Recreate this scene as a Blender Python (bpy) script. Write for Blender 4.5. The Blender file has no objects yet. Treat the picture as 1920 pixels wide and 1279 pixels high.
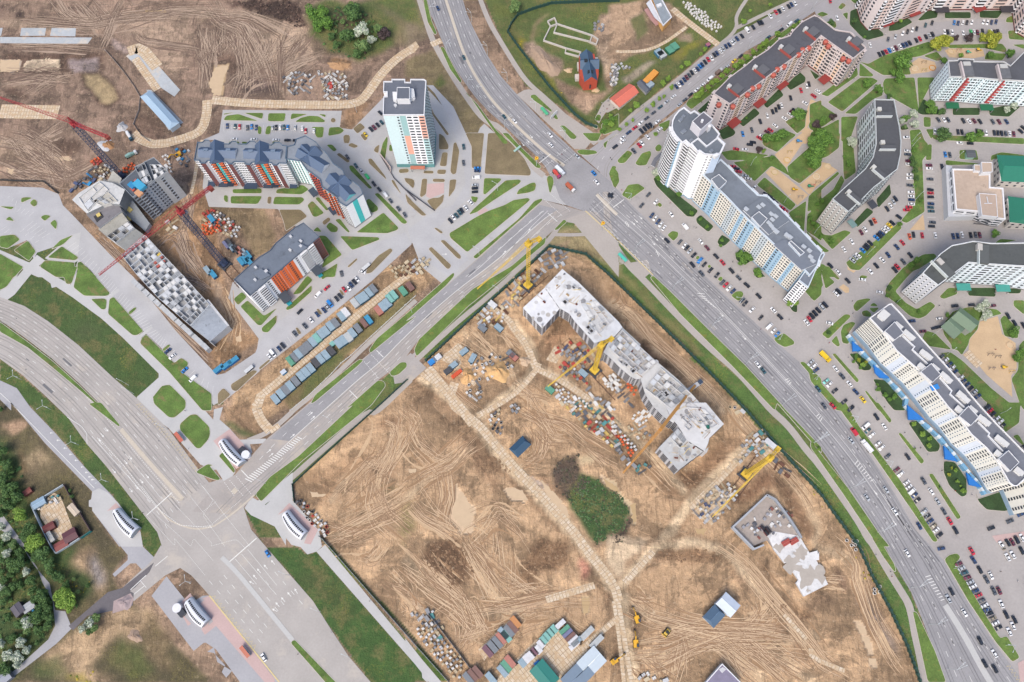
import bpy,bmesh,math,random
import numpy as np
from mathutils import Vector,Matrix
from mathutils.geometry import delaunay_2d_cdt as cdt
random.seed(7); rng=np.random.default_rng(7)
S=bpy.context.scene
COL=S.collection
# ---------------------------------------------------------------- camera, world, sun, exposure
H=480.0; FPX=1480.0; NAD=(983.0,1165.0)
_n=Vector((NAD[0]-960.0,639.5-NAD[1],-FPX)).normalized()
_z=-_n
_y=(Vector((0,1,0))-_z*_z.y).normalized()
_x=_y.cross(_z)
RW=Matrix((_x,_y,_z))
cam=bpy.data.cameras.new('camera'); camo=bpy.data.objects.new('camera',cam); COL.objects.link(camo)
camo.matrix_world=Matrix.Translation((0,0,H))@RW.to_4x4()
cam.sensor_width=36.0; cam.lens=36.0*FPX/1920.0; cam.clip_start=1.0; cam.clip_end=20000.0
S.camera=camo
SUN_EL,SUN_AZ=52.0,205.0
w=bpy.data.worlds.new('World'); S.world=w; w.use_nodes=True
nt=w.node_tree; bg=nt.nodes['Background']
sk=nt.nodes.new('ShaderNodeTexSky'); sk.sky_type='NISHITA'; sk.sun_disc=False
sk.sun_elevation=math.radians(SUN_EL); sk.sun_rotation=math.radians(SUN_AZ); sk.dust_density=4.0; sk.air_density=1.0
nt.links.new(sk.outputs[0],bg.inputs[0]); bg.inputs[1].default_value=0.15
sl=bpy.data.lights.new('sun','SUN'); so=bpy.data.objects.new('sun',sl); COL.objects.link(so)
sl.energy=1.15; sl.angle=math.radians(24); sl.color=(1.0,0.93,0.82)
a,e=math.radians(SUN_AZ),math.radians(SUN_EL)
sd=Vector((math.sin(a)*math.cos(e),math.cos(a)*math.cos(e),math.sin(e)))
so.rotation_euler=sd.to_track_quat('Z','Y').to_euler()
S.view_settings.view_transform='Standard'; S.view_settings.look='None'
S.view_settings.exposure=0.68; S.view_settings.gamma=1.0
S.render.engine='CYCLES'
# ---------------------------------------------------------------- photo map -> ground plan
XO=(0,380,760,1140,1520); YO=(0,250,500,755,1009); TS=1895/400.0
def G(px,py,z=0.0):
 d=RW@Vector(((px-960)/FPX,(639.5-py)/FPX,-1.0))
 t=(z-H)/d.z
 return Vector((d.x*t,d.y*t,z))
def PJ(p):
 v=RW.transposed()@(Vector(p)-Vector((0,0,H)))
 return(960+FPX*v.x/-v.z,639.5-FPX*v.y/-v.z)
ZO={'a':(200,260,10.656),'b':(360,240,10.656),'c':(700,140,6.39),'d':(1220,180,10.656),'e':(1220,280,10.656),'f':(1700,100,8.7),'g':(1740,780,7.99),'h':(120,200,5.81)}
def cv(key,x,y):
 if key=='p':return(x,y)
 if key in ZO:
  o=ZO[key]; return(o[0]+x/o[2],o[1]+y/o[2])
 return(XO[int(key[0])]+x/TS,YO[int(key[1])]+y/TS)
def PX(s):
 key='p'; out=[]
 for t in s.split():
  if t[0]=='@':key=t[1:]; continue
  x,y=t.split(',')[:2]; out.append(cv(key,float(x),float(y)))
 return out
def GP(s,z=0.0):
 pts=PX(s) if isinstance(s,str) else s
 return[G(x,y,z) for x,y in pts]
def mpp(px,py):
 return(G(px+1,py)-G(px,py)).length
def ang(px,py,deg):
 r=math.radians(deg); q=G(px+4*math.cos(r),py+4*math.sin(r))-G(px,py)
 return math.atan2(q.y,q.x)
# ---------------------------------------------------------------- materials
def lin(c):
 return tuple(((v/255)/12.92 if v<=10 else((v/255+0.055)/1.055)**2.4) for v in c)
KALB=0.70
def alb(c,k=None):
 k=KALB if k is None else k
 return tuple(min(0.85,v*k) for v in lin(c))
MATS={}
def N(nt,t,**kw):
 n=nt.nodes.new(t)
 for k,v in kw.items():setattr(n,k,v)
 return n
def mat(name,rgb,rough=0.85,var=0.12,sc=0.5,big=0.0,metal=0.0,k=None,spots=None,bump=0.0,coat=0.0,obj=False):
 if name in MATS:return MATS[name]
 m=bpy.data.materials.new(name); m.use_nodes=True; nt=m.node_tree
 b=nt.nodes['Principled BSDF']; c=alb(rgb,k)
 b.inputs['Roughness'].default_value=rough; b.inputs['Metallic'].default_value=metal
 if coat:b.inputs['Coat Weight'].default_value=coat
 if var>0:
  g=N(nt,'ShaderNodeNewGeometry')
  n1=N(nt,'ShaderNodeTexNoise'); n1.inputs['Scale'].default_value=sc; n1.inputs['Detail'].default_value=6; n1.inputs['Roughness'].default_value=0.65
  nt.links.new(g.outputs['Position'],n1.inputs['Vector'])
  mr=N(nt,'ShaderNodeMapRange'); mr.inputs[1].default_value=0.3; mr.inputs[2].default_value=0.7
  mr.inputs[3].default_value=1-var; mr.inputs[4].default_value=1+var
  nt.links.new(n1.outputs['Fac'],mr.inputs[0]); last=mr.outputs[0]
  if big>0:
   n2=N(nt,'ShaderNodeTexNoise'); n2.inputs['Scale'].default_value=sc*0.09; n2.inputs['Detail'].default_value=4
   nt.links.new(g.outputs['Position'],n2.inputs['Vector'])
   m2=N(nt,'ShaderNodeMapRange'); m2.inputs[1].default_value=0.3; m2.inputs[2].default_value=0.7
   m2.inputs[3].default_value=1-big; m2.inputs[4].default_value=1+big
   nt.links.new(n2.outputs['Fac'],m2.inputs[0])
   mu=N(nt,'ShaderNodeMath',operation='MULTIPLY'); nt.links.new(last,mu.inputs[0]); nt.links.new(m2.outputs[0],mu.inputs[1]); last=mu.outputs[0]
  vm=N(nt,'ShaderNodeVectorMath',operation='SCALE'); vm.inputs[0].default_value=c
  nt.links.new(last,vm.inputs['Scale']); src=vm.outputs[0]
  if spots:
   n3=N(nt,'ShaderNodeTexNoise'); n3.inputs['Scale'].default_value=spots[1]; n3.inputs['Detail'].default_value=7; n3.inputs['Roughness'].default_value=0.7
   nt.links.new(g.outputs['Position'],n3.inputs['Vector'])
   m3=N(nt,'ShaderNodeMapRange'); m3.inputs[1].default_value=spots[2]; m3.inputs[2].default_value=spots[2]+0.1; nt.links.new(n3.outputs['Fac'],m3.inputs[0])
   mx=N(nt,'ShaderNodeMix',data_type='RGBA'); nt.links.new(m3.outputs[0],mx.inputs[0]); nt.links.new(src,mx.inputs[6]); mx.inputs[7].default_value=(*alb(spots[0],k),1); src=mx.outputs[2]
  nt.links.new(src,b.inputs['Base Color'])
  if bump:
   bp=N(nt,'ShaderNodeBump'); bp.inputs['Strength'].default_value=bump; bp.inputs['Distance'].default_value=0.5
   nt.links.new(n1.outputs['Fac'],bp.inputs['Height']); nt.links.new(bp.outputs[0],b.inputs['Normal'])
 else:
  b.inputs['Base Color'].default_value=(*c,1)
 MATS[name]=m; return m
HX={}
def cm(rgb,rough=0.6,var=0.06,sc=0.6,k=None):
 key='paint_%02x%02x%02x'%tuple(rgb)
 if k:key+='_%d'%int(k*100)
 return mat(key,rgb,rough,var,sc,k=k)
# ---------------------------------------------------------------- mesh builder
class MB:
 def __init__(s):s.v=[]; s.f=[]; s.mi=[]; s.m=[]
 def _m(s,m):
  if m not in s.m:s.m.append(m)
  return s.m.index(m)
 def face(s,pts,m):
  n=len(s.v); s.v+=[tuple(p) for p in pts]; s.f.append(list(range(n,n+len(pts)))); s.mi.append(s._m(m))
 def poly(s,pts,m,z=None):
  if z is not None:pts=[(p[0],p[1],z) for p in pts]
  if len(pts)>4:return s.fill(pts,pts[0][2],m)
  if area(pts)<0:pts=pts[::-1]
  s.face(pts,m)
 def fill(s,pts,z,m):
  vs,_,fs,_,_,_=cdt([Vector(p[:2]) for p in pts],[],[list(range(len(pts)))],1,1e-4)
  for f in fs:
   q=[(vs[i].x,vs[i].y,z) for i in f]; s.face(q if area(q)>0 else q[::-1],m)
 def prism(s,pts,z0,z1,m,mtop=None,bottom=False):
  pts=[(p[0],p[1]) for p in pts]
  if area(pts)<0:pts=pts[::-1]
  n=len(pts)
  for i in range(n):
   a,b=pts[i],pts[(i+1)%n]
   s.face([(*a,z0),(*b,z0),(*b,z1),(*a,z1)],m)
  if n>4:s.fill(pts,z1,mtop or m)
  else:s.face([(*p,z1) for p in pts],mtop or m)
  if bottom:s.face([(*p,z0) for p in pts[::-1]],m)
 def ring(s,pts,t,z0,z1,m):
  pts=[(p[0],p[1]) for p in pts]
  if area(pts)<0:pts=pts[::-1]
  q=offset(pts,-t); n=len(pts)
  for i in range(n):
   j=(i+1)%n
   s.face([(*pts[i],z0),(*pts[j],z0),(*pts[j],z1),(*pts[i],z1)],m)
   s.face([(*q[j],z0),(*q[i],z0),(*q[i],z1),(*q[j],z1)],m)
   s.face([(*pts[i],z1),(*pts[j],z1),(*q[j],z1),(*q[i],z1)],m)
 def box(s,c,size,rz,m,z0=None):
  cx,cy=c[0],c[1]; cz=c[2] if z0 is None else z0+size[2]/2
  hx,hy,hz=size[0]/2,size[1]/2,size[2]/2; C_,S_=math.cos(rz),math.sin(rz)
  P=[(cx+x*C_-y*S_,cy+x*S_+y*C_,cz+z) for z in(-hz,hz) for x,y in((-hx,-hy),(hx,-hy),(hx,hy),(-hx,hy))]
  for f in((0,3,2,1),(4,5,6,7),(0,1,5,4),(1,2,6,5),(2,3,7,6),(3,0,4,7)):s.face([P[i] for i in f],m)
 def beam(s,a,b,t,m):
  a,b=Vector(a),Vector(b); d=(b-a)
  if d.length<1e-6:return
  d.normalize(); u=d.cross(Vector((0,0,1)))
  if u.length<1e-3:u=Vector((1,0,0))
  u.normalize(); v=d.cross(u); h=t/2
  P=[p+u*x*h+v*y*h for p in(a,b) for x,y in((-1,-1),(1,-1),(1,1),(-1,1))]
  for f in((3,2,1,0),(4,5,6,7),(0,1,5,4),(1,2,6,5),(2,3,7,6),(3,0,4,7)):s.face([P[i] for i in f],m)
 def cyl(s,c,r,z0,z1,m,n=12,r2=None,cap=True):
  r2=r if r2 is None else r2
  A=[(c[0]+r*math.cos(i*2*math.pi/n),c[1]+r*math.sin(i*2*math.pi/n),z0) for i in range(n)]
  B=[(c[0]+r2*math.cos(i*2*math.pi/n),c[1]+r2*math.sin(i*2*math.pi/n),z1) for i in range(n)]
  for i in range(n):
   j=(i+1)%n; s.face([A[i],A[j],B[j],B[i]],m)
  if cap:s.face(B,m)
 def mesh(s,name):
  me=bpy.data.meshes.new(name); me.from_pydata(s.v,[],s.f)
  for m in s.m:me.materials.append(m)
  if len(s.m)>1:me.polygons.foreach_set('material_index',s.mi)
  me.update(); return me
 def build(s,name,parent=None,loc=None):
  me=s.mesh(name); o=bpy.data.objects.new(name,me); COL.objects.link(o)
  if loc is not None:
   me.transform(Matrix.Translation(-Vector(loc))); o.location=loc
  if parent is not None:
   if loc is None:me.transform(Matrix.Translation(-parent.location))
   else:o.location=Vector(loc)-parent.location
   o.parent=parent
  return o
def area(p):
 return sum(p[i][0]*p[(i+1)%len(p)][1]-p[(i+1)%len(p)][0]*p[i][1] for i in range(len(p)))/2
def offset(pts,t):
 n=len(pts); out=[]
 for i in range(n):
  a,b,c=Vector(pts[i-1][:2]),Vector(pts[i][:2]),Vector(pts[(i+1)%n][:2])
  d1=(b-a); d2=(c-b)
  if d1.length<1e-6 or d2.length<1e-6:out.append((b.x,b.y)); continue
  d1.normalize(); d2.normalize()
  n1=Vector((d1.y,-d1.x)); n2=Vector((d2.y,-d2.x)); k=n1+n2
  if k.length<0.3:k=n1
  k.normalize(); q=t/max(0.45,k.dot(n1)); out.append((b.x+k.x*q,b.y+k.y*q))
 return out
def tag(o,label=None,cat=None,group=None,kind=None):
 if label:o['label']=label
 if cat:o['category']=cat
 if group:o['group']=group
 if kind:o['kind']=kind
 return o
def empty(name,loc,label,cat,group=None):
 o=bpy.data.objects.new(name,None); COL.objects.link(o); o.location=loc; o.empty_display_size=0.5
 return tag(o,label,cat,group)
def link(name,me,loc=(0,0,0),rz=0,parent=None,sc=None):
 o=bpy.data.objects.new(name,me); COL.objects.link(o); o.location=loc; o.rotation_euler=(0,0,rz)
 if sc:o.scale=sc
 if parent is not None:o.parent=parent
 return o
def resample(P,n):
 P=[Vector(p[:2]) for p in P]; L=[0]
 for i in range(1,len(P)):L.append(L[-1]+(P[i]-P[i-1]).length)
 out=[]; j=0
 for k in range(n):
  s=L[-1]*k/(n-1)
  while j<len(P)-2 and L[j+1]<s:j+=1
  f=(s-L[j])/max(1e-9,L[j+1]-L[j]); out.append(P[j].lerp(P[j+1],f))
 return out
def smooth(P,it=2):
 P=[Vector(p[:2]) for p in P]
 for _ in range(it):
  Q=[P[0]]
  for i in range(len(P)-1):Q+=[P[i].lerp(P[i+1],.25),P[i].lerp(P[i+1],.75)]
  Q.append(P[-1]); P=Q
 return P
def plen(P):return sum((P[i+1]-P[i]).length for i in range(len(P)-1))
def ribbon(mb,P,wd,z,m):
 P=[Vector(p[:2]) for p in P]; L=[]; R=[]
 for i in range(len(P)):
  d=(P[min(i+1,len(P)-1)]-P[max(i-1,0)])
  if d.length<1e-6:d=Vector((1,0))
  d.normalize(); n=Vector((-d.y,d.x)); ww=wd(i/(len(P)-1)) if callable(wd) else wd
  L.append(P[i]+n*ww/2); R.append(P[i]-n*ww/2)
 for i in range(len(P)-1):
  mb.face([(*R[i],z),(*R[i+1],z),(*L[i+1],z),(*L[i],z)],m)
def dashes(mb,P,on,off,wd,z,m,start=0.0):
 T=plen(P); n=max(2,int(T/1.0)); Q=resample(P,n); st=T/(n-1); s=start
 while s+on<T:
  i0=int(s/st); i1=min(n-1,int((s+on)/st))
  def at(d):
   i=min(n-2,int(d/st)); return Q[i].lerp(Q[i+1],d/st-i)
  seg=[at(s+on*k/3) for k in range(4)]
  ribbon(mb,seg,wd,z,m); s+=on+off
def wall_line(P,hgt,t,m,name,label,cat,post=None,z0=0.0,closed=False,mpost=None):
 P=[Vector(p[:2]) for p in P]
 if closed:P.append(P[0])
 root=empty(name,(P[0].x,P[0].y,0),label,cat)
 mb=MB(); pb=Pool(root)
 for i in range(len(P)-1):
  a,b=P[i],P[i+1]; d=b-a; L=d.length
  if L<.05:continue
  c=(a+b)/2; mb.box((c.x,c.y),(L+t*.6,t,hgt),math.atan2(d.y,d.x),m,z0=z0+i*0.003)
  if post:
   k=max(1,int(L/post))
   for j in range(k):
    q=a.lerp(b,j/k); pb.add('post',mpost or m,(q.x,q.y,z0+(hgt+.25)/2),(t*2.4,t*2.4,hgt+.25),math.atan2(d.y,d.x),q.length)
 mb.build('panel',root)
 pb.flush()
 return root
# ================================================================ GROUND
def vnoise(X,Y,cell,seed):
 r=np.random.default_rng(seed); T=r.random((257,257))*2-1
 x=X/cell+500; y=Y/cell+500; xi=np.floor(x).astype(int); yi=np.floor(y).astype(int); fx=x-xi; fy=y-yi
 fx=fx*fx*(3-2*fx); fy=fy*fy*(3-2*fy); a=lambda i,j:T[i%256,j%256]
 return(a(xi,yi)*(1-fx)+a(xi+1,yi)*fx)*(1-fy)+(a(xi,yi+1)*(1-fx)+a(xi+1,yi+1)*fx)*fy
GX=np.arange(-470,500,1.15); GY=np.arange(-90,530,1.15)
gx,gy=np.meshgrid(GX,GY)
WXn=vnoise(gx,gy,9,1)*3.0+vnoise(gx,gy,3.4,2)*1.6+vnoise(gx,gy,26,3)*4.0
WYn=vnoise(gx,gy,9,4)*3.0+vnoise(gx,gy,3.4,5)*1.6+vnoise(gx,gy,26,6)*4.0
def inpoly(P,X,Y):
 ins=np.zeros(X.shape,bool); n=len(P)
 for i in range(n):
  x1,y1=P[i]; x2,y2=P[(i+1)%n]
  if y1==y2:continue
  c=((Y<y1)!=(Y<y2))&(X<(x2-x1)*(Y-y1)/(y2-y1)+x1); ins^=c
 return ins
def blur(M,k):
 if k<1:return M
 for ax in(0,1):
  c=np.cumsum(np.pad(M,[(k+1,k) if a_==ax else(0,0) for a_ in(0,1)],mode='edge'),axis=ax)
  M=(c[2*k+1:]-c[:-(2*k+1)])/(2*k+1) if ax==0 else(c[:,2*k+1:]-c[:,:-(2*k+1)])/(2*k+1)
 return M
TAN=(195,162,126); BRN=(161,135,112)
gc=np.zeros(gx.shape+(3,)); gc[:]=lin(BRN); GR=np.zeros(gx.shape); WET=np.zeros(gx.shape)
def patch(rgb,s,warp=1.0,k=1,op=1.0,grass=0.0,wet=0.0):
 P=[(p.x,p.y) for p in GP(s)]
 if not grass and not wet:op=min(1,op*1.3)
 xs=[p[0] for p in P]; ys=[p[1] for p in P]; mgn=14
 i0,i1=np.searchsorted(GX,[min(xs)-mgn,max(xs)+mgn]); j0,j1=np.searchsorted(GY,[min(ys)-mgn,max(ys)+mgn])
 if i1-i0<3 or j1-j0<3:return
 sl_=(slice(j0,j1),slice(i0,i1))
 M=inpoly(P,gx[sl_]+WXn[sl_]*warp,gy[sl_]+WYn[sl_]*warp).astype(float)
 M=blur(M,k)*op
 gc[sl_]=gc[sl_]*(1-M[...,None])+np.array(lin(rgb))*M[...,None]
 GR[sl_]=GR[sl_]*(1-M)+grass*M; WET[sl_]=WET[sl_]*(1-M)+wet*M
LG=(94,108,58); DG=(70,96,50); YG=(110,116,58); DRY=(139,124,93); DARK=(106,84,70); GREY=(150,140,133); PAL=(214,190,160); PUD=(219,190,155); CREAM=(226,208,182)
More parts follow.
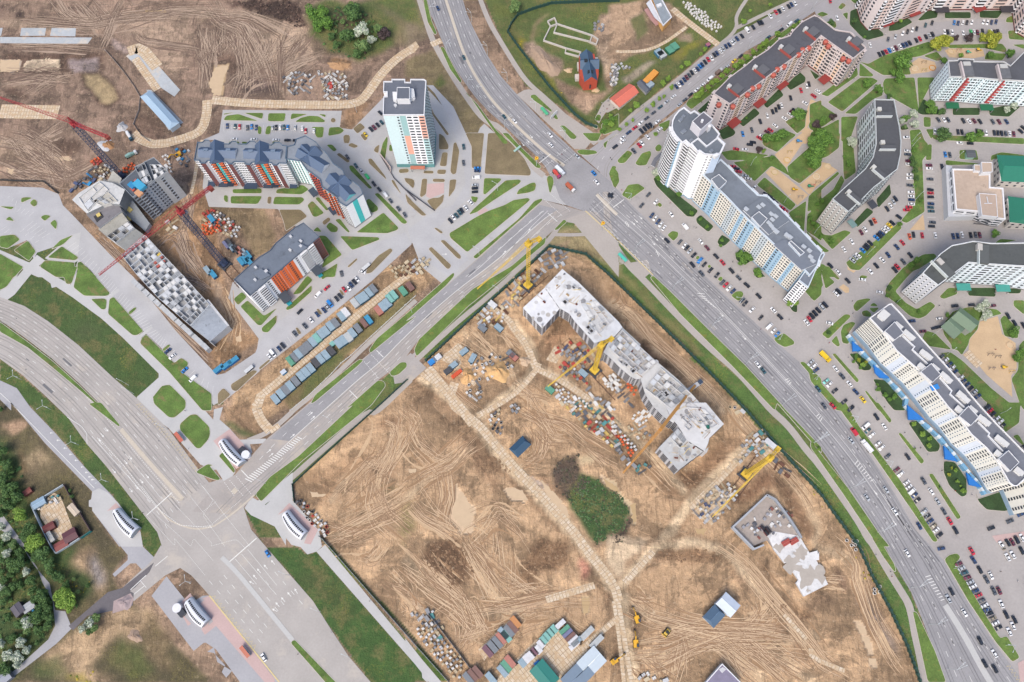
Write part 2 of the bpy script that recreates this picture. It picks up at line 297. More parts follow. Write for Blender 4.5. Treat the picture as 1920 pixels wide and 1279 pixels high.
PT=[((152,128,110),'@p -80,-60 820,-60 820,90 720,205 400,215 380,360 120,350 -80,350',1,3,1,0),((172,147,124),'@00 0,150 500,190 900,150 1300,130 1895,100 1895,180 1200,180 900,260 400,260 0,250',1,2,.6,0),((180,155,132),'@00 1150,170 1700,200 1700,400 1600,700 1300,420 1050,300',1,3,.6,0),(DARK,'@00 0,470 930,455 930,620 560,660 0,650',.4,2,.95,0),((186,168,148),'@00 0,530 180,535 165,635 0,640',.3,0,1,0,.6),((228,205,175),'@00 210,540 530,525 510,625 210,630',.6,0,1,0),((160,144,140),'@00 590,520 880,520 880,640 640,630',.6,1,1,0),(DARK,'@00 690,665 890,640 1100,860 950,975 870,940',.25,1,.8,0),((178,156,118),'@00 715,670 880,660 1060,860 960,945 900,930',.4,1,1,0,.3),(DARK,'@00 0,820 100,800 270,860 260,900 100,870',.6,1,.7,0),((120,98,84),'@00 200,200 700,200 700,225 200,225',.3,1,.8,0),((116,94,82),'@00 560,60 860,160 850,220 560,140',1,2,.6,0),((116,94,82),'@00 0,0 90,10 60,80 0,90',1,2,.8,0),((110,90,80),'@00 140,90 230,90 225,160 170,150',.5,1,.8,0),((118,97,84),'@00 860,320 1100,400 1200,470 1100,500 900,430',1,2,.7,0),((170,150,140),'@00 960,350 1190,440 1200,490 1040,440',.8,1,.9,0),((128,104,88),'@00 1100,1050 1400,1020 1500,1180 1300,1260 1200,1150',1,2,.7,0),((176,150,126),'@01 0,0 500,60 700,260 600,400 0,400',1,3,.6,0),(DARK,'@01 450,80 700,60 760,130 640,240 560,200',.8,2,.7,0),(PUD,'@01 460,210 620,215 630,250 540,250',.5,0,1,0,.8),(PUD,'@01 60,310 130,310 130,370 80,380',.5,0,1,0,.6),((96,76,66),'@10 230,0 820,0 900,140 910,250 820,260 720,190 600,160 440,110 330,60 260,80',.8,1,1,0),((182,158,134),'@10 330,100 620,180 900,280 960,420 1050,500 700,650 620,520 500,330',1,3,.55,0),((128,104,88),'@10 60,490 230,480 350,520 330,700 230,650 200,560 100,600',.6,1,.9,0),((196,168,128),'@10 100,590 240,570 200,720 170,850 90,850 50,750',.5,0,1,0,.7),((112,94,86),'@10 320,660 560,680 620,840 400,850 300,720',.8,2,.7,0),((190,150,110),'@10 1130,530 1300,560 1290,620 1150,620',.5,1,.8,0),((122,104,86),'@10 960,300 1100,420 1230,500 1180,520 1000,470 930,400',.5,1,.9,.3),(LG,'@10 930,60 1100,20 1895,-40 1895,200 1700,400 1400,560 1180,500 930,330',.7,2,1,1),((120,112,84),'@10 1440,20 1895,200 1895,300 1700,200',.5,2,.8,.6),((88,80,64),'@10 1160,90 1300,60 1500,150 1380,240 1200,280 1150,200',.6,2,.8,.5),(DRY,'@10 1740,180 1895,180 1895,420 1700,400',.6,2,.8,.4),((150,120,92),'@10 1240,990 1540,870 1400,980 1390,1050 1300,1150 1230,1130',.6,1,.9,0),((120,100,86),'@10 40,960 180,950 190,1070 190,1279 60,1279',.8,2,.8,0),(LG,'@20 0,0 110,0 200,330 0,400',.7,2,.8,1),((150,130,110),'@20 0,180 100,180 220,330 0,440',.7,2,.8,.2),(DRY,'@20 0,540 250,440 500,820 700,1050 700,1279 600,1279 240,900 180,700 0,690',.3,1,1,.5),(LG,'@20 310,650 400,740 330,800 290,740',.6,1,.9,1),(LG,'@p 861,0 908,0 943,80 985,160 1060,205 1100,235 1150,243 1340,85 1520,0 1520,-60 850,-60',.1,0,1,1),(YG,'@20 760,20 900,60 900,160 780,140 ',1,2,.7,1),((150,140,60),'@20 960,310 1090,420 1400,800 1350,800 1050,470',.8,1,.6,1),((160,148,50),'@20 1000,320 1070,340 1060,420 1010,400',.6,1,.7,1),((170,144,120),'@20 1740,140 1895,60 @30 0,60 350,0 560,20 740,200 640,310 560,330 380,440 0,560 @20 1840,640 1850,800 1700,950 1600,1000 1480,900 1310,680 1560,800 1690,850 1800,820 1740,560 1720,450 1640,380 1690,250',.5,1,1,0),((196,170,142),'@20 1700,400 1895,340 @30 200,380 60,560 0,620 @20 1780,700 1730,560',.6,1,.7,0),((92,118,60),'@20 1690,460 1500,500 1440,560 1300,400 1160,360 1150,200 1300,100 1690,200 1640,380 1690,430',.3,1,.5,1),((176,152,130),'@20 1060,390 1130,350 1180,420 1390,560 1390,640 1290,700 1080,470',.4,1,1,0),((166,146,110),'@20 1100,340 1150,200 1300,100 1300,120 1170,220 1130,350',.3,1,.9,.2),(LG,'@30 190,150 320,100 360,240 480,230 300,350 240,370 200,240',.6,1,.8,1),((176,162,140),'@30 120,700 380,530 440,540 180,740',.4,1,.8,0),((150,132,116),'@30 0,80 340,30 330,90 180,160 180,240 240,340 300,400 0,420',.4,1,1,0),((160,150,50),'@30 560,470 780,350 880,370 700,480 600,540',.8,1,.55,1),((206,180,150),'@30 640,290 760,300 740,360 640,340',.6,1,1,0),((92,120,60),'@p 1060,470 1098,400 1160,446 1226,516 1330,620 1397,690 1465,764 1540,835 1590,915 1648,1003 1708,1110 1773,1285 1773,1400 1700,1400 1690,1100 1450,800 1100,480',.05,0,1,1),((92,120,60),'@p 785,640 890,540 960,500 1030,440 1070,410 1090,440 1030,465 979,512 891,593 799,678',.05,0,1,1),((92,120,60),'@p 470,925 570,850 665,757 754,680 790,700 715,757 583,877 549,910 500,940',.05,0,1,1),(TAN,'@p 549,909 583,877 640,825 716,757 770,706 799,677 891,591 980,511 1030,463 1098,478 1140,515 1281,652 1330,700 1398,770 1478,861 1540,930 1609,1025 1668,1144 1699,1210 1735,1300 1735,1400 842,1400 780,1210 610,1010',.12,0,1,0),((178,156,120),'@21 1280,910 1440,830 1640,900 1895,1180 1895,1279 1700,1100 1280,1000',.6,2,.8,.2),((190,160,130),'@32 860,800 1000,830 1090,900 1230,1050 1420,1240 1300,1230 1050,1040 900,930',.6,2,.9,0),((150,134,90),'@32 60,40 130,60 470,420 800,720 870,830 820,800 430,420 240,220',.3,1,.7,.3),((160,126,96),'@22 1190,620 1560,470 1640,600 1330,740 1210,790',.8,2,.8,0),((140,110,84),'@22 1400,450 1560,560 1700,690 1660,760 1440,560',.6,2,.8,0),((150,120,92),'@22 1250,540 1420,440 1480,520 1350,640',.6,1,.7,0),((176,142,108),'@32 0,180 200,300 560,700 440,830 130,540 0,400',.6,2,.6,0),((146,116,90),'@32 200,540 440,720 640,960 860,1200 780,1100 560,930 420,820 300,700',.8,2,.7,0),((140,112,86),'@32 0,800 200,1000 330,1130 330,1279 150,1279 250,1100 100,900',.6,2,.7,0),((214,186,152),'@32 60,280 150,330 500,720 900,1050 1100,1279 980,1279 560,860 200,480 30,340',.4,1,.8,0),((150,118,90),'@13 1600,100 1780,160 1700,260 1560,240',.8,2,.7,0),((176,142,108),'@13 900,620 1300,400 1500,600 1400,800 1000,800',1.5,3,.6,0),((150,122,94),'@23 300,90 520,100 680,360 560,380 380,250',1.2,3,.7,0),((146,116,88),'@23 680,420 900,520 960,640 700,620',1.2,2,.6,0),((144,114,86),'@23 380,880 460,700 500,700 420,950 380,1050',.8,1,.9,0),(PUD,'@23 470,720 520,790 560,860 620,950 580,1130 500,1120 400,1000 430,860',.8,0,1,0,.8),(PUD,'@23 890,760 960,745 1040,790 1095,880 1050,880 900,820',.5,0,1,0,.8),(PUD,'@23 1180,650 1280,740 1380,850 1460,960 1465,1020 1380,990 1280,880',.4,0,1,0,.8),((188,178,172),'@23 1010,560 1090,600 1280,700 1240,760 1100,660',.8,0,.8,0,.2),((98,82,70),'@23 1420,480 1540,460 1550,620 1650,700 1640,800 1440,860 1330,740 1300,620',.5,1,1,.6),(DG,'@23 1550,620 1740,690 1770,760 1895,800 @33 0,800 60,770 150,850 190,1000 150,1140 60,1170 @24 1700,60 @23 1600,1080 1500,960 1450,850',.4,1,1,1),((205,182,144),'@23 1540,470 1700,440 1700,520 1560,540',.5,1,.9,0,.3),(PUD,'@23 1740,640 1895,740 1895,810 1780,750',.4,0,1,0,.8),((206,182,144),'@33 0,690 70,720 170,860 250,900 260,1090 225,1090 190,960 80,800 0,770',.4,0,1,0,.8),((88,74,62),'@24 1700,100 @33 0,1240 0,1170 100,1160 215,990 225,1080 160,1230 80,1260 @24 1760,70 1700,20',.4,1,1,.2),((160,130,100),'@24 130,180 230,20 520,0 640,300 560,420 380,480',.8,2,.95,0),((168,138,106),'@24 1060,180 1200,0 1450,40 1440,280 1250,300 1200,440 1080,380',1,2,.8,0),((100,100,60),'@24 0,0 60,0 0,100',.5,1,.5,.6),((196,140,116),'@24 1520,180 1640,180 1640,260 1570,360 1510,300',.7,1,.8,0),((200,150,126),'@24 1050,560 1250,480 1250,570 1060,640',.5,1,.8,0),((190,164,126),'@24 1560,530 1640,520 1640,680 1580,690',.4,0,1,0,.4),((160,128,98),'@33 400,440 520,500 700,780 760,800 640,640 820,600 900,500 1100,300 1180,330 1100,400 900,640 760,820',1,3,.7,0),((150,120,92),'@33 1060,760 1250,680 1420,640 1680,820 1895,1180 1895,1279 1640,1040 1460,740 1280,860',.8,2,.8,0),((150,118,88),'@34 400,100 700,100 850,90 1060,150 1000,200 700,230 500,210',1,2,.8,0),((214,190,158),'@34 0,0 560,0 980,50 1250,220 1500,540 1740,880 1740,900 1500,660 1300,440 1000,90 560,60 420,110 160,420 40,460 0,400',.5,1,.8,0),((150,122,94),'@34 1380,180 1430,150 1540,420 1700,600 1820,680 1780,740 1640,700 1500,480',.8,2,.8,0),((156,126,98),'@34 1420,720 1560,760 1580,860 1480,860',.8,2,.8,0),((150,124,98),'@34 1130,920 1300,960 1380,1100 1500,1180 1450,1180 1250,1080',.8,2,.8,0),((150,134,122),'@44 430,380 620,700 750,1000 740,1060 540,760 400,560',.8,2,.7,0),(PUD,'@44 400,770 480,770 500,850 550,980 520,1000 450,870',.6,0,1,0,.7),(PUD,'@44 515,1050 580,1050 580,1130 515,1120',.4,0,1,0,.7),((216,188,156),'@14 1895,550 @24 0,520 250,660 300,760 200,760 0,600',.6,1,.6,0),((178,148,114),'@14 1200,30 1400,60 1350,200 1240,160',.8,2,.7,0),((120,112,70),'@13 1560,730 1700,760 1620,800 1560,770',.8,1,.6,.6),((106,108,62),'@13 1760,1000 1895,960 1895,1150 1800,1100',1,2,.5,.7),((120,116,70),'@23 0,700 60,900 100,1050 20,1200 0,1200',1,2,.6,.7),((170,130,92),'@34 1560,540 1700,600 1850,640 1880,700 1740,660',.6,2,.6,0),((134,104,78),'@24 140,200 240,30 510,10 630,300 560,400 390,470',.8,2,.8,0),((140,110,82),'@24 1080,200 1200,20 1430,40 1430,260 1240,300 1190,420 1090,370',1,2,.8,0),((144,112,84),'@33 600,640 820,620 1000,420 1160,340 1080,430 900,640 740,800',1,2,.8,0),((138,106,80),'@33 1080,760 1260,690 1420,650 1560,740 1480,800 1300,800 1180,900',.8,2,.7,0),((146,114,86),'@33 1560,800 1700,900 1860,1180 1780,1240 1640,1040',.8,2,.7,0),((148,118,90),'@34 1600,1000 1700,700 1780,900 1740,1100',1,2,.6,0),((214,188,154),'@33 700,940 760,960 1000,700 1260,420 1220,390 960,660',.4,1,.8,0),((150,118,90),'@23 560,300 760,420 700,560 900,700 860,740 640,560 520,400',1.2,2,.7,0),((150,120,92),'@23 1500,880 1300,800 1180,620 1250,600 1340,700',.6,1,.6,0),((148,118,92),'@13 1400,560 1560,480 1700,560 1600,680 1450,660',1,2,.6,0),((150,122,96),'@44 0,520 160,480 260,540 180,640 0,660',1,2,.6,0),((144,116,92),'@44 200,200 300,380 330,480 280,480 190,300',.5,1,.8,0),((156,126,98),'@24 640,880 900,980 960,1080 760,1010',1,2,.5,0),((150,122,94),'@22 0,1000 160,1010 400,1279 0,1279',1.2,3,.6,0),((146,116,88),'@33 330,590 420,560 600,760 700,830 560,860 400,700',.8,2,.7,0),((188,156,120),'@12 480,940 1060,500 1500,120 1640,0 @11 1700,1200 1895,1050 @21 0,1060 110,1010 200,1100 320,1190 @22 320,0 310,70 @12 1895,260 1500,620 850,1240 700,1279 @13 560,140 500,260 250,230 @12 250,1150',.3,1,1,0),((110,110,66),'@12 780,1279 660,1100 1150,760 1300,620 1450,440 1600,420 1750,300 1895,200 1895,290 1500,620 1200,860 850,1200',.5,1,.8,.8),((126,108,78),'@12 700,1200 900,1040 1200,830 1200,900 850,1220',.5,1,.7,.4),(LG,'@12 1060,800 1290,760 1300,820 900,1190 850,1160',.5,1,.8,1),((172,138,104),'@01 1640,480 1700,440 1895,620 @12 230,500 480,620 500,660 200,830 130,930 0,850 @02 1895,870 1000,0 @01 830,870 1060,1000 1290,880',.3,1,1,0),((146,118,94),'@02 1020,0 1200,0 1700,500 1895,700 1895,900 1500,480',.2,1,.9,0),((74,98,50),'@p -60,430 60,470 120,440 330,690 400,740 420,760 300,760 250,745 0,557 -60,540',.02,0,1,1),((92,100,66),'@02 640,460 900,480 960,620 800,640 660,620',1.5,4,.6,1),((104,98,62),'@02 380,100 440,120 760,330 700,300',.8,2,.6,1),((96,100,58),'@02 1000,980 1200,960 1180,1080 1040,1060',1.5,3,.5,1),((72,98,46),'@p -60,590 0,601 97,673 200,770 224,802 190,800 100,700 0,640 -60,620',.02,0,1,1),((76,102,50),'@02 0,810 540,1279 @03 620,140 950,560 1300,1000 1430,1150 1440,1279 @04 1440,60 1350,190 @03 1250,1230 1000,820 880,760 640,420 230,0 @02 160,1180 0,1020',.03,0,1,1),((96,88,64),'@02 0,1170 280,1279 @03 100,0 500,460 830,780 830,960 1050,1279 @04 1130,130 1000,330 1060,480 1200,600 1500,900 1895,1279 @14 300,1279 0,1290 @04 -100,1279 @p -60,1000 -60,740',.05,1,1,.6),((184,160,128),'@03 240,400 340,380 400,450 400,560 300,600 230,480',1,2,.8,0),((176,146,118),'@03 0,170 110,140 180,230 60,260',.8,1,.8,0),((140,124,94),'@03 150,300 430,420 560,640 320,740 200,560',1.5,3,.6,.3),((176,150,118),'@04 680,60 870,20 1000,400 900,600 1300,660 1330,860 900,900 840,1060 1000,1279 560,1279 400,1080 640,820 900,560 800,300 600,250',1.2,2,.95,0),((150,142,138),'@04 830,80 910,200 960,400 870,420 820,200',.6,2,.8,0),((96,104,56),'@04 1000,880 1300,960 1400,1200 1200,1279 1000,1100',1.2,2,.8,.9),((150,128,96),'@04 1200,700 1330,700 1500,960 1600,1200 1500,1240 1300,1000',1.2,2,.7,.3),((176,158,60),'@04 600,1200 800,1160 800,1230 620,1279',1,1,.6,1),((84,100,52),'@04 250,1180 560,1060 700,1279 230,1279',1.2,2,.7,1),((72,92,48),'@03 0,300 190,560 200,700 270,880 420,1279 @04 700,60 640,200 840,360 800,480 600,600 450,300 480,740 440,900 80,1279 -100,1279 @03 -100,300',.6,2,1,1),((150,118,86),'@03 120,380 260,560 180,560',.8,1,.4,0),((84,112,50),'@13 1040,1190 1140,1279 @14 1070,0 1895,900 1895,1000 1100,120 @24 0,810 400,1279 200,1279 0,1010',.03,0,1,1),((80,106,52),'@13 430,900 540,900 740,780 730,930 620,990 540,900',.03,0,1,1),((70,100,48),'@13 370,940 650,1100 800,1279 550,1279 380,1100 @14 480,0 740,0 790,60 930,140 1010,120 1895,1130 1895,1400 1490,1279 1130,790 780,330 540,60',.03,0,1,1),((90,88,56),'@14 920,240 1100,230 1180,330 1300,600 1200,640 1000,380',1.5,4,.5,1),((70,100,48),'@24 0,1010 330,1279 0,1279',.03,0,1,1),((150,130,100),'@11 0,650 560,680 640,900 600,1040 440,1100 330,830 130,660',.3,1,1,.2),((150,122,94),'@13 170,60 420,0 440,180 600,300 560,310 380,300 200,160',.3,1,1,.1),((80,100,56),'@13 150,150 330,230 560,310 330,300 230,230',.4,1,.8,1),((92,122,60),'@p 1290,668 1340,712 1398,775 1478,863 1542,932 1565,964 1611,1027 1670,1146 1701,1211 1727,1290 1736,1290 1722,1220 1710,1157 1668,1074 1630,1014 1568,918 1446,770 1400,720 1330,665',.12,0,1,1),((178,150,122),'@30 0,40 340,20 380,60 180,150 200,230 250,360 420,200 640,60 700,200 640,300 300,450 0,600',.6,1,.8,0),((104,110,60),'@43 0,340 @p 1400,705 1460,765 1540,842 1600,930 1650,1010 1650,1030 1590,940 1500,820 1400,720',.2,0,.7,1),]
def smooth_px(P,it=2):
 for _ in range(it):
  Q=[P[0]]
  for(a_,b_),(c_,d_) in zip(P,P[1:]):Q+=[(a_*.75+c_*.25,b_*.75+d_*.25),(a_*.25+c_*.75,b_*.25+d_*.75)]
  P=Q+[P[-1]]
 return P
for t in PT:patch(t[0],t[1],t[2],t[3],t[4],t[5],t[6] if len(t)>6 else 0)
def lane(rgb,s,w_,op=.9,warp=.35):
 P=smooth_px(PX(s)); A_,B_=[],[]
 for i,(x,y) in enumerate(P):
  x0,y0=P[max(0,i-1)]; x1,y1=P[min(len(P)-1,i+1)]; l_=math.hypot(x1-x0,y1-y0) or 1; nx_,ny_=-(y1-y0)/l_*w_/2,(x1-x0)/l_*w_/2; A_.append((x+nx_,y+ny_)); B_.append((x-nx_,y-ny_))
 patch(rgb,A_+B_[::-1],warp,1,op)
LT=(222,196,160); ED=(158,126,96)
for s_,w_ in(('@p 790,700 895,785 929,835 967,880 1024,939 1077,998 1098,1030 1150,1093 1165,1120',30),('@p 1165,1110 1168,1170 1175,1220 1186,1290',36),('@p 1165,1100 1200,1060 1240,1015 1313,920 1404,835',24),('@p 895,780 958,735 1003,700 1000,660 960,600',22),('@p 1010,690 1070,720 1130,770 1203,835 1290,925',18),('@34 380,100 560,30 850,50 1050,120 1250,280 1500,560 1700,860 1760,930',20)):
 lane(ED,s_,w_+9,.6,.8); lane(LT,s_,w_*.8,.85)
for s_,w_ in(('@32 0,330 180,400 400,640 700,900 900,1100 1100,1279 @33 1130,60 1250,260 1450,520 1700,760 1895,1050 @44 0,60 240,100 420,260 480,380',15),('@34 200,560 420,680 800,800 1000,830 1400,830 1895,870',16),('@34 240,1060 560,1030 850,880 1000,850',14),('@34 940,850 1100,980 1300,1180 1400,1279',16),('@34 1050,850 1300,950 1600,1150 1800,1279',16),('@24 0,120 120,280 400,520 560,700',22),('@24 560,650 800,640 1040,610 1280,540',16),('@24 550,20 660,190 780,400 880,580',14),('@13 1895,740 1700,920 1400,1050 1150,1200',12),('@13 1150,850 1350,660 1520,500 1620,560 1730,240',12),('@23 0,830 240,620 400,560 620,380',12),('@22 500,560 640,720 860,820 980,1000',12),('@01 1650,480 1700,700 1620,900 1680,1150 1895,1279 @12 120,240 250,480 220,680',16),('@10 400,140 700,280 760,520 700,860',16),('@00 0,190 800,220 1200,160 1895,120',14),('@01 0,60 300,160 560,400',16)):
 lane((214,186,150) if '@0' not in s_[:3] and '@10' not in s_ else(182,158,134),s_,w_,.6,.7)
ny,nx=gx.shape; nv=nx*ny
me=bpy.data.meshes.new('ground'); me.vertices.add(nv)
gz=np.minimum(0,-.06-.05*vnoise(gx,gy,7,9))*0
me.vertices.foreach_set('co',np.stack([gx,gy,gz],-1).astype(np.float32).ravel())
idx=np.arange(nv).reshape(ny,nx); q=np.stack([idx[:-1,:-1],idx[:-1,1:],idx[1:,1:],idx[1:,:-1]],-1).reshape(-1,4)
me.loops.add(q.size); me.polygons.add(len(q)); me.loops.foreach_set('vertex_index',q.ravel().astype(np.int32))
me.polygons.foreach_set('loop_start',np.arange(0,q.size,4,dtype=np.int32)); me.update(calc_edges=True)
at=me.attributes.new('soil','FLOAT_COLOR','POINT')
rgba=np.ones((nv,4),np.float32); rgba[:,:3]=gc.reshape(-1,3)*KALB; at.data.foreach_set('color',rgba.ravel())
for nm,A in(('grass',GR),('wet',WET)):
 t_=me.attributes.new(nm,'FLOAT','POINT'); t_.data.foreach_set('value',A.astype(np.float32).ravel())
gm=bpy.data.materials.new('soil_and_grass'); gm.use_nodes=True; nt=gm.node_tree; b=nt.nodes['Principled BSDF']; L=nt.links.new
pos=N(nt,'ShaderNodeNewGeometry').outputs['Position']
def noi(sc,det=6,ro=.65,src=None,dist=0):
 n=N(nt,'ShaderNodeTexNoise'); n.inputs['Scale'].default_value=sc; n.inputs['Detail'].default_value=det; n.inputs['Roughness'].default_value=ro; n.inputs['Distortion'].default_value=dist
 L(src or pos,n.inputs['Vector']); return n.outputs['Fac']
def mrange(v,a,b_,c,d):
 n=N(nt,'ShaderNodeMapRange'); L(v,n.inputs[0]);
 for i,q_ in enumerate((a,b_,c,d)):n.inputs[i+1].default_value=q_
 return n.outputs[0]
def mth(op,a,b_):
 n=N(nt,'ShaderNodeMath',operation=op)
 for i,q_ in enumerate((a,b_)):
  if isinstance(q_,(int,float)):n.inputs[i].default_value=q_
  else:L(q_,n.inputs[i])
 return n.outputs[0]
A=lambda nme:N(nt,'ShaderNodeAttribute',attribute_name=nme)
mp=N(nt,'ShaderNodeMapping'); mp.inputs['Scale'].default_value=(1,.25,1); mp.inputs['Rotation'].default_value=(0,0,.7); L(pos,mp.inputs[0])
mp2=N(nt,'ShaderNodeMapping'); mp2.inputs['Scale'].default_value=(.3,1,1); mp2.inputs['Rotation'].default_value=(0,0,.5); L(pos,mp2.inputs[0])
f0=mrange(noi(.035,7,.72),.34,.66,.78,1.22); f1=mrange(noi(.16,9,.72),.32,.68,.74,1.26); f2=mrange(noi(1.1,5,.75),.3,.7,.88,1.12); f3=mrange(noi(.22,8,.75,None,3.0),.3,.7,.88,1.12); f4=f0
g=A('grass').outputs['Fac']; wt=A('wet').outputs['Fac']
dk=mrange(noi(.03,12,.68,None,.8),.5,.54,1.04,.64); lt=mrange(noi(.055,12,.68,mp2.outputs[0],1.2),.52,.55,1.0,1.24); fd=mrange(noi(.22,9,.7,mp.outputs[0],1.5),.53,.57,1.0,.74)
soilf=mth('MULTIPLY',mth('MULTIPLY',mth('MULTIPLY',f1,f2),mth('MULTIPLY',f3,f4)),mth('MULTIPLY',mth('MULTIPLY',dk,lt),fd))
grf=mth('MULTIPLY',mth('MULTIPLY',mrange(noi(.12,8,.75),.3,.7,.74,1.26),mrange(noi(1.6,4,.7),.3,.7,.8,1.2)),mrange(noi(.4,8,.8),.35,.65,.86,1.14))
def mixf(f,a,b_):
 n=N(nt,'ShaderNodeMix');
 for i,q_ in((0,f),(2,a),(3,b_)):
  if isinstance(q_,(int,float)):n.inputs[i].default_value=q_
  else:L(q_,n.inputs[i])
 return n.outputs[0]
fac=mixf(wt,mixf(g,soilf,grf),1.0)
vm=N(nt,'ShaderNodeVectorMath',operation='SCALE'); L(A('soil').outputs['Color'],vm.inputs[0]); L(fac,vm.inputs['Scale'])
yl=mth('MULTIPLY',mth('MULTIPLY',mrange(noi(.045,3,.5),.54,.62,0,1),mrange(noi(.9,4,.8),.5,.6,0,1)),g)
mx=N(nt,'ShaderNodeMix',data_type='RGBA'); L(mth('MULTIPLY',yl,.42),mx.inputs[0]); L(vm.outputs[0],mx.inputs[6]); mx.inputs[7].default_value=(.30,.25,.045,1)
dr=N(nt,'ShaderNodeMix',data_type='RGBA'); L(mth('MULTIPLY',mth('MULTIPLY',mrange(noi(.07,9,.75),.49,.58,0,.75),mrange(noi(.8,6,.8),.4,.6,.3,1)),g),dr.inputs[0]); L(mx.outputs[2],dr.inputs[6]); dr.inputs[7].default_value=(*alb((134,122,80)),1); mx=dr
cr=mth('MULTIPLY',mth('MULTIPLY',mrange(noi(.35,9,.8),.56,.63,0,1),mth('SUBTRACT',1.0,g)),mth('SUBTRACT',1.0,wt))
m2=N(nt,'ShaderNodeMix',data_type='RGBA'); L(mth('MULTIPLY',cr,.45),m2.inputs[0]); L(mx.outputs[2],m2.inputs[6]); m2.inputs[7].default_value=(*alb((228,203,170)),1)
L(m2.outputs[2],b.inputs['Base Color']); L(mrange(wt,0,1,.92,.32),b.inputs['Roughness'])
bp=N(nt,'ShaderNodeBump'); bp.inputs['Strength'].default_value=.8; bp.inputs['Distance'].default_value=1.0
L(mth('MULTIPLY',mth('ADD',mth('MULTIPLY',noi(.5,8,.7),1.2),noi(.2,6,.6,mp.outputs[0],2)),mth('SUBTRACT',1.0,wt)),bp.inputs['Height']); L(bp.outputs[0],b.inputs['Normal'])
me.materials.append(gm)
go=bpy.data.objects.new('ground',me); COL.objects.link(go); tag(go,kind='structure')
mb=MB(); far=mat('far_field',(112,118,78),.95,.3,.05,.3)
X0,X1,Y0,Y1=GX[0],GX[-1],GY[0],GY[-1]; R_=4000
for(a0,b0,a1,b1) in((-R_,-R_,R_,Y0),(-R_,Y1,R_,R_),(-R_,Y0,X0,Y1),(X1,Y0,R_,Y1)):mb.face([(a0,b0,0),(a1,b0,0),(a1,b1,0),(a0,b1,0)],far)
tag(mb.build('terrain'),kind='structure')
# ================================================================ sheets laid on the ground
class Layer:
 def __init__(s,name,m,z,kind='structure'):s.mb=MB(); s.name=name; s.m=m; s.z=z; s.n=0; s.kind=kind
 def add(s,st,m=None,sm=False):
  for q_ in st.split('|'):
   if not q_.strip():continue
   s.pts([(p.x,p.y) for p in GP(q_)],m)
 def pts(s,P,m=None):
  s.n+=1; z=s.z+(s.n%8)*.004
  vs,_,fs,_,_,_=cdt([Vector(p) for p in P],[],[list(range(len(P)))],1,1e-4)
  for f in fs:
   q_=[(vs[i].x,vs[i].y,z) for i in f]
   if area(q_)<0:q_=q_[::-1]
   s.mb.face(q_,m or s.m)
 def done(s):
  if s.mb.v:tag(s.mb.build(s.name),kind=s.kind)
asph=mat('asphalt',(159,158,160),.9,.1,.8,.1,spots=((160,158,158),.12,.58))
asph_old=mat('asphalt_old',(176,170,165),.9,.07,.9,.08,spots=((192,182,170),.06,.52))
asph_left=mat('asphalt_left',(182,177,172),.9,.06,.8,.07,spots=((196,188,178),.05,.55))
lot=mat('yard_asphalt',(176,171,168),.9,.07,.7,.08,spots=((158,153,152),.1,.6))
conc=mat('paving_pale',(188,187,186),.9,.06,.9,.07,spots=((174,172,170),.1,.6))
pathm=mat('footpath',(182,175,168),.9,.07,.8,.05)
slabm=mat('kerb_stone',(205,198,188),.85,.08,1.5)
paint=mat('road_paint',(238,238,234),.7,.12,2.0)
lawn=mat('lawn',(98,126,60),.95,.3,1.4,.3,spots=((128,122,78),.12,.54),bump=.5)
lawn2=mat('lawn_fresh',(104,130,62),.95,.28,1.3,.25,spots=((136,130,66),.22,.57),bump=.5)
lawnd=mat('lawn_deep',(54,80,44),.95,.3,1.2,.3,bump=.5)
dry=mat('dry_grass',(134,120,92),.95,.2,1.2,.2,spots=((108,112,66),.4,.6),bump=.4)
sand=mat('playground_sand',(212,184,148),.95,.08,1.2,.08,spots=((190,165,130),.3,.6))
# ---------------------------------------------------------------- yards and roads
yard=Layer('yard_pavement',lot,.03)
yard.add('@p 1095,390 1118,330 1150,300 1230,240 1290,190 1345,165 1365,150 1545,24 1600,-20 1620,-60 2200,-60 2300,1400 1960,1400 1920,1279 1868,1212 1832,1157 1792,1093 1771,1053 1716,993 1680,930 1621,839 1573,770 1540,728 1500,680 1452,639 1380,572 1302,499 1250,447 1190,390 1158,356')
newq=Layer('block_pavement',conc,.03)
newq.add('@p 418,206 641,208 637,240 660,243 722,180 790,160 806,172 845,215 885,275 900,240 908,232 998,313 1040,340 1062,385 1018,375 895,485 870,520 845,545 790,500 773,455 726,500 697,527 601,606 485,696 430,745 400,760 375,715 407,703 422,700 481,660 485,635 428,559 436,530 560,430 530,400 520,392 392,388 380,350 385,300 392,270 410,255')
yard2=Layer('parking_pavement',mat('car_park_pale',(186,186,188),.9,.06,.9,.08),.065)
yard2.add('@p -80,352 0,349 80,352 110,364 118,385 135,402 169,438 211,482 251,520 274,551 329,620 400,696 407,703 422,700 481,660 487,696 430,745 408,742 400,741 388,742 367,729 @02 1450,740 1270,570 970,250 830,70 770,0 @01 840,1260 590,1030 560,990 480,1010 330,1060 300,1120 240,950 100,1010 0,1010 -380,900'); yard2.add('@p 485,694 479,661 494,624 549,584 591,553 629,521 640,488 661,469 720,450 760,436 772,458 726,500 697,527 601,606'); yard2.add('@p 845,522 800,490 770,452 765,430 800,405 850,384 873,345 868,300 855,262 840,215 815,175 800,160 812,160 850,200 885,275 884,320 880,370 850,395 820,430 880,485 862,500')
yard2.add('@10 180,1085 1000,1090 1215,1125 1230,1190 1400,1120 1600,870 1630,1060 1450,1279 @11 1500,110 1560,180 1895,560 1895,720 1600,440 1250,110 1000,60 0,60 @10 150,1180')
road=Layer('road',asph,.10)
Wn='801,0 808,27 823,63 838,99 855,131 872,156 891,182 916,209 942,232 968,258 1000,287 1022,312'
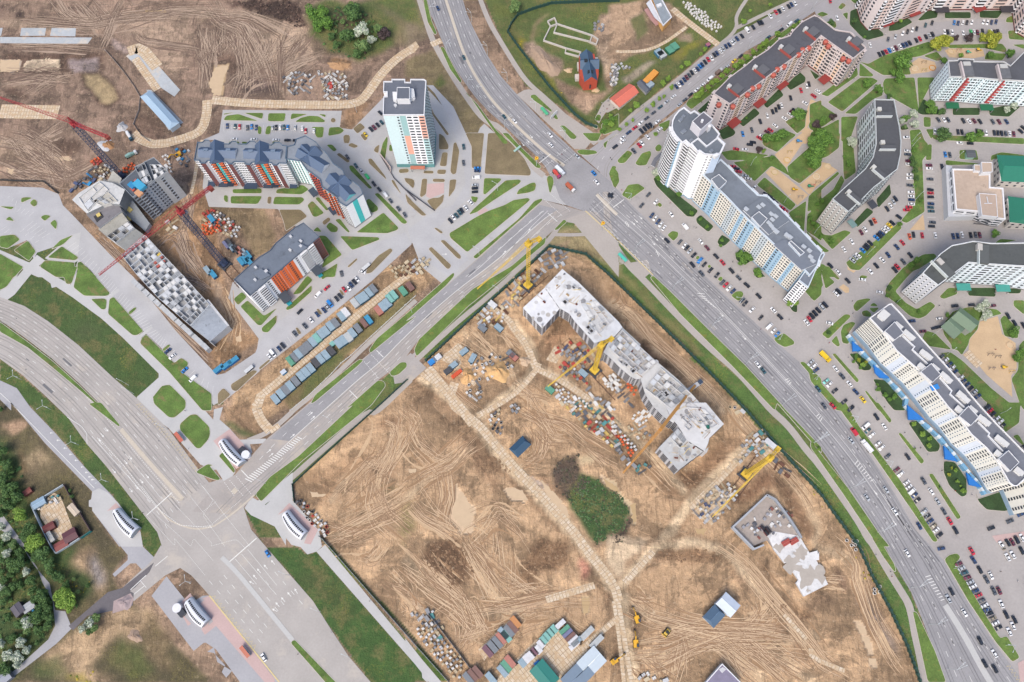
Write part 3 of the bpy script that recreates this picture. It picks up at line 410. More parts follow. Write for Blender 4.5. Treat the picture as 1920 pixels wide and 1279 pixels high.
En='868,0 875,25 887,52 912,101 939,143 971,179 1003,213 1032,243 1060,268 1083,290'
Mn='836,0 846,30 856,62 868,97 884,130 902,160 922,188 945,213 970,238 1000,266 1030,292 1058,311'
Ws='1100,398 1150,445 1190,486 1226,522 1258,549 1330,620 1397,686 1465,760 1530,828 1590,915 1648,1003 1676,1057 1708,1110 1727,1157 1752,1220 1773,1279'
Ms='1120,364 1160,402 1229,462 1258,492 1309,541 1350,582 1400,634 1469,709 1540,785 1600,858 1640,915 1680,975 1716,1035 1740,1078 1770,1130 1800,1180 1830,1235 1856,1279'
Es='1158,356 1190,390 1250,447 1302,499 1380,572 1452,639 1500,680 1540,728 1573,770 1621,839 1680,930 1716,993 1771,1053 1792,1093 1832,1157 1868,1212 1920,1279'
rev=lambda s:' '.join(s.split()[::-1])
road.add('@p 792,-50 '+Wn+' 1040,345 1050,372 1062,385 1100,398 '+Ws+' 1800,1400 2000,1400 '+rev(Es)+' 1150,345 1120,320 '+rev(En)+' 860,-50')
Ns='1090,292 1140,255 1200,208 1264,156 1351,80 1450,25 1530,-20'; Ss='1150,345 1145,320 1165,292 1200,255 1245,222 1288,186 1400,95 1500,40 1560,0 1590,-30'
cst=Layer('side_street',mat('asphalt_side',(170,167,168),.9,.06,.8,.07),.15)
cst.add('@p '+Ns+' '+rev(Ss))
cst.add('@40 0,20 120,-50 400,-60 240,80 300,140 350,230 460,340 560,365 700,330 1100,200 1500,170 1895,180 1895,300 1690,300 1100,330 600,510 500,560 420,440 200,260 60,160')
NWb='1018,375 990,400 895,485 853,522 760,601 694,662 620,722 553,778 496,827 441,890 405,910 360,960'; SEb='1100,398 1062,410 1024,444 958,500 887,542 785,637 754,679 709,713 663,759 559,856 479,927 440,965'
road2=Layer('avenue',asph_old,.12); road2.add('@p '+NWb+' '+rev(SEb)+' 1100,398')
road2.add('@22 -50,860 100,750 60,900 0,980 -80,1010'); road2.add('@p 735,690 770,662 800,690 772,715 740,720')
drk=Layer('avenue_lane',asph,.165); a1=PX('@p '+NWb);
def mid(A,B,f,n=60):
 A=smooth(GP(A) if isinstance(A,str) else A,2); B=smooth(GP(B) if isinstance(B,str) else B,2)
 return[p.lerp(q_,f) for p,q_ in zip(resample(A,n),resample(B,n))]
Q0=mid('@p '+NWb,'@p '+SEb,.04); Q1=mid('@p '+NWb,'@p '+SEb,.5)
drk.pts([tuple(p) for p in Q0[1:48]]+[tuple(p) for p in Q1[1:48]][::-1])
hw=Layer('highway',asph_left,.11)
NEo='-80,530 0,557 46,574 91,603 148,648 211,707 255,745 317,806 371,879 392,905'; NEi='-80,590 0,600 48,634 97,672 148,718 200,770 224,802 280,870 343,938'
SWi='-80,600 0,618 53,648 106,686 148,722 184,756 224,802 280,870 343,938'; SWo='-80,640 0,673 42,703 84,741 114,770 129,785 165,835 200,875 274,968 295,998 304,1025'
hw.add('@p '+NEo+' '+rev(NEi)); hw.add('@p '+SWi+' '+rev(SWo))
hw.add('@p 224,802 317,806 371,879 392,905 441,892 479,928 457,951 471,993 545,1079 587,1127 618,1176 654,1231 695,1279 760,1370 600,1370 523,1279 393,1117 380,1102 359,1079 338,1065 310,1079 290,1095 262,1075 285,1051 302,1022 304,1025 295,998 200,875 165,835')
hw.add('@04 1430,160 1470,330 1350,430 1190,560 1100,470 1090,440 1250,290 1370,200')
serv=Layer('service_lane',mat('asphalt_service',(176,176,180),.9,.06,.8,.06),.07)
serv.add('@02 0,1010 150,1080 290,1279 @03 230,0 500,280 760,580 1000,830 1110,980 1250,1240 1060,1279 820,960 820,790 400,360 100,0 @02 100,1279 0,1180 -300,950 -300,850'); serv.add('@04 1010,0 1190,0 1400,200 1260,280 1210,225 1160,225 1020,345 1000,320 1135,195 1135,150')
serv.add('@04 1480,340 1680,590 @p 380,1117 @14 60,510 680,1279 340,1290 120,990 30,930 @04 1810,930 1720,1003 1360,530 1345,515')
serv.add('@14 40,1010 100,970 130,1100 260,1180 210,1240 170,1190 200,1130 100,1020')
serv.add('@04 170,30 300,240 440,400 490,640 580,650 640,800 500,940 60,1279 -100,1380 -250,1300 100,1200 430,900 490,780 470,560 380,400 330,260')
serv.add('@03 0,960 70,1060 230,1279 190,1279 0,1100'); serv.add('@04 -40,-100 30,-60 210,50 190,80 @03 60,1060')
blk=Layer('fresh_asphalt',mat('asphalt_fresh',(112,108,112),.9,.1,.8,.1),.15); blk.add('@04 610,780 960,480 1100,440 1190,490 1180,600 980,650 780,690 650,820'); blk.add('@04 1090,440 1370,215 1330,300 1200,440 1140,480')
pinkg=Layer('gravel_patch',mat('pink_gravel',(178,160,158),.95,.1,2),.17); pinkg.add('@04 1010,560 1160,490 1190,540 1160,620 1000,670')
pth=Layer('footpath',pathm,.09)
def fp(s,wd,z=None,ly=None):
 ly=ly or pth; P=smooth(GP(s),2); n=max(4,int(plen(P)/3)); P=resample(P,n); ly.n+=1
 ribbon(ly.mb,P,wd,(z or ly.z)+(ly.n%10)*.003,ly.m)
fp('@20 120,-20 180,170 230,330 300,470 380,610 520,830 700,1080 @21 850,-60 1130,300 @p 1020,330',4.2)
fp('@20 660,-20 740,190 840,360 1000,620 1090,740 1230,860 1480,1090 1690,1279',3.6); fp('@20 1000,850 1100,790 1240,880 1700,1270 1790,1250 1895,1140 @30 230,1000 400,880 600,720 1000,390 1100,310 1150,230 1130,150 1240,-20',2.6)
fp('@30 1140,250 1400,120 1700,-20',3.0)
pth.add('@20 990,840 1100,800 1260,900 1700,1200 @21 1600,140 1500,140 1420,60'); pth.add('@20 1680,1060 1750,920 1895,790 @30 0,870 100,950 0,1000 @20 1880,1000 1780,1000 1740,1060 1720,1100')
fp('@31 -20,520 @p 1140,440 @32 170,-20 300,100 620,440 900,720 1130,910 1300,1100 1450,1279 @33 1600,200 1760,420 @43 60,530 230,770 430,1060 520,1230 @44 520,0 700,310 800,470 870,580 900,700 930,870 980,1090 1010,1279',4.4)
fp('@21 1310,900 1500,905 1700,890',2.5); fp('@21 1400,760 1280,960 920,1279 @22 1000,30 700,300 500,460 300,640 130,800 0,920',3.4)
fp('@p 770,712 700,780 @13 1480,60 1000,480 800,660 560,860',3.6); fp('@13 1100,330 850,560 @12 0,0',.01)
fp('@12 1895,300 1450,700 1250,900 1000,1120 800,1279 @13 800,80 600,260 400,340',3.2)
pth.add('@21 1590,690 1700,700 1895,980 1895,1279 1500,800 1440,790 1400,740 1420,700'); pth.add('@32 0,0 350,-60 400,80 370,60 300,120 130,-30'); pth.add('@21 1640,760 1895,980 @32 50,-50 350,30 180,0 100,-80 @21 1895,1240 1760,1000')
serv2=Layer('plaza',mat('plaza_stone',(196,196,195),.88,.05,.9,.06),.095)
serv2.add('@02 300,40 350,0 500,90 700,200 1000,440 1300,720 1500,920 1895,1360 @13 100,60 180,40 150,150 240,230 330,330 560,320 570,360 420,370 440,440 350,540 @03 1895,600 1780,550 1500,230 1230,20 @02 1215,1160 1410,985 1410,950 1350,890 1100,640 900,460 640,270 500,180 460,190 450,150')
serv2.add('@02 -200,210 -60,300 60,300 130,250 300,40 340,0 @01 400,1130 330,1080 270,1140 150,1279 @02 190,0 60,180 0,215'); serv2.add('@01 -60,1010 240,1140 350,1180 500,1279 340,1279 250,1240 0,1070');
serv2.add('@02 655,190 630,160 690,-50 @01 665,1150 430,1125 400,1110 640,900 720,880 690,1110 720,1140 690,1190 690,1279 @02 690,0'); serv2.add('@02 750,262 940,262 1050,195 1065,215 975,290 955,430 905,385 940,380 945,300 935,285 800,290'); serv2.add('@02 1180,615 1240,605 1345,530 1360,545 1260,630 1245,680')
serv2.add('@13 0,560 80,470 160,460 290,620 240,690 190,700 100,560'); serv2.add('@13 370,935 440,840 560,910 720,760 800,725 800,870 1030,1130 1045,1190 1060,1279 @14 1010,120 930,145 870,80 790,60 740,0 @13 740,1270 640,1100 430,1000'); serv2.add('@13 420,930 800,620 800,730 560,900 500,950')
serv2.add('@14 1010,120 1090,60 1895,1030 1895,1130'); serv2.add('@24 0,890 150,1080 330,1290 220,1290 0,1010'); serv2.add('@24 145,1180 200,1170 260,1250 190,1279 150,1240')
serv2.add('@03 790,870 810,860 820,790 880,760 960,800 1050,890 1250,1150 1270,1279 1080,1279 820,960 820,930 790,925')
kit=Layer('red_paving',mat('pink_paving',(203,176,172),.88,.06,1.2,.04),.13)
kit.add('@13 95,340 240,235 430,440 420,500 300,590'); kit.add('@13 665,1000 770,890 1025,1130 960,1260 900,1250 940,1150 760,950'); kit.add('@03 950,965 1030,890 1250,1140 1150,1215 1190,1190 1040,940'); kit.add('@04 1600,580 1690,490 1870,720 1820,860 1790,810 1850,740 1690,520 1640,560 1640,700 1700,760 1670,780 1590,620')
kit.add('@04 1780,580 1860,510 1895,560 @14 -5,540 60,510 640,1250 640,1290 560,1290 120,780 20,860 0,820 @04 1895,740'); kit.add('@31 -400,-900 -400,-900'); kit.add('@12 0,0 0,1 1,1'); kit.add('@21 640,700 710,660 735,685 660,735'); kit.add('@21 190,450 345,440 345,530 220,580 185,560')
kit.add('@44 1610,-20 1895,-60 1895,-20 1650,40'); kit.add('@44 1840,1110 1895,1080 1895,1279 1860,1279')
sd_=Layer('sand',sand,.10)
for s_ in('@31 1480,190 1720,0 1840,0 1720,100 1580,310','@31 1400,350 1460,285 1780,550 1680,640','@31 1700,460 1895,300 @41 40,250 130,262 240,330 40,480 0,540 @31 1895,530 1780,540','@40 870,580 960,515 1100,550 1120,600 1050,640 890,660','@40 1190,450 1240,425 1530,440 1545,500 1440,520 1230,510','@40 0,880 60,910 -40,1160 -100,1180','@42 1500,490 1660,440 1700,600 1820,680 1830,900 1780,970 1790,1160 1560,960 1400,760 1410,650','@42 250,185 290,155 340,190 340,230 310,235','@41 320,1150 400,1100 450,1180 380,1240 330,1210','@41 880,860 1000,720 1015,860','@32 1780,210 1830,140 1895,160 1895,250 1840,300','@30 1720,1160 1800,1130 1870,1150 1850,1260 1740,1279','@42 1180,600 1200,590 1270,670 1260,690'):
 sd_.add(s_)
# ---------------------------------------------------------------- kerbed islands
kerb=Layer('kerb',slabm,.06); gr=Layer('lawn',lawn,.17)
def island(s,m=lawn,r=2,k=.28,h=.22):
 for q_ in s.split('|'):
  P=[Vector((p.x,p.y)) for p in GP(q_)]
  if len(P)<3:continue
  if r:
   Q=[]
   for i in range(len(P)):
    a_,b_,c_=P[i-1],P[i],P[(i+1)%len(P)]
    la=min((b_-a_).length*.4,1.3); lc=min((c_-b_).length*.4,1.3)
    if la<.05 or lc<.05:continue
    p1=b_+(a_-b_).normalized()*la; p2=b_+(c_-b_).normalized()*lc
    Q+=[p1,p1.lerp(b_,.5).lerp(b_.lerp(p2,.5),.5),p2]
   P=Q
  P=[(p.x,p.y) for p in P]
  if area(P)<0:P=P[::-1]
  O=offset(P,k); kerb.mb.prism(O,.05,h+.03,slabm); gr.n+=1; gr.mb.poly(P,m,h+.04+(gr.n%25)*.004)
I=island
I('@10 190,1022 185,1012 280,1000|@10 185,1070 210,1030 320,1015 490,1075|@10 370,1005 540,1005 530,1060|@10 585,1008 740,1008 725,1080 580,1078|@10 790,1010 930,1015 780,1065|@10 820,1085 870,1050 950,1030 1030,1035 1090,1075 1080,1088|@10 1030,1015 1095,1020 1090,1045|@10 495,1120 525,1130 520,1195 490,1190|@10 570,1125 610,1120 600,1195 555,1195|@10 970,1130 1078,1130 1068,1222 1015,1225|@10 1125,1135 1215,1130 1260,1160 1225,1190 1115,1210',lawn2)
I('@10 1140,1060 1160,1048 1180,1060 1182,1080 1160,1092 1140,1082|@10 1335,1145 1400,1092 1445,1135 1375,1190|@10 1250,1210 1280,1195 1310,1230 1300,1279 1255,1265|@10 1400,1200 1430,1190 1470,1230 1440,1255|@11 1290,110 1320,85 1385,115 1350,135|@11 1470,230 1500,225 1620,380 1635,415 1480,270|@11 1530,130 1570,100 1560,180 1520,160|@11 1675,415 1700,420 1765,545 1690,450|@11 1800,535 1895,650 1895,690 1820,580|@11 580,565 612,565 605,630 575,625|@11 680,680 870,680 930,740 740,870 720,780|@11 1285,1185 1370,1110 1375,1125 1300,1195|@11 1450,1250 1465,1200 1560,1090 1670,1020 1690,1045 1500,1240|@11 1060,790 1120,745 1140,770 1080,820|@11 1745,320 1830,315 1830,350 1745,355|@11 1785,400 1860,405 1880,440 1870,490|@21 300,0 345,30 385,110 380,145 300,145|@21 330,170 378,172 365,295 305,292|@21 400,340 430,90 450,80 480,160 450,360 420,368|@21 165,335 250,335 250,360 160,358|@21 285,325 365,325 355,365 283,362|@21 245,405 350,408 350,435 245,433|@21 395,415 455,410 440,500 385,572|@21 0,400 80,415 75,490 0,430|@21 150,405 195,405 185,540 145,570 130,560|@21 190,600 245,575 300,575 345,540 335,610 260,690|@21 0,545 190,730 150,735 20,620|@21 255,845 275,840 335,880 320,895|@21 205,1030 230,1008 410,1175 390,1205 370,1205|@21 310,955 345,948 495,1090 490,1120 460,1110|@12 825,545 845,543 880,595 855,605|@12 1010,380 1030,375 1065,420 1045,430|@12 1210,210 1230,208 1262,250 1245,258|@12 500,900 590,825 600,838 510,918|@12 250,1050 450,920 490,930 300,1110 260,1095|@12 135,1130 185,1078 250,1140 140,1235|@11 1190,190 1215,175 1310,250 1290,265|@11 1255,45 1290,12 1310,30 1300,70 1260,95|@20 235,960 250,1005 390,1195 370,1205 240,1020|@21 535,0 700,0 668,320 590,310 590,120',dry)
I('@21 735,0 830,0 940,90 1060,230 1115,340 1110,378 705,362',dry)
I('@11 1100,105 1150,100 1195,150 1165,165|@11 1300,290 1330,285 1510,490 1480,495 1310,330|@11 1525,540 1560,530 1820,790 1800,808 1770,800|@11 265,500 525,490 525,535 270,535|@11 660,500 890,460 945,500 880,545 650,535|@11 190,550 225,555 225,620 190,600|@11 250,560 530,560 490,630 250,625|@11 640,565 890,570 905,595 860,635 625,632|@11 930,640 975,600 1080,710 1010,745 980,740|@11 1000,580 1030,565 1120,680 1100,690|@11 1095,830 1130,790 1205,840 1195,880 1140,880|@11 1175,770 1220,760 1310,880 1290,882|@11 980,870 1020,830 1060,878|@11 1450,600 1480,580 1560,660 1555,690 1500,710|@11 1605,705 1740,840 1730,860 1640,890 1365,882|@11 1220,915 1560,925 1575,945 1330,1040|@11 1200,1155 1175,1279 1050,1279 1080,1230|@12 275,290 350,225 395,270 315,345|@12 335,355 400,300 545,440 660,370 520,525 490,520|@12 525,545 660,430 655,500 580,588 530,580|@12 740,370 970,165 970,220 800,370 750,390|@12 800,250 930,80 980,120 870,240|@12 1050,60 1180,0 1150,60 1060,120|@11 1575,190 1600,90 1640,25 1645,60 1620,240|@11 1660,100 1690,110 1690,160 1655,160|@11 235,75 325,75 325,95 235,95|@11 350,75 400,80 390,98 350,95|@11 620,75 700,80 690,100 620,98',lawn)
I('@11 1030,910 1095,912 1240,1080 1060,1200 1080,1100 1040,980|@21 700,400 850,402 850,420 710,545 692,540|@21 565,725 600,680 890,420 1010,412 1030,425 1010,450 780,600 700,655 640,700|@21 985,545 1010,500 1110,445 1150,437 1162,460 1150,510 1090,530|@21 390,890 640,740 740,690 880,640 960,595 1090,575 1110,590 1080,620 550,1058 400,930|@21 600,1100 1010,760 1150,600 1215,580 1215,600 1100,700 630,1118|@21 1255,400 1275,375 1310,390 1318,440 1290,530 1280,525|@21 580,560 650,570 625,620 600,610|@20 870,1279 760,1130 560,840 530,820 640,930 800,1150 900,1250 910,1279|@20 310,420 340,420 420,580 500,720 490,740 400,620|@20 160,-20 190,0 230,180 280,300 260,310 200,200 170,60|@21 860,0 910,0 1010,110 1200,290 1205,310 1165,310 1000,140|@21 1320,860 1410,765 1435,785 1350,860',lawn2)
I('@21 1520,160 1560,145 1690,155 1708,180 1620,195 1550,190|@21 1570,0 1740,0 1710,70 1640,70|@21 1435,0 1490,0 1525,40 1480,50|@21 1755,95 1895,0 @31 0,60 @21 1775,140|@21 1810,350 1840,290 1880,300 @31 30,360 90,440 50,480 @21 1895,490 1850,480|@20 1110,850 1150,840 1300,980 1300,1000 1120,880|@20 1290,1020 1330,1000 1360,1060 1340,1065|@20 1370,1120 1410,1115 1520,1210 1510,1240 1470,1235|@20 1690,1040 1710,1015 1740,1030 1730,1080 1695,1070|@20 1750,1150 1740,1110 1895,1010 1895,1150 1760,1200|@20 1660,1110 1710,1115 1705,1150 1665,1130',lawn2)
I('@01 190,575 240,568 290,575 190,620|@01 265,620 300,585 330,600 330,640 300,655|@01 0,650 130,655 100,680|@01 50,770 85,738 130,782|@01 360,745 400,725 455,735 400,782|@01 445,800 490,765 510,800 500,857|@01 0,915 130,900 180,945 70,1025 0,1010|@01 125,1040 250,955 320,1050 260,1135|@01 460,1030 540,950 650,905 560,990|@01 425,1105 550,1005 700,1105 670,1130|@01 355,1185 400,1130 665,1150 655,1240 640,1279 500,1279|@01 690,1279 690,1150 720,1140 840,1260 860,1279|@01 -60,1070 0,1070 210,1190 130,1279 -60,1279|@02 -60,-20 190,0 60,180 0,210 -60,200|@02 655,185 700,0 770,0 980,240 950,262 750,260|@02 810,290 930,285 950,300 940,380 905,382|@02 962,420 975,290 1010,270 1275,575 1220,610 1180,610|@02 1245,680 1260,640 1300,605 1550,860 1610,810 1670,850 1670,880 1600,930 1880,1130 1880,1279 1800,1279 1500,930|@02 1140,410 1200,360 1215,375 1155,430|@02 1440,740 1500,690 1515,705 1455,755|@02 540,0 690,0 635,155 590,155',lawn)
I('@02 1360,1160 1440,1060 1510,1050 1650,1190 1650,1240 @03 1640,60 1550,135 1500,130 1370,10 1360,-50|@03 1600,190 1690,110 1745,103 1860,215 1868,280 1850,330 1780,408 1745,405 1600,240|@03 1775,590 1850,545 1895,560 @13 60,560 160,680 130,692 40,660 -60,620|@13 150,470 180,440 290,600 280,630 150,480',lawn)
I('@03 790,10 850,0 900,0 1065,200 1060,215 950,130|@p 0,604 50,640 97,676 148,722 200,773 185,762 148,730 100,690 53,652 0,622',lawn,r=1)
I('@p 545,1205 552,1199 640,1290 620,1290',lawn)
I('@12 1480,740 1550,640 1895,350 @22 0,430 420,60 435,60 430,90 360,170 0,490 @12 1895,440 1490,770|@12 960,1220 1000,1140 1390,825 1430,830 1380,880 1000,1200|@12 1660,940 1760,850 1810,850 1815,890 1740,960 1680,975|@13 470,815 600,660 850,480 1340,20 @12 1280,1260 1560,1010 1610,1020 1625,1060 @13 1500,20 880,520 520,880|@22 80,740 120,650 600,200 940,0 @21 1250,920 1240,980 880,1279 @22 560,350 100,800',lawn2)
I('@32 375,100 400,80 560,230 900,570 1220,880 1540,1230 @33 1560,50 1895,400 1895,450 1500,0 @32 1480,1279 1100,880 640,420',lawn2); I('@43 0,345 330,760 610,1170 700,1279 600,1279 280,800 0,400|@44 545,0 600,0 740,230 755,290 740,300 640,160|@44 905,650 940,660 1100,1000 1200,1279 1040,1279',lawn2)
I('@30 690,930 720,880 860,820 1130,620 1400,390 1700,180 1720,200 1600,300 1210,590 900,850 740,975|@30 445,1110 550,1065 540,1130 500,1175|@31 80,245 175,150 220,180 150,265 100,270|@31 240,270 300,180 375,155 385,190 340,285 270,290|@31 415,130 450,95 480,120 465,160 430,165|@31 120,550 180,460 270,450 330,490 190,590|@31 525,905 570,868 625,880 620,920 580,960|@32 1090,260 1140,220 1190,220 1205,250 1160,310|@32 1470,640 1560,590 1650,660 1655,690 1570,718 1500,680|@32 1700,850 1740,845 1895,1000 1895,1070|@31 435,635 455,612 485,640 460,662|@31 775,1105 800,1085 815,1105 790,1125|@31 880,1185 900,1165 918,1185 900,1200|@32 970,115 1000,85 1022,105 1000,135|@41 1320,150 1470,150 1490,240 1320,230|@41 1600,200 1690,170 1740,175 1895,195 1895,215 1620,230 1600,250|@41 1195,240 1490,270 1480,280 1200,285|@40 1740,160 1790,140 1800,205 1730,200|@42 375,350 410,300 500,282 535,290 410,400 385,385|@42 95,600 300,425 340,425 355,445 155,645|@43 215,0 310,0 420,200 800,700 1130,1230 1090,1240 900,960 560,470|@44 1185,190 1230,150 1300,135 1330,170 1280,230 1340,320 1560,700 1680,890 1740,870 1855,1060 1790,1100 1640,920 1400,560|@41 310,1150 780,800 810,840 430,1220 350,1210|@42 -20,930 60,1000 310,1279 230,1279 0,1020|@42 420,110 450,75 510,90 480,110',lawn2)
I('@30 790,990 900,890 880,970 830,1010|@30 975,1170 1010,1150 1080,1110 1135,1180 1110,1210 1020,1245|@30 1160,1090 1300,960 1350,1010 1200,1130|@30 1380,930 1520,790 1560,850 1410,965|@30 1580,760 1700,640 1755,690 1750,730 1620,805|@30 1790,620 1880,680 1840,710|@31 400,400 450,390 560,500 800,690 760,745 700,740 430,470|@31 780,760 820,725 940,830 890,880 790,800|@31 970,960 1010,900 1090,950 1030,1005 980,990|@31 1130,1080 1180,1020 1300,1110 1220,1170 1140,1130|@31 1285,1230 1330,1200 1400,1279 @32 1390,90 1320,105 1285,40|@32 1580,310 1600,270 1680,330 1680,410 1640,400|@40 690,280 700,220 860,160 905,200 780,270|@40 950,180 1040,90 1130,110 1120,160 970,185|@40 1190,110 1420,110 1420,165 1190,165|@40 1500,100 1710,95 1660,165 1500,160|@40 350,100 450,60 430,140 640,290 650,320 500,360 440,320 345,220|@40 1260,960 1500,960 1500,1025 1260,1025|@40 1580,970 1870,910 1870,940 1760,1040 1590,1030|@41 580,590 700,450 715,540 600,665|@41 380,790 500,660 560,700 410,840|@42 1390,190 1640,190 1640,270 1400,260|@42 1740,200 1870,190 1860,240 1750,240|@42 340,775 440,770 540,880 530,920 460,925|@42 550,1000 660,1010 840,1220 840,1279 @43 740,70 680,0|@43 865,180 960,160 1150,380 1130,435 1040,440|@43 1180,520 1280,530 1380,680 1385,820 1340,840 1230,740 1180,620|@43 1465,800 1480,860 1750,770 1855,880 1840,930 1720,965 1560,950 1490,880|@40 940,1000 1000,880 1100,950 1200,1020 990,1022|@40 800,1120 860,1130 870,1150 800,1160',lawnd,k=.2)
I('@40 50,130 100,105 160,130 100,155|@40 240,70 280,25 315,50 270,90|@40 350,0 480,0 390,35|@40 130,195 220,190 230,240 200,260|@40 280,125 330,110 325,180|@40 435,550 510,570 640,500 1050,370 1100,450 980,500 870,520 870,600 890,665 640,670|@40 1000,500 1120,460 1180,530 1120,545|@40 435,560 560,670 540,685 430,680|@40 150,910 440,690 540,690 600,720 280,995|@40 90,840 410,600 420,670 150,860|@40 300,1010 620,740 640,850 560,880 400,1015|@40 270,1040 420,1035 350,1240 270,1260|@40 650,830 640,740 660,700 920,690 960,1000 880,960|@40 945,690 1100,690 1000,880 960,980|@40 1000,1040 1065,1045 1065,1130 1005,1130|@40 1200,400 1700,390 1740,440 1730,470 1540,430 1230,430|@40 1560,470 1740,480 1700,540 1540,530|@40 1750,275 1895,270 1895,360 1760,350|@40 1790,400 1895,395 1895,440|@40 60,910 240,1030 120,1120 0,1160 -20,1120|@40 140,1120 250,1060 250,1279 0,1279 0,1180|@40 880,1160 970,1150 1010,1250 1040,1279 @41 1040,180 990,240 1010,700 850,800 800,780 930,620 880,0|@40 1020,1150 1100,1150 1070,1240|@40 1060,1200 1895,1230 @41 1895,100 1500,80 1100,60|@41 1040,100 1075,100 1070,240 1020,240|@41 280,0 380,130 400,350 300,420 290,350|@41 0,0 260,0 250,130 160,200 120,220 0,240|@41 0,660 200,500 270,370 300,420 190,640 30,760 0,770|@41 0,540 240,340 255,360 0,590|@41 0,810 30,790 110,900 180,910 300,860 360,880 190,1035|@41 0,910 100,1000 170,1050 120,1060 0,970|@41 900,1279 960,1200 1000,1075 1100,1070 1120,1100 900,1279|@41 760,1279 860,1160 1000,1075 1060,1110 950,1210|@41 75,1170 110,1160 230,1279 130,1279|@41 1620,990 1680,940 1830,950 1700,980|@42 660,210 700,140 830,0 950,0 850,100 750,220 840,320 940,380 1060,310 1110,350 1020,440 960,465 880,440 760,330 670,260|@42 1140,270 1220,190 1300,190 1300,245 1180,290|@42 1800,300 1895,300 1895,430 1800,350|@42 450,400 500,385 540,420 530,450 460,440|@42 520,350 560,318 600,355|@42 515,370 610,365 560,415|@42 265,580 290,520 360,490 400,500 330,600 340,690 280,680|@42 180,665 230,610 260,700 240,715',lawn)
I('@42 1170,520 1260,400 1400,360 1650,380 1700,420 1500,470 1480,560 1410,640 1400,690 1340,790 1300,740 1250,735 1250,700 1180,600|@42 990,640 1020,570 1100,590 1250,740 1130,720 1000,700|@42 1150,770 1240,760 1350,840 1600,1080 1850,1279 1700,1279 1550,1200|@42 1680,470 1720,430 1840,560 1840,640 1720,620|@42 1850,700 1895,650 1895,1279 1860,1230 1780,1000 1840,920|@43 1560,0 1895,0 1860,20 1850,180 1720,270 1700,190 1560,50|@43 1790,300 1840,280 1895,370 1880,380|@43 1800,720 1895,640 1895,780|@42 30,0 70,10 110,170 0,290 0,40|@42 90,30 215,140 130,200|@42 90,0 160,0 260,110 240,120|@31 1480,200 1580,310 1610,380 1450,290 1300,430 1150,290 1110,260|@31 1000,170 1100,150 1430,195 1300,240 1060,240|@31 1380,110 1370,60 1480,0 1670,10 1500,170|@31 1590,300 1860,60 1895,90 1895,290 1700,450 1610,390|@31 1320,460 1390,390 1670,635 1620,690|@31 1600,710 1760,600 1740,880 1680,830|@31 1780,560 1895,470 1895,640 1770,700|@31 1770,720 1895,640 1895,960 1840,920 1760,870|@32 1730,200 1870,50 1895,20 1895,250 1830,310|@30 1790,930 1895,890 1895,1100 1790,1080|@30 1570,1080 1640,1050 1760,990 1750,1130 1680,1190|@30 1460,1200 1560,1150 1670,1200 1640,1230 1500,1279 @31 1360,90|@30 1780,1100 1895,1120 1895,1260 1860,1230|@31 1890,1279 1760,870 1895,1000',lawn)
I('@43 555,0 600,0 720,160 700,185|@43 775,275 800,270 1010,520 980,550|@43 1045,640 1080,628 1335,1020 1300,1040|@42 190,780 215,770 430,1010 410,1035|@42 480,1110 490,1100 640,1279 600,1279|@31 10,370 40,290 90,350 100,430 65,490',lawn2)
mdn=Layer('median_kerb',mat('median_stone',(206,196,180),.88,.1,1.2),.12)
def strip(s,wd,z0=.05,z1=.2,m=None):
 P=resample(smooth(GP(s),2),60);
 for i in range(59):
  a_,b_=P[i],P[i+1]; d=b_-a_; mdn.mb.box(((a_+b_)/2)[:2],(d.length+.05,wd,z1-z0+.0006*(i%2)),math.atan2(d.y,d.x),m or mdn.m,z0=z0)
strip('@p '+Mn,2.0); strip('@p 416,1045 440,1068 470,1104 549,1201',2.6,m=mat('median_pale',(198,198,196),.88,.06,1)); strip('@p 227,805 280,868 343,936',2.4)
strip('@03 1400,930 1480,1030 1600,1090 1750,1130 1890,1100 @13 100,1100 280,980 460,820',.9)
strip('@03 1510,830 1600,870 1625,860',.7); strip('@44 1195,595 1300,760 1400,930 1500,1120 1600,1290',3.4,m=mat('median_pale',(198,198,196),.88,.06,1)); strip('@13 270,770 300,800',3)
strip('@21 1700,545 1790,640 1880,725',2.2); strip('@21 1400,290 1330,230',1.2)
# ---------------------------------------------------------------- painted markings
mk=Layer('road_marking',paint,.125)
ZM=.21
Wc,Mc,Ec='@p '+Wn,'@p '+Mn,'@p '+En
for A_,B_ in((Wc,Mc),(Mc,Ec)):
 for f in(.36,.68):dashes(mk.mb,mid(A_,B_,f),3.2,7.2,.24,ZM,paint,random.random()*4)
for A_,B_ in(('@p '+Ws,'@p '+Ms),('@p '+Ms,'@p '+Es)):
 for f in(.3,.6,.88 if A_[3]=='1' and False else .6):
  dashes(mk.mb,mid(A_,B_,f),3.2,7.2,.24,ZM+.001,paint,random.random()*4)
def line(s,wd=.22,z=ZM,m=None):
 P=resample(smooth(GP(s) if isinstance(s,str) else s,1),40); ribbon(mk.mb,P,wd,z,m or paint)
for f in(-1,1):
 P=mid('@p '+Ms,'@p '+Ms,0); Q=[]
 for i,p in enumerate(P):
  d=(P[min(i+1,59)]-P[max(0,i-1)]).normalized(); Q.append(p+Vector((-d.y,d.x))*f*(1.5 if(i<18 or 30<i) else .5))
 line(Q[:45],.2)
def hatch(s1,s2,n,wd=.4,z=ZM+.002):
 A_=resample(GP(s1),n+2); B_=resample(GP(s2),n+2)
 for i in range(1,n+1):ribbon(mk.mb,[A_[i],B_[i]],wd,z,paint)
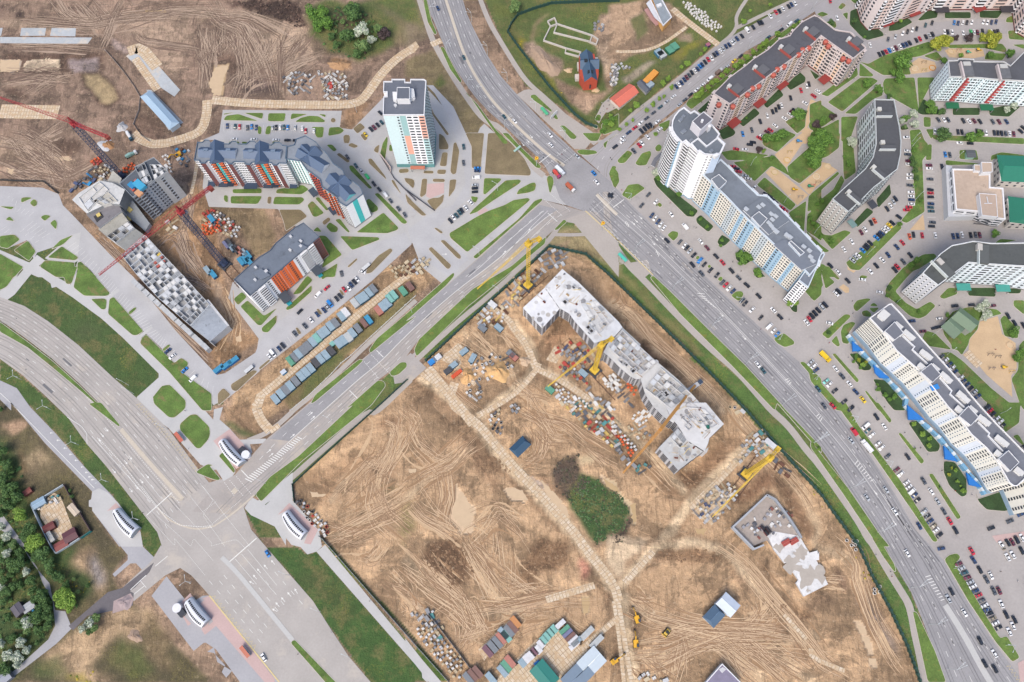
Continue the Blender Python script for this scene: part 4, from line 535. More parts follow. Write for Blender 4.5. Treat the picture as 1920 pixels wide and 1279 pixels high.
hatch('@32 800,210 790,250 960,370','@32 850,220 870,280 980,385',7); hatch('@32 1555,990 1620,1070','@32 1590,980 1640,1040',3); hatch('@43 35,100 100,190','@43 60,85 115,150',3); hatch('@43 370,530 550,720','@43 400,490 575,710',8); hatch('@44 1000,320 1170,580','@44 1050,305 1200,570',9); hatch('@31 140,790 190,850','@31 150,770 195,820',3); hatch('@31 415,1050 460,1110','@31 420,1025 465,1080',3)
def zebra(s1,s2,n,wd=.6):hatch(s1,s2,n,wd)
def dl(s,on=.7,off=.7,wd=.28):dashes(mk.mb,resample(GP(s),30),on,off,wd,ZM+.003,paint)
line('@21 1190,265 1290,185',.5); line('@21 1265,710 1350,785',.4); line('@31 45,660 140,590',.5); line('@12 1545,745 1605,805',.45); line('@12 1305,1100 1375,1170',.45); line('@13 345,600 410,670',.5)
for s_ in('@21 1230,305 1330,225','@21 1350,200 1455,125','@21 1290,350 1510,180','@21 1235,590 1400,740','@21 1290,540 1475,705','@21 1640,700 1860,500','@21 1690,725 1895,545','@12 1500,785 1690,980','@12 1435,845 1570,1000','@13 195,710 290,840','@13 240,690 370,840','@13 300,655 430,810'):dl(s_)
for s_ in('@03 1620,740 1895,1090 @13 0,1100','@03 1780,720 1895,870 @13 0,1000 200,1279','@13 0,740 190,990 420,1279','@03 1345,960 1700,1279 @04 1720,0 1895,200','@03 1300,1000 1560,1279 @04 1550,0 1830,340','@03 1500,850 1895,1260 @13 60,1279 @14 300,10 380,90','@13 0,970 120,880','@13 60,1100 345,860'):dl(s_,.5,.5,.26)
line('@03 1530,800 1305,1000',.55); line('@14 480,0 240,210',.55); line('@04 1160,460 1300,330',.4); line('@04 1380,250 1490,160',.35); line('@04 1250,380 1300,440',.3); line('@04 1190,500 1290,420',.3)
for a_,b_ in(('@14 345,140 625,470 760,640',0),('@14 400,100 660,420 820,610',0),('@14 290,185 480,410 550,500',0),('@14 445,50 630,275',0)):line('@14 '+a_.split(' ',1)[1].split(' 6')[0] if False else a_.replace('@14 ','@14 ').rsplit(' ',1)[0],.2)
for s_ in('@14 500,440 740,730','@14 190,330 620,850','@14 150,380 580,900','@14 560,380 760,640','@14 60,380 560,980','@14 640,300 900,600'):dashes(mk.mb,resample(GP(s_),30),3,4.5,.25,ZM,paint)
for f in(.3,.55,.8):dashes(mk.mb,mid('@p '+NEo,'@p '+NEi,f),3,7,.24,ZM,paint)
for f in(.35,.68):dashes(mk.mb,mid('@p '+SWi,'@p '+SWo,f),3,7,.24,ZM,paint)
dashes(mk.mb,mid('@p '+SWi,'@p '+SWo,.1),.8,.8,.3,ZM+.001,paint,110); line('@03 600,130 770,240 775,370',.3); line('@03 820,300 1340,880',.25); line('@03 1060,390 1440,860',.2); line('@03 1260,740 1500,1060',.2)
dashes(mk.mb,resample(GP('@03 880,320 1100,560 1400,940 1600,1090 1895,1110'),60),1,.5,.35,ZM+.004,paint)
P_=mid('@p '+NWb,'@p '+SEb,.5); line(P_[2:50],.3)
for f,a0,a1 in((.25,2,52),(.72,2,52),(.88,20,50)):dashes(mk.mb,mid('@p '+NWb,'@p '+SEb,f)[a0:a1],3.2,6.5,.22,ZM,paint)
line('@21 1265,690 1100,850 860,1110',.22); line('@21 1320,740 1150,900 1090,960',.22); line('@21 1230,690 1000,880 720,1140 560,1279',.25)
hatch('@13 360,690 860,290','@13 420,720 900,310',26,.55,ZM+.005)
dashes(mk.mb,mid('@p '+Ns,'@p '+Ss,.5),3,6,.2,ZM,paint)
wp=Layer('wheel_wear',mat('asphalt_worn',(132,132,136),.85,.16,.35,.2),.185); wp2=mat('asphalt_worn_pale',(162,158,155),.85,.14,.35,.16)
for A_,B_,fs_,m_ in((Wc,Mc,(.2,.5,.82),wp.m),(Mc,Ec,(.2,.5,.84),wp.m),('@p '+Ws,'@p '+Ms,(.15,.45,.76),wp.m),('@p '+Ms,'@p '+Es,(.2,.45,.76),wp.m),('@p '+NEo,'@p '+NEi,(.18,.42,.68,.9),wp2),('@p '+SWi,'@p '+SWo,(.2,.52,.84),wp2),('@p '+NWb,'@p '+SEb,(.6,.82),wp2),('@p '+Ns,'@p '+Ss,(.25,.75),wp2)):
 for f in fs_:
  Q=mid(A_,B_,f)
  for s_ in(-.85,.85):
   T_=[p+Vector((-(Q[min(i+1,59)]-Q[max(0,i-1)]).normalized().y,(Q[min(i+1,59)]-Q[max(0,i-1)]).normalized().x))*s_ for i,p in enumerate(Q)]; ph=random.random()*6; ribbon(wp.mb,T_,lambda t_,ph=ph:.42+.2*math.sin(t_*23+ph),wp.z,m_)
tar=mat('tar_patch',(118,118,122),.8,.1,.6)
for k in range(46):
 A_,B_=random.choice(((Wc,Mc),(Mc,Ec),('@p '+Ws,'@p '+Ms),('@p '+Ms,'@p '+Es),('@p '+NEo,'@p '+NEi),('@p '+SWi,'@p '+SWo),('@p '+NWb,'@p '+SEb))); Q=mid(A_,B_,random.uniform(.1,.9)); i=random.randrange(4,50); p=Q[i]; t_=Q[i+1]-p; r_=math.atan2(t_.y,t_.x)
 if k%3==0:P=[(p.x+.42*math.cos(a_*.63),p.y+.42*math.sin(a_*.63)) for a_ in range(10)]
 else:
  l_,w_=random.uniform(2,12),random.uniform(.25,1.8); u=Vector((math.cos(r_),math.sin(r_))); v=Vector((-u.y,u.x)); P=[tuple(p+u*a_*l_/2+v*b_*w_/2) for a_,b_ in((-1,-1),(1,-1),(1,1),(-1,1))]
 wp.mb.poly(P,tar if k%2 else wp2,wp.z+.006+.0008*(k%12))
wp.done()
def arrow(px,py,dg,key,z=ZM+.006,L_=3.6):
 x,y=cv(key,px,py); p=G(x,y); t_=ang(x,y,dg); u=Vector((math.cos(t_),math.sin(t_))); v=Vector((-u.y,u.x)); p=Vector((p.x,p.y))
 a_,b_=p-u*L_/2,p+u*L_*.1; mk.mb.face([(*(a_+v*-.16),z),(*(b_+v*-.16),z),(*(b_+v*.16),z),(*(a_+v*.16),z)][::1],paint)
 mk.mb.face([(*(b_-v*.7),z),(*(p+u*L_/2),z),(*(b_+v*.7),z)],paint)
for x,y,d in((500,290,-130),(560,255,-130),(625,215,-130),(465,345,-130),(435,395,-150),(665,590,-130),(715,545,-130),(770,500,-130),(830,470,-120),(640,640,-150)):arrow(x,y,d,'14')
for x,y,d in((1120,30,50),(1045,100,50),(1090,70,50),(1100,865,-60),(880,1060,-50),(940,1120,-50),(1170,935,-50),(350,1075,0),(1420,1105,-40)):arrow(x,y,d,'21')
for x,y,d in((290,750,45),(225,800,45),(430,940,45),(405,980,45),(480,930,45),(250,780,45)):arrow(x,y,d,'31')
for x,y,d in((1010,430,45),(1210,635,45)):arrow(x,y,d,'32')
for x,y,d in((575,800,50),(745,1070,50)):arrow(x,y,d,'43')
for x,y,d in((950,240,50),(910,290,50),(880,330,50),(1015,610,50),(1165,780,50),(1120,530,50),(1160,490,50),(1260,700,50),(1310,655,50),(1215,750,50)):arrow(x,y,d,'03')
for x,y,d in((590,430,-40),(610,465,-40),(960,100,-40),(980,135,-40),(800,295,-40)):arrow(x,y,d,'13')
def bays(s1,s2,n,wd=.16):
 A_=resample(GP(s1),n); B_=resample(GP(s2),n)
 for a_,b_ in zip(A_,B_):ribbon(mk.mb,[a_,b_],wd,ZM+.001,paint)
bays('@02 870,155 960,270','@02 950,75 1040,180',6); bays('@02 1040,300 1130,400','@02 1090,235 1190,340',6); bays('@02 1160,440 1270,560','@02 1240,390 1350,520',7); bays('@02 1320,600 1440,740','@02 1390,565 1480,660',7); bays('@02 1470,780 1550,860','@02 1530,720 1600,790',4); bays('@02 1620,930 1890,1150','@02 1690,890 1895,1060',6)
bays('@01 590,1030 840,1260','@01 680,965 890,1190',9); bays('@01 180,880 310,975','@01 215,850 350,950',4); bays('@01 205,855 375,930','@01 300,780 440,890',6); bays('@01 10,860 90,950','@01 60,830 130,900',4); bays('@01 70,570 140,640','@01 90,560 150,600',3); bays('@01 150,700 260,740','@01 190,660 300,700',4)
bays('@12 575,780 900,500','@12 610,830 935,550',12); bays('@12 950,440 1370,90','@12 990,490 1410,140',14); bays('@10 190,1170 1000,1185','@10 188,1110 1000,1120',24); bays('@41 1025,345 1040,860','@41 1100,345 1110,860',15)
yel=mat('yellow_paint',(226,206,150),.75,.15,2)
def zig(s,m,amp=1.3,n=26):
 P=resample(GP(s),n*2+1); Q=[]
 for i,p in enumerate(P):
  d=(P[min(i+1,2*n)]-P[max(0,i-1)]).normalized(); Q.append(p+Vector((-d.y,d.x))*amp*(1 if i%2 else-1))
 ribbon(mk.mb,Q,.28,ZM+.008,m)
zig('@03 1225,10 1480,290 1750,600',yel); zig('@14 85,510 470,980',yel,1.3,14); zig('@31 0,870 380,1220',paint,.9,12); zig('@21 1760,820 1895,950',paint,.9,5); zig('@44 1750,1130 1860,1279',yel,1,5)
line('@14 60,510 680,1279',.7,ZM+.01,yel); line('@31 0,865 400,1260',.6,ZM+.01,yel); line('@21 1600,690 1895,960',.6,ZM+.01,yel)
line('@03 95,0 840,760',.35); line('@02 0,1120 170,1279',.35)
tri=mat('faded_red',(205,170,150),.85,.1,2)
for x,y in((460,270),(520,335),(580,405),(630,460),(680,513),(735,572),(772,620),(800,660),(825,685)):arrow(x,y,180,'03',ZM,2.2)
for y_ in(yard,newq,yard2,road,cst,road2,drk,hw,serv,blk,pinkg,pth,serv2,kit,sd_,kerb,gr,mdn,mk):y_.done()
# ---------------------------------------------------------------- concrete panel roads
pan=bpy.data.materials.new('concrete_panels'); pan.use_nodes=True; nt=pan.node_tree; b=nt.nodes['Principled BSDF']; L=nt.links.new; b.inputs['Roughness'].default_value=.9
uv=N(nt,'ShaderNodeUVMap'); br=N(nt,'ShaderNodeTexBrick'); br.offset=0.0; L(uv.outputs[0],br.inputs[0]); br.inputs['Scale'].default_value=1.0; br.inputs['Brick Width'].default_value=2.0; br.inputs['Row Height'].default_value=3.0; br.inputs['Mortar Size'].default_value=.16
br.inputs['Color1'].default_value=(*alb((228,213,190)),1); br.inputs['Color2'].default_value=(*alb((212,194,166)),1); br.inputs['Mortar'].default_value=(*alb((160,135,108)),1)
nn=N(nt,'ShaderNodeTexNoise'); nn.inputs['Scale'].default_value=.35; nn.inputs['Detail'].default_value=8; nn.inputs['Roughness'].default_value=.75; gg=N(nt,'ShaderNodeNewGeometry'); L(gg.outputs['Position'],nn.inputs['Vector'])
mrr=N(nt,'ShaderNodeMapRange'); L(nn.outputs['Fac'],mrr.inputs[0]); mrr.inputs[1].default_value=.46; mrr.inputs[2].default_value=.58
mxx=N(nt,'ShaderNodeMix',data_type='RGBA'); L(mrr.outputs[0],mxx.inputs[0]); L(br.outputs['Color'],mxx.inputs[6]); mxx.inputs[7].default_value=(*alb((206,178,143)),1); L(mxx.outputs[2],b.inputs['Base Color'])
SLV,SLF,SLU=[],[],[]; SLN=[]
def slab(s,wd,z=None):
 P=resample(smooth(GP(s) if isinstance(s,str) else s,1),50); u=0; z=z or .13+(SLN.append(1) or len(SLN))*.0035
 for i in range(len(P)):
  d=(P[min(i+1,len(P)-1)]-P[max(i-1,0)]).normalized(); n_=Vector((-d.y,d.x))
  if i:u+=(P[i]-P[i-1]).length
  j=.25*math.sin(i*1.7+len(SLF)); SLV.append((*(P[i]-n_*(wd/2+j*.4)),z)); SLV.append((*(P[i]+n_*(wd/2+j*.4)),z)); SLU.append((u,0)); SLU.append((u,wd))
  if i:k=len(SLV)-4; SLF.append((k,k+2,k+3,k+1))
for s_,w_ in(('@23 440,-180 380,0 640,180 800,380 980,590 1250,870 1500,1150 @24 1600,100 1850,400 1895,560',5.5),('@p 790,700 820,722 850,755 895,790',3.2),('@34 90,560 130,800 160,1000 210,1279',2.8),('@34 50,560 100,900 140,1279',2.2),('@23 640,120 860,0 @22 1010,1100 1150,940 1190,860',3.6),('@22 1160,900 1080,700 1000,600 900,450 780,360',4.5),('@22 1150,900 1400,1020 1700,1230 @23 1820,100',4),('@34 150,400 280,250 400,120',4),('@33 730,940 1000,680 1250,400',4),('@10 80,890 400,920 800,930 1250,935 1400,910 1480,810 1600,640 1750,500 1895,420 @20 60,390',7),('@10 40,890 40,1000 @00 1800,1150 1700,1210 @01 1400,110 1250,60 1180,0',7),('@20 230,400 320,360',5),('@24 1250,550 1680,420',4),('@12 500,1160 700,1000 1200,580 1500,330 1700,170 1895,20',5),('@12 520,1140 480,1260 @13 480,60 520,160 600,250',6),('@13 600,260 680,200',3.5),('@30 570,80 700,190 980,400',5),('@30 700,240 480,400 300,460 70,460',2.6),('@33 1250,410 1100,560',4),('@22 340,780 470,900 620,1050',3),('@22 200,900 430,1180 600,1400',6),('@00 1140,460 1250,420 1400,600',9),('@00 0,990 520,1000',12),('@00 1200,520 1400,800 ',6),('@24 1560,990 1895,700',3.4),('@23 960,750 900,880',2) if False else('@34 1560,680 1760,900',2.2),('@34 1800,980 @44 0,1060 300,1180',2.4),('@01 1700,540 1740,350 1760,200 1800,60',2.6),('@42 1380,760 1500,880',6),('@12 450,1240 520,1150',3)):slab(s_,w_)
me_=bpy.data.meshes.new('panel_road'); me_.from_pydata(SLV,[],SLF); ul=me_.uv_layers.new(name='UVMap')
uvd=np.array([SLU[v_] for f_ in SLF for v_ in f_],np.float32); ul.data.foreach_set('uv',uvd.ravel()); me_.materials.append(pan)
o_=bpy.data.objects.new('panel_road',me_); COL.objects.link(o_); tag(o_,kind='structure')
slabp=Layer('panel_yard',pan,.10)
for s_ in('@22 300,820 470,680 560,740 480,800 500,860 440,930 380,860','@24 830,1230 1160,900 1340,790 1560,960 1650,1000 1400,1279 800,1290','@33 820,830 940,760 1100,780 1060,900 990,1010 920,1090 740,980 850,900','@33 1290,380 1390,350 1470,450 1420,500','@03 360,900 480,800 540,830 640,1100 700,1190 600,1250 480,1200 360,1020','@24 650,990 960,690 980,700 700,1090','@33 1130,540 1250,400 1280,430 1160,570','@22 1330,700 1400,760 1340,860 1250,830','@24 1180,990 1340,830 1480,990 1300,1180'):slabp.n+=1; slabp.add(s_)
me2=slabp.mb.mesh('panel_yard'); ul=me2.uv_layers.new(name='UVMap')
for p_ in me2.polygons:
 for li in p_.loop_indices:
  c_=me2.vertices[me2.loops[li].vertex_index].co; ul.data[li].uv=(c_.x*.77+c_.y*.64,-c_.x*.64+c_.y*.77)
o_=bpy.data.objects.new('panel_yard',me2); COL.objects.link(o_); tag(o_,kind='structure')
conp=Layer('concrete_slab',mat('fresh_concrete',(186,192,196),.85,.1,.4,.12,spots=((214,204,190),.08,.52)),.12)
for s_ in('@00 190,250 410,250 400,318 180,320','@00 460,250 675,252 670,325 445,320','@00 0,330 820,335 780,390 0,385','@00 1120,500 1250,410 1600,800 1550,860 1400,760','@00 0,250 25,250 10,320 0,320','@00 1300,800 1345,800 1630,1090 1500,1160 1480,1130'):conp.add(s_)
conp.done()
# ---------------------------------------------------------------- wheel tracks in the mud
tr=[MB() for _ in range(1)][0]
tm=[mat('rut_dark',(152,122,95),.95,.15,.8),mat('rut_light',(218,190,156),.95,.12,.8),mat('rut_mid',(180,150,120),.95,.15,.8),mat('band_light',(208,178,142),.95,.14,.6,.12),mat('band_dark',(170,137,104),.95,.14,.6,.12)]
tg=[mat('rut_grey_dark',(112,92,80),.95,.15,.8),mat('rut_grey_light',(190,168,146),.95,.12,.8),mat('rut_grey_mid',(136,114,98),.95,.15,.8),mat('band_grey_light',(176,154,134),.95,.14,.6,.12),mat('band_grey_dark',(132,110,96),.95,.14,.6,.12)]
TN=[0]
def track(P,mats,w0=.55,gap=2.1,jit=0.0):
 P=resample(smooth(P,2),max(6,int(plen([Vector(p[:2]) for p in P])/3.2)))
 dk=random.random()<.5; m=mats[0 if dk else(1 if random.random()<.7 else 2)]
 for sgn in(-1,1):
  Q=[]
  for i,p in enumerate(P):
   d=(P[min(i+1,len(P)-1)]-P[max(0,i-1)]); d=d.normalized() if d.length>1e-6 else Vector((1,0))
   Q.append(p+Vector((-d.y,d.x))*(sgn*gap/2+random.gauss(0,.09)))
  TN[0]+=1; ph=random.random()*6
  ribbon(tr,Q,lambda t_,ph=ph:w0*(.25+.75*abs(math.sin(t_*math.pi))**.4)*(.75+.3*math.sin(t_*17+ph)),.022+(TN[0]%90)*.0004,m)
  if random.random()<.55:
   Q2=[q+Vector((.34,.2)) for q in Q]; TN[0]+=1; ribbon(tr,Q2,w0*.4,.022+(TN[0]%90)*.0004,mats[1 if dk else 0])
def bundle(s,n,spread,mats,w0=.5):
 B_=[Vector(p[:2]) for p in GP(s)]
 for _ in range(2+n//3):
  o1=Vector((random.gauss(0,spread),random.gauss(0,spread))); TN[0]+=1; Q=resample(smooth([p+o1 for p in B_],2),40); Q=[q+Vector((random.gauss(0,.12),random.gauss(0,.12))) for q in Q]; a_=random.randrange(0,12); ph=random.random()*6; w1=random.uniform(.9,2.6)
  ribbon(tr,Q[a_:random.randrange(26,40)],lambda t_,ph=ph,w1=w1:w1*(.15+.85*abs(math.sin(t_*math.pi))**.5)*(.7+.3*math.sin(t_*13+ph)),.006+(TN[0]%90)*.00016,mats[4] if random.random()<.5 else mats[3])
 for _ in range(n):
  o1=Vector((random.gauss(0,spread),random.gauss(0,spread))); o2=Vector((random.gauss(0,spread),random.gauss(0,spread))); k=len(B_)
  a_,c_=sorted((random.random()*.35,1-random.random()*.35));
  P=[p+o1.lerp(o2,i/(k-1))+Vector((random.gauss(0,.5),random.gauss(0,.5))) for i,p in enumerate(B_)]
  R2=resample(P,24); track(R2[int(a_*23):max(int(a_*23)+6,int(c_*23)+1)],mats,w0*random.uniform(.7,1.3))
for s_,n_,sp in(('@13 1600,80 1780,180 1700,400 1550,620 1500,900',9,5),('@13 1895,760 1700,900 1500,1000 1300,1100 1100,1230',9,5),('@13 1150,840 1300,700 1500,520 1600,560 1700,300',7,5),('@13 1500,600 1480,800 1560,1000 1895,1279',9,4),('@23 0,160 100,400 300,560 560,400',7,4),('@23 0,780 200,640 380,560 560,400 700,300',8,4),('@23 340,560 380,800 320,1000 380,1150',6,3),('@23 60,880 200,1050 380,1150 520,1279',7,4),('@24 20,160 200,360 420,540 560,700',12,5),('@24 0,260 200,440 380,600 540,740 600,900',10,6),('@24 520,0 640,180 760,380 880,580',10,4),('@24 600,0 720,100 800,200',6,4),('@24 860,80 900,300 1100,460 1300,560',6,4),('@24 560,620 800,620 1040,600 1300,560 1600,560',10,5),('@24 330,690 420,560 540,740 520,900 420,960',7,3),('@24 870,500 1000,430 1150,460',4,2),('@23 1060,60 1200,140 1300,270 1500,290',8,4),('@23 1150,200 1200,340 1180,480 1060,560 1000,540',7,3),('@23 1000,0 1150,120 1400,180 1600,330 1895,500',6,4),('@23 1600,300 1800,450 1895,560',5,3),('@34 200,560 400,680 700,760 1100,830 1500,840 1895,880',16,5),('@34 230,1060 500,1030 800,900 1000,850 1300,850 1600,880',16,5),('@34 240,1040 500,1060 700,960 900,860',6,3),('@34 850,870 1000,940 1200,1120 1400,1279',11,4),('@34 1000,860 1250,920 1500,1100 1750,1279',12,5),('@34 1000,90 1250,260 1450,520 1600,700 1800,950 @44 100,1100 400,1279',10,3),('@34 1400,540 1440,700 1300,820 1100,830',7,4),('@34 210,460 330,560 350,640',6,3),('@34 600,1279 650,1000 700,900',6,3),('@34 300,1100 420,1279',6,6),('@44 280,90 400,180 460,330 420,360 560,760 740,1060 920,1279',8,3),('@33 1040,40 1150,200 1300,350 1640,700 1800,900 1895,1100',9,4),('@32 60,330 200,400 400,640 700,900 900,1100 1060,1279',16,2),('@32 40,220 120,330 60,360 0,340',4,2),('@22 300,980 500,1180 700,1300',3,2),('@22 1000,1100 1150,1180 1200,1279',7,5),('@24 640,700 900,900 1100,760 1300,700',8,7),('@24 430,640 560,560 700,800 560,900 460,940',8,4),('@24 1380,660 1480,760 1560,820',4,3),('@33 300,440 420,560 560,700 700,800',6,3),('@14 1700,300 1750,350 1895,480 @24 40,560',9,4),('@14 1640,60 1500,200 1400,160',5,3),('@13 1060,1279 1250,1180 1420,1210 1600,1100',7,4),('@23 500,1279 700,1100 800,980 1000,1120 1100,1240',6,6),('@22 500,560 700,700 880,860 1000,960',6,3),('@22 860,560 960,640 1060,760',4,3),('@12 0,540 240,500 300,600 200,760',0,3),('@34 1100,1000 1180,1150 1300,1279',6,3),('@44 0,440 120,400 300,440',4,2)):
 bundle(s_,int(n_*1.15),sp*1.15,tm)
for s_,n_,sp in(('@00 0,180 400,200 800,230 1100,170 1500,140 1895,120',12,4),('@00 470,0 560,120 700,200 900,230',8,4),('@00 1090,0 1000,160 950,280 880,420',9,3),('@00 700,0 860,200 940,300',6,5),('@00 1895,100 1500,80 1200,190 1000,260',8,5),('@00 1780,280 1800,420 1820,620',9,4),('@00 1860,280 1870,500 1880,640',6,3),('@00 0,720 300,680 600,700',8,5),('@00 200,840 450,700 640,660',10,5),('@00 0,400 500,420 900,450',6,3),('@00 250,1279 450,1180 560,1130',6,5),('@00 1200,250 1260,370 1700,430 1895,470',5,3),('@10 0,110 400,140 700,300 800,420',8,5),('@10 60,0 180,160 380,240 560,600 640,860',10,5),('@10 0,420 40,600 20,860',8,3),('@10 100,270 80,460 120,500',9,4),('@10 200,280 260,400 200,460',9,5),('@10 300,270 330,480 360,640 300,860',9,4),('@10 700,660 900,560 1050,500',12,4),('@10 640,560 760,480 900,300',12,6),('@10 700,340 690,560 700,860',6,2),('@10 400,600 560,460 600,300',10,5),('@10 300,880 420,700 620,640',7,6),('@01 200,60 500,250 560,360',16,7),('@01 0,240 300,360 540,400',12,7),('@01 440,100 420,250 560,400 760,300 960,200',7,3),('@01 0,60 250,80 430,200',12,6),('@01 1600,900 1650,1100 1780,1279',9,3),('@02 1600,60 1895,200',5,3),('@01 1640,500 1700,700 1650,900',6,3),('@12 180,250 280,480 200,680',9,3),('@02 1150,80 1500,480 1895,860',12,2),('@01 860,900 1180,1240',8,2),('@01 1450,1000 1550,900 1640,1000',5,4)):
 bundle(s_,int(n_*1.4),sp,tg if '@0' in s_ or '@10' in s_ else tm,.55)
tag(tr.build('wheel_tracks'),kind='stuff',label='wheel ruts pressed into the wet soil of the building sites',cat='wheel ruts')
# ================================================================ BUILDINGS
def unit(name,m):
 key=name+m.name
 if key not in HX:
  mb=MB(); mb.box((0,0,0),(1,1,1),0,m); HX[key]=mb.mesh(name)
 return HX[key]
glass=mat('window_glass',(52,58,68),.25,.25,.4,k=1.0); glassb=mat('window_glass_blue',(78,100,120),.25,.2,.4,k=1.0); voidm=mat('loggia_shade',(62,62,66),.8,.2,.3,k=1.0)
class Pool:
 def __init__(s,root):s.root=root; s.it={}
 def add(s,kind,m,c,size,rz,pri=0):s.it.setdefault(kind,[]).append((pri,m,c,size,rz))
 def flush(s,cap=100):
  for kind,L_ in s.it.items():
   L_.sort(key=lambda t:t[0])
   for pri,m,c,size,rz in L_[:cap]:
    link(kind,unit(kind,m),Vector(c)-s.root.location,rz,s.root,size)
   if len(L_)>cap:
    mb=MB()
    for pri,m,c,size,rz in L_[cap:]:mb.box(c,size,rz,m)
    tag(mb.build(kind,s.root),kind='stuff')
def col(cs,fl,nf):
 if isinstance(cs,tuple):return cs
 k=0
 for c,n in cs:
  k+=n
  if fl<k:return c
 return cs[-1][0]
WHT=(236,238,242); LGREY=(205,212,220); ROOF=(112,118,128); ROOFD=(84,86,92); TEAL=(70,190,190); ORG=(232,112,58); BRW=(110,60,56); PTEAL=(200,222,226); DTEAL=(104,158,160); BLU=(150,182,206); DBLU=(84,110,138); CREAMW=(226,222,212)
def facade(pool,a,b,h,nf,mods,z0=1.0,pri=0,parapet=.9):
 """strips of windows, loggias and balconies between corners a and b (outside on the right hand side)"""
 a,b=Vector(a[:2]),Vector(b[:2]); d=b-a; L_=d.length; d.normalize(); n=Vector((d.y,-d.x)); rz=math.atan2(d.y,d.x)
 W=sum(m[1] for m in mods); rep=max(1,round(L_/W)); sc=L_/(W*rep); fh=(h-z0)/nf; x=0; i_=0
 for r in range(rep):
  for m in mods:
   k,w_=m[0],m[1]*sc; c_=m[2] if len(m)>2 else None; xm=x+w_/2; p=a+d*xm; x+=w_; i_+=1
   if c_ and k not in 'bB':
    if isinstance(c_,tuple):pool.add('wall_strip',cm(c_,.8,k=.95),(*(p+n*.05),(h+z0)/2),(w_*.96,.16+.01*(i_%3),h-z0-.1),rz,pri)
    else:
     z=z0; kk=0
     for cc,n_ in c_:
      n_=min(n_,nf-kk)
      if n_<=0:break
      pool.add('wall_strip',cm(cc,.8,k=.95),(*(p+n*.05),h-(kk+n_/2)*fh),(w_*.96,.16,n_*fh),rz,pri); kk+=n_
   for f in range(nf):
    zc=h-fh*(f+.5); q=p+n*.14
    if k=='w':pool.add('window',glass,(*q,zc),(min(1.7,w_*.5),.12,1.5),rz,pri+f*.01)
    elif k=='d':
     for o in(-.24,.24):pool.add('window',glass,(*(q+d*w_*o),zc),(w_*.28,.12,1.4),rz,pri+f*.01)
    elif k=='t':pool.add('window',glass,(*q,zc),(w_*.72,.12,1.25),rz,pri+f*.01)
    elif k=='s':pool.add('window',glassb,(*q,zc+fh*.4),(w_*.3,.12,1.0),rz,pri+f*.01)
    elif k=='v':
     for o in(-.3,0,.3):pool.add('window',glass,(*(q+d*w_*o),zc),(w_*.14,.12,1.5),rz,pri+f*.01)
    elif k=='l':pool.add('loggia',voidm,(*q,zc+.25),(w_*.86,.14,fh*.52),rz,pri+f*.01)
    elif k in 'bB':
     c2=col(c_,f,nf) if c_ else WHT; dp=1.3 if k=='b' else 1.8
     pool.add('balcony',cm(c2,.7,k=.95),(*(p+n*dp/2),zc-fh*.28),(w_*.86,dp,1.15),rz,pri+f*.01)
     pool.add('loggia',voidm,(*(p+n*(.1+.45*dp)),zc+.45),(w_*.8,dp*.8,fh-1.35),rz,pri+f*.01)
   if k in 'bB':pool.add('balcony_roof',cm(col(c_,0,nf) if c_ else WHT,.7),(*(p+n*.75),h-.15),(w_*.9,1.7,.25),rz,pri)
def building(name,label,cat,roof,h,nf,wallc,roofc,edges,parc=WHT,z0=1.2,group=None,base=None,par=.55,cap=100,key=None,parh=.8):
 """roof: outline traced at roof height; edges: list of (i, mods) or {'*': mods}"""
 P=[(p[0],p[1]) for p in(GP(roof,h) if isinstance(roof,str) else roof)]
 rv=area(P)<0
 if rv:P=P[::-1]
 n=len(P); cx=sum(p[0] for p in P)/n; cy=sum(p[1] for p in P)/n
 root=empty(name,(cx,cy,0),label,cat,group)
 mb=MB(); wm=cm(wallc,.85,k=.95)
 for i in range(n):
  a,b=P[i],P[(i+1)%n]; mb.face([(*a,z0),(*b,z0),(*b,h),(*a,h)],wm)
 mb.build('wall',root)
 mb=MB(); mb.prism(offset(P,.12),0,z0,cm(base or(150,148,150),.9),bottom=False); mb.build('plinth',root)
 mb=MB(); rp=[(x,y) for x,y in P]
 vs,_,fs,_,_,_=cdt([Vector(p) for p in P],[],[list(range(n))],1,1e-4)
 rm=mat('roofing_%02x%02x%02x'%roofc,roofc,.92,.1,.5,.12,spots=(tuple(int(v*.82) for v in roofc),.12,.6))
 for f in fs:
  q=[(vs[i].x,vs[i].y,h) for i in f]
  if area(q)<0:q=q[::-1]
  mb.face(q,rm)
 mb.build('roof',root)
 if par:
  mb=MB(); mb.ring(offset(P,.1),par,h-.25,h+parh,cm(parc,.8)); mb.build('parapet',root)
 pool=Pool(root)
 for i in range(n):
  a,b=Vector(P[i]),Vector(P[(i+1)%n]); L_=(b-a).length
  if L_<1.6:continue
  j=(n-2-i)%n if rv else i
  m=edges.get(j,edges.get('*'))
  if not m:continue
  mid_=(a+b)/2; nn=Vector((b.y-a.y,-(b.x-a.x))); seen=nn.dot(-mid_)>0
  if rv:m=m[::-1]
  facade(pool,a,b,h-.3,nf,m,z0+.2,(0 if seen else 1e4)+mid_.length)
 return root,pool,P
def on_roof(root,name,s,h,dh,c,ctop=None,par=True,name2=None):
 P=[(p.x,p.y) for p in GP(s,h+dh)]
 mb=MB(); mb.prism(P,h,h+dh,cm(c,.8),cm(ctop or ROOF,.9)); o=mb.build(name,root)
 if par and dh>1.5:
  mb=MB(); Q=P if area(P)>0 else P[::-1]; mb.ring(offset(Q,.08),.3,h+dh-.2,h+dh+.4,cm(WHT,.8)); q=mb.build('parapet',root); q.parent=o
  q.location=(0,0,0)
 return o
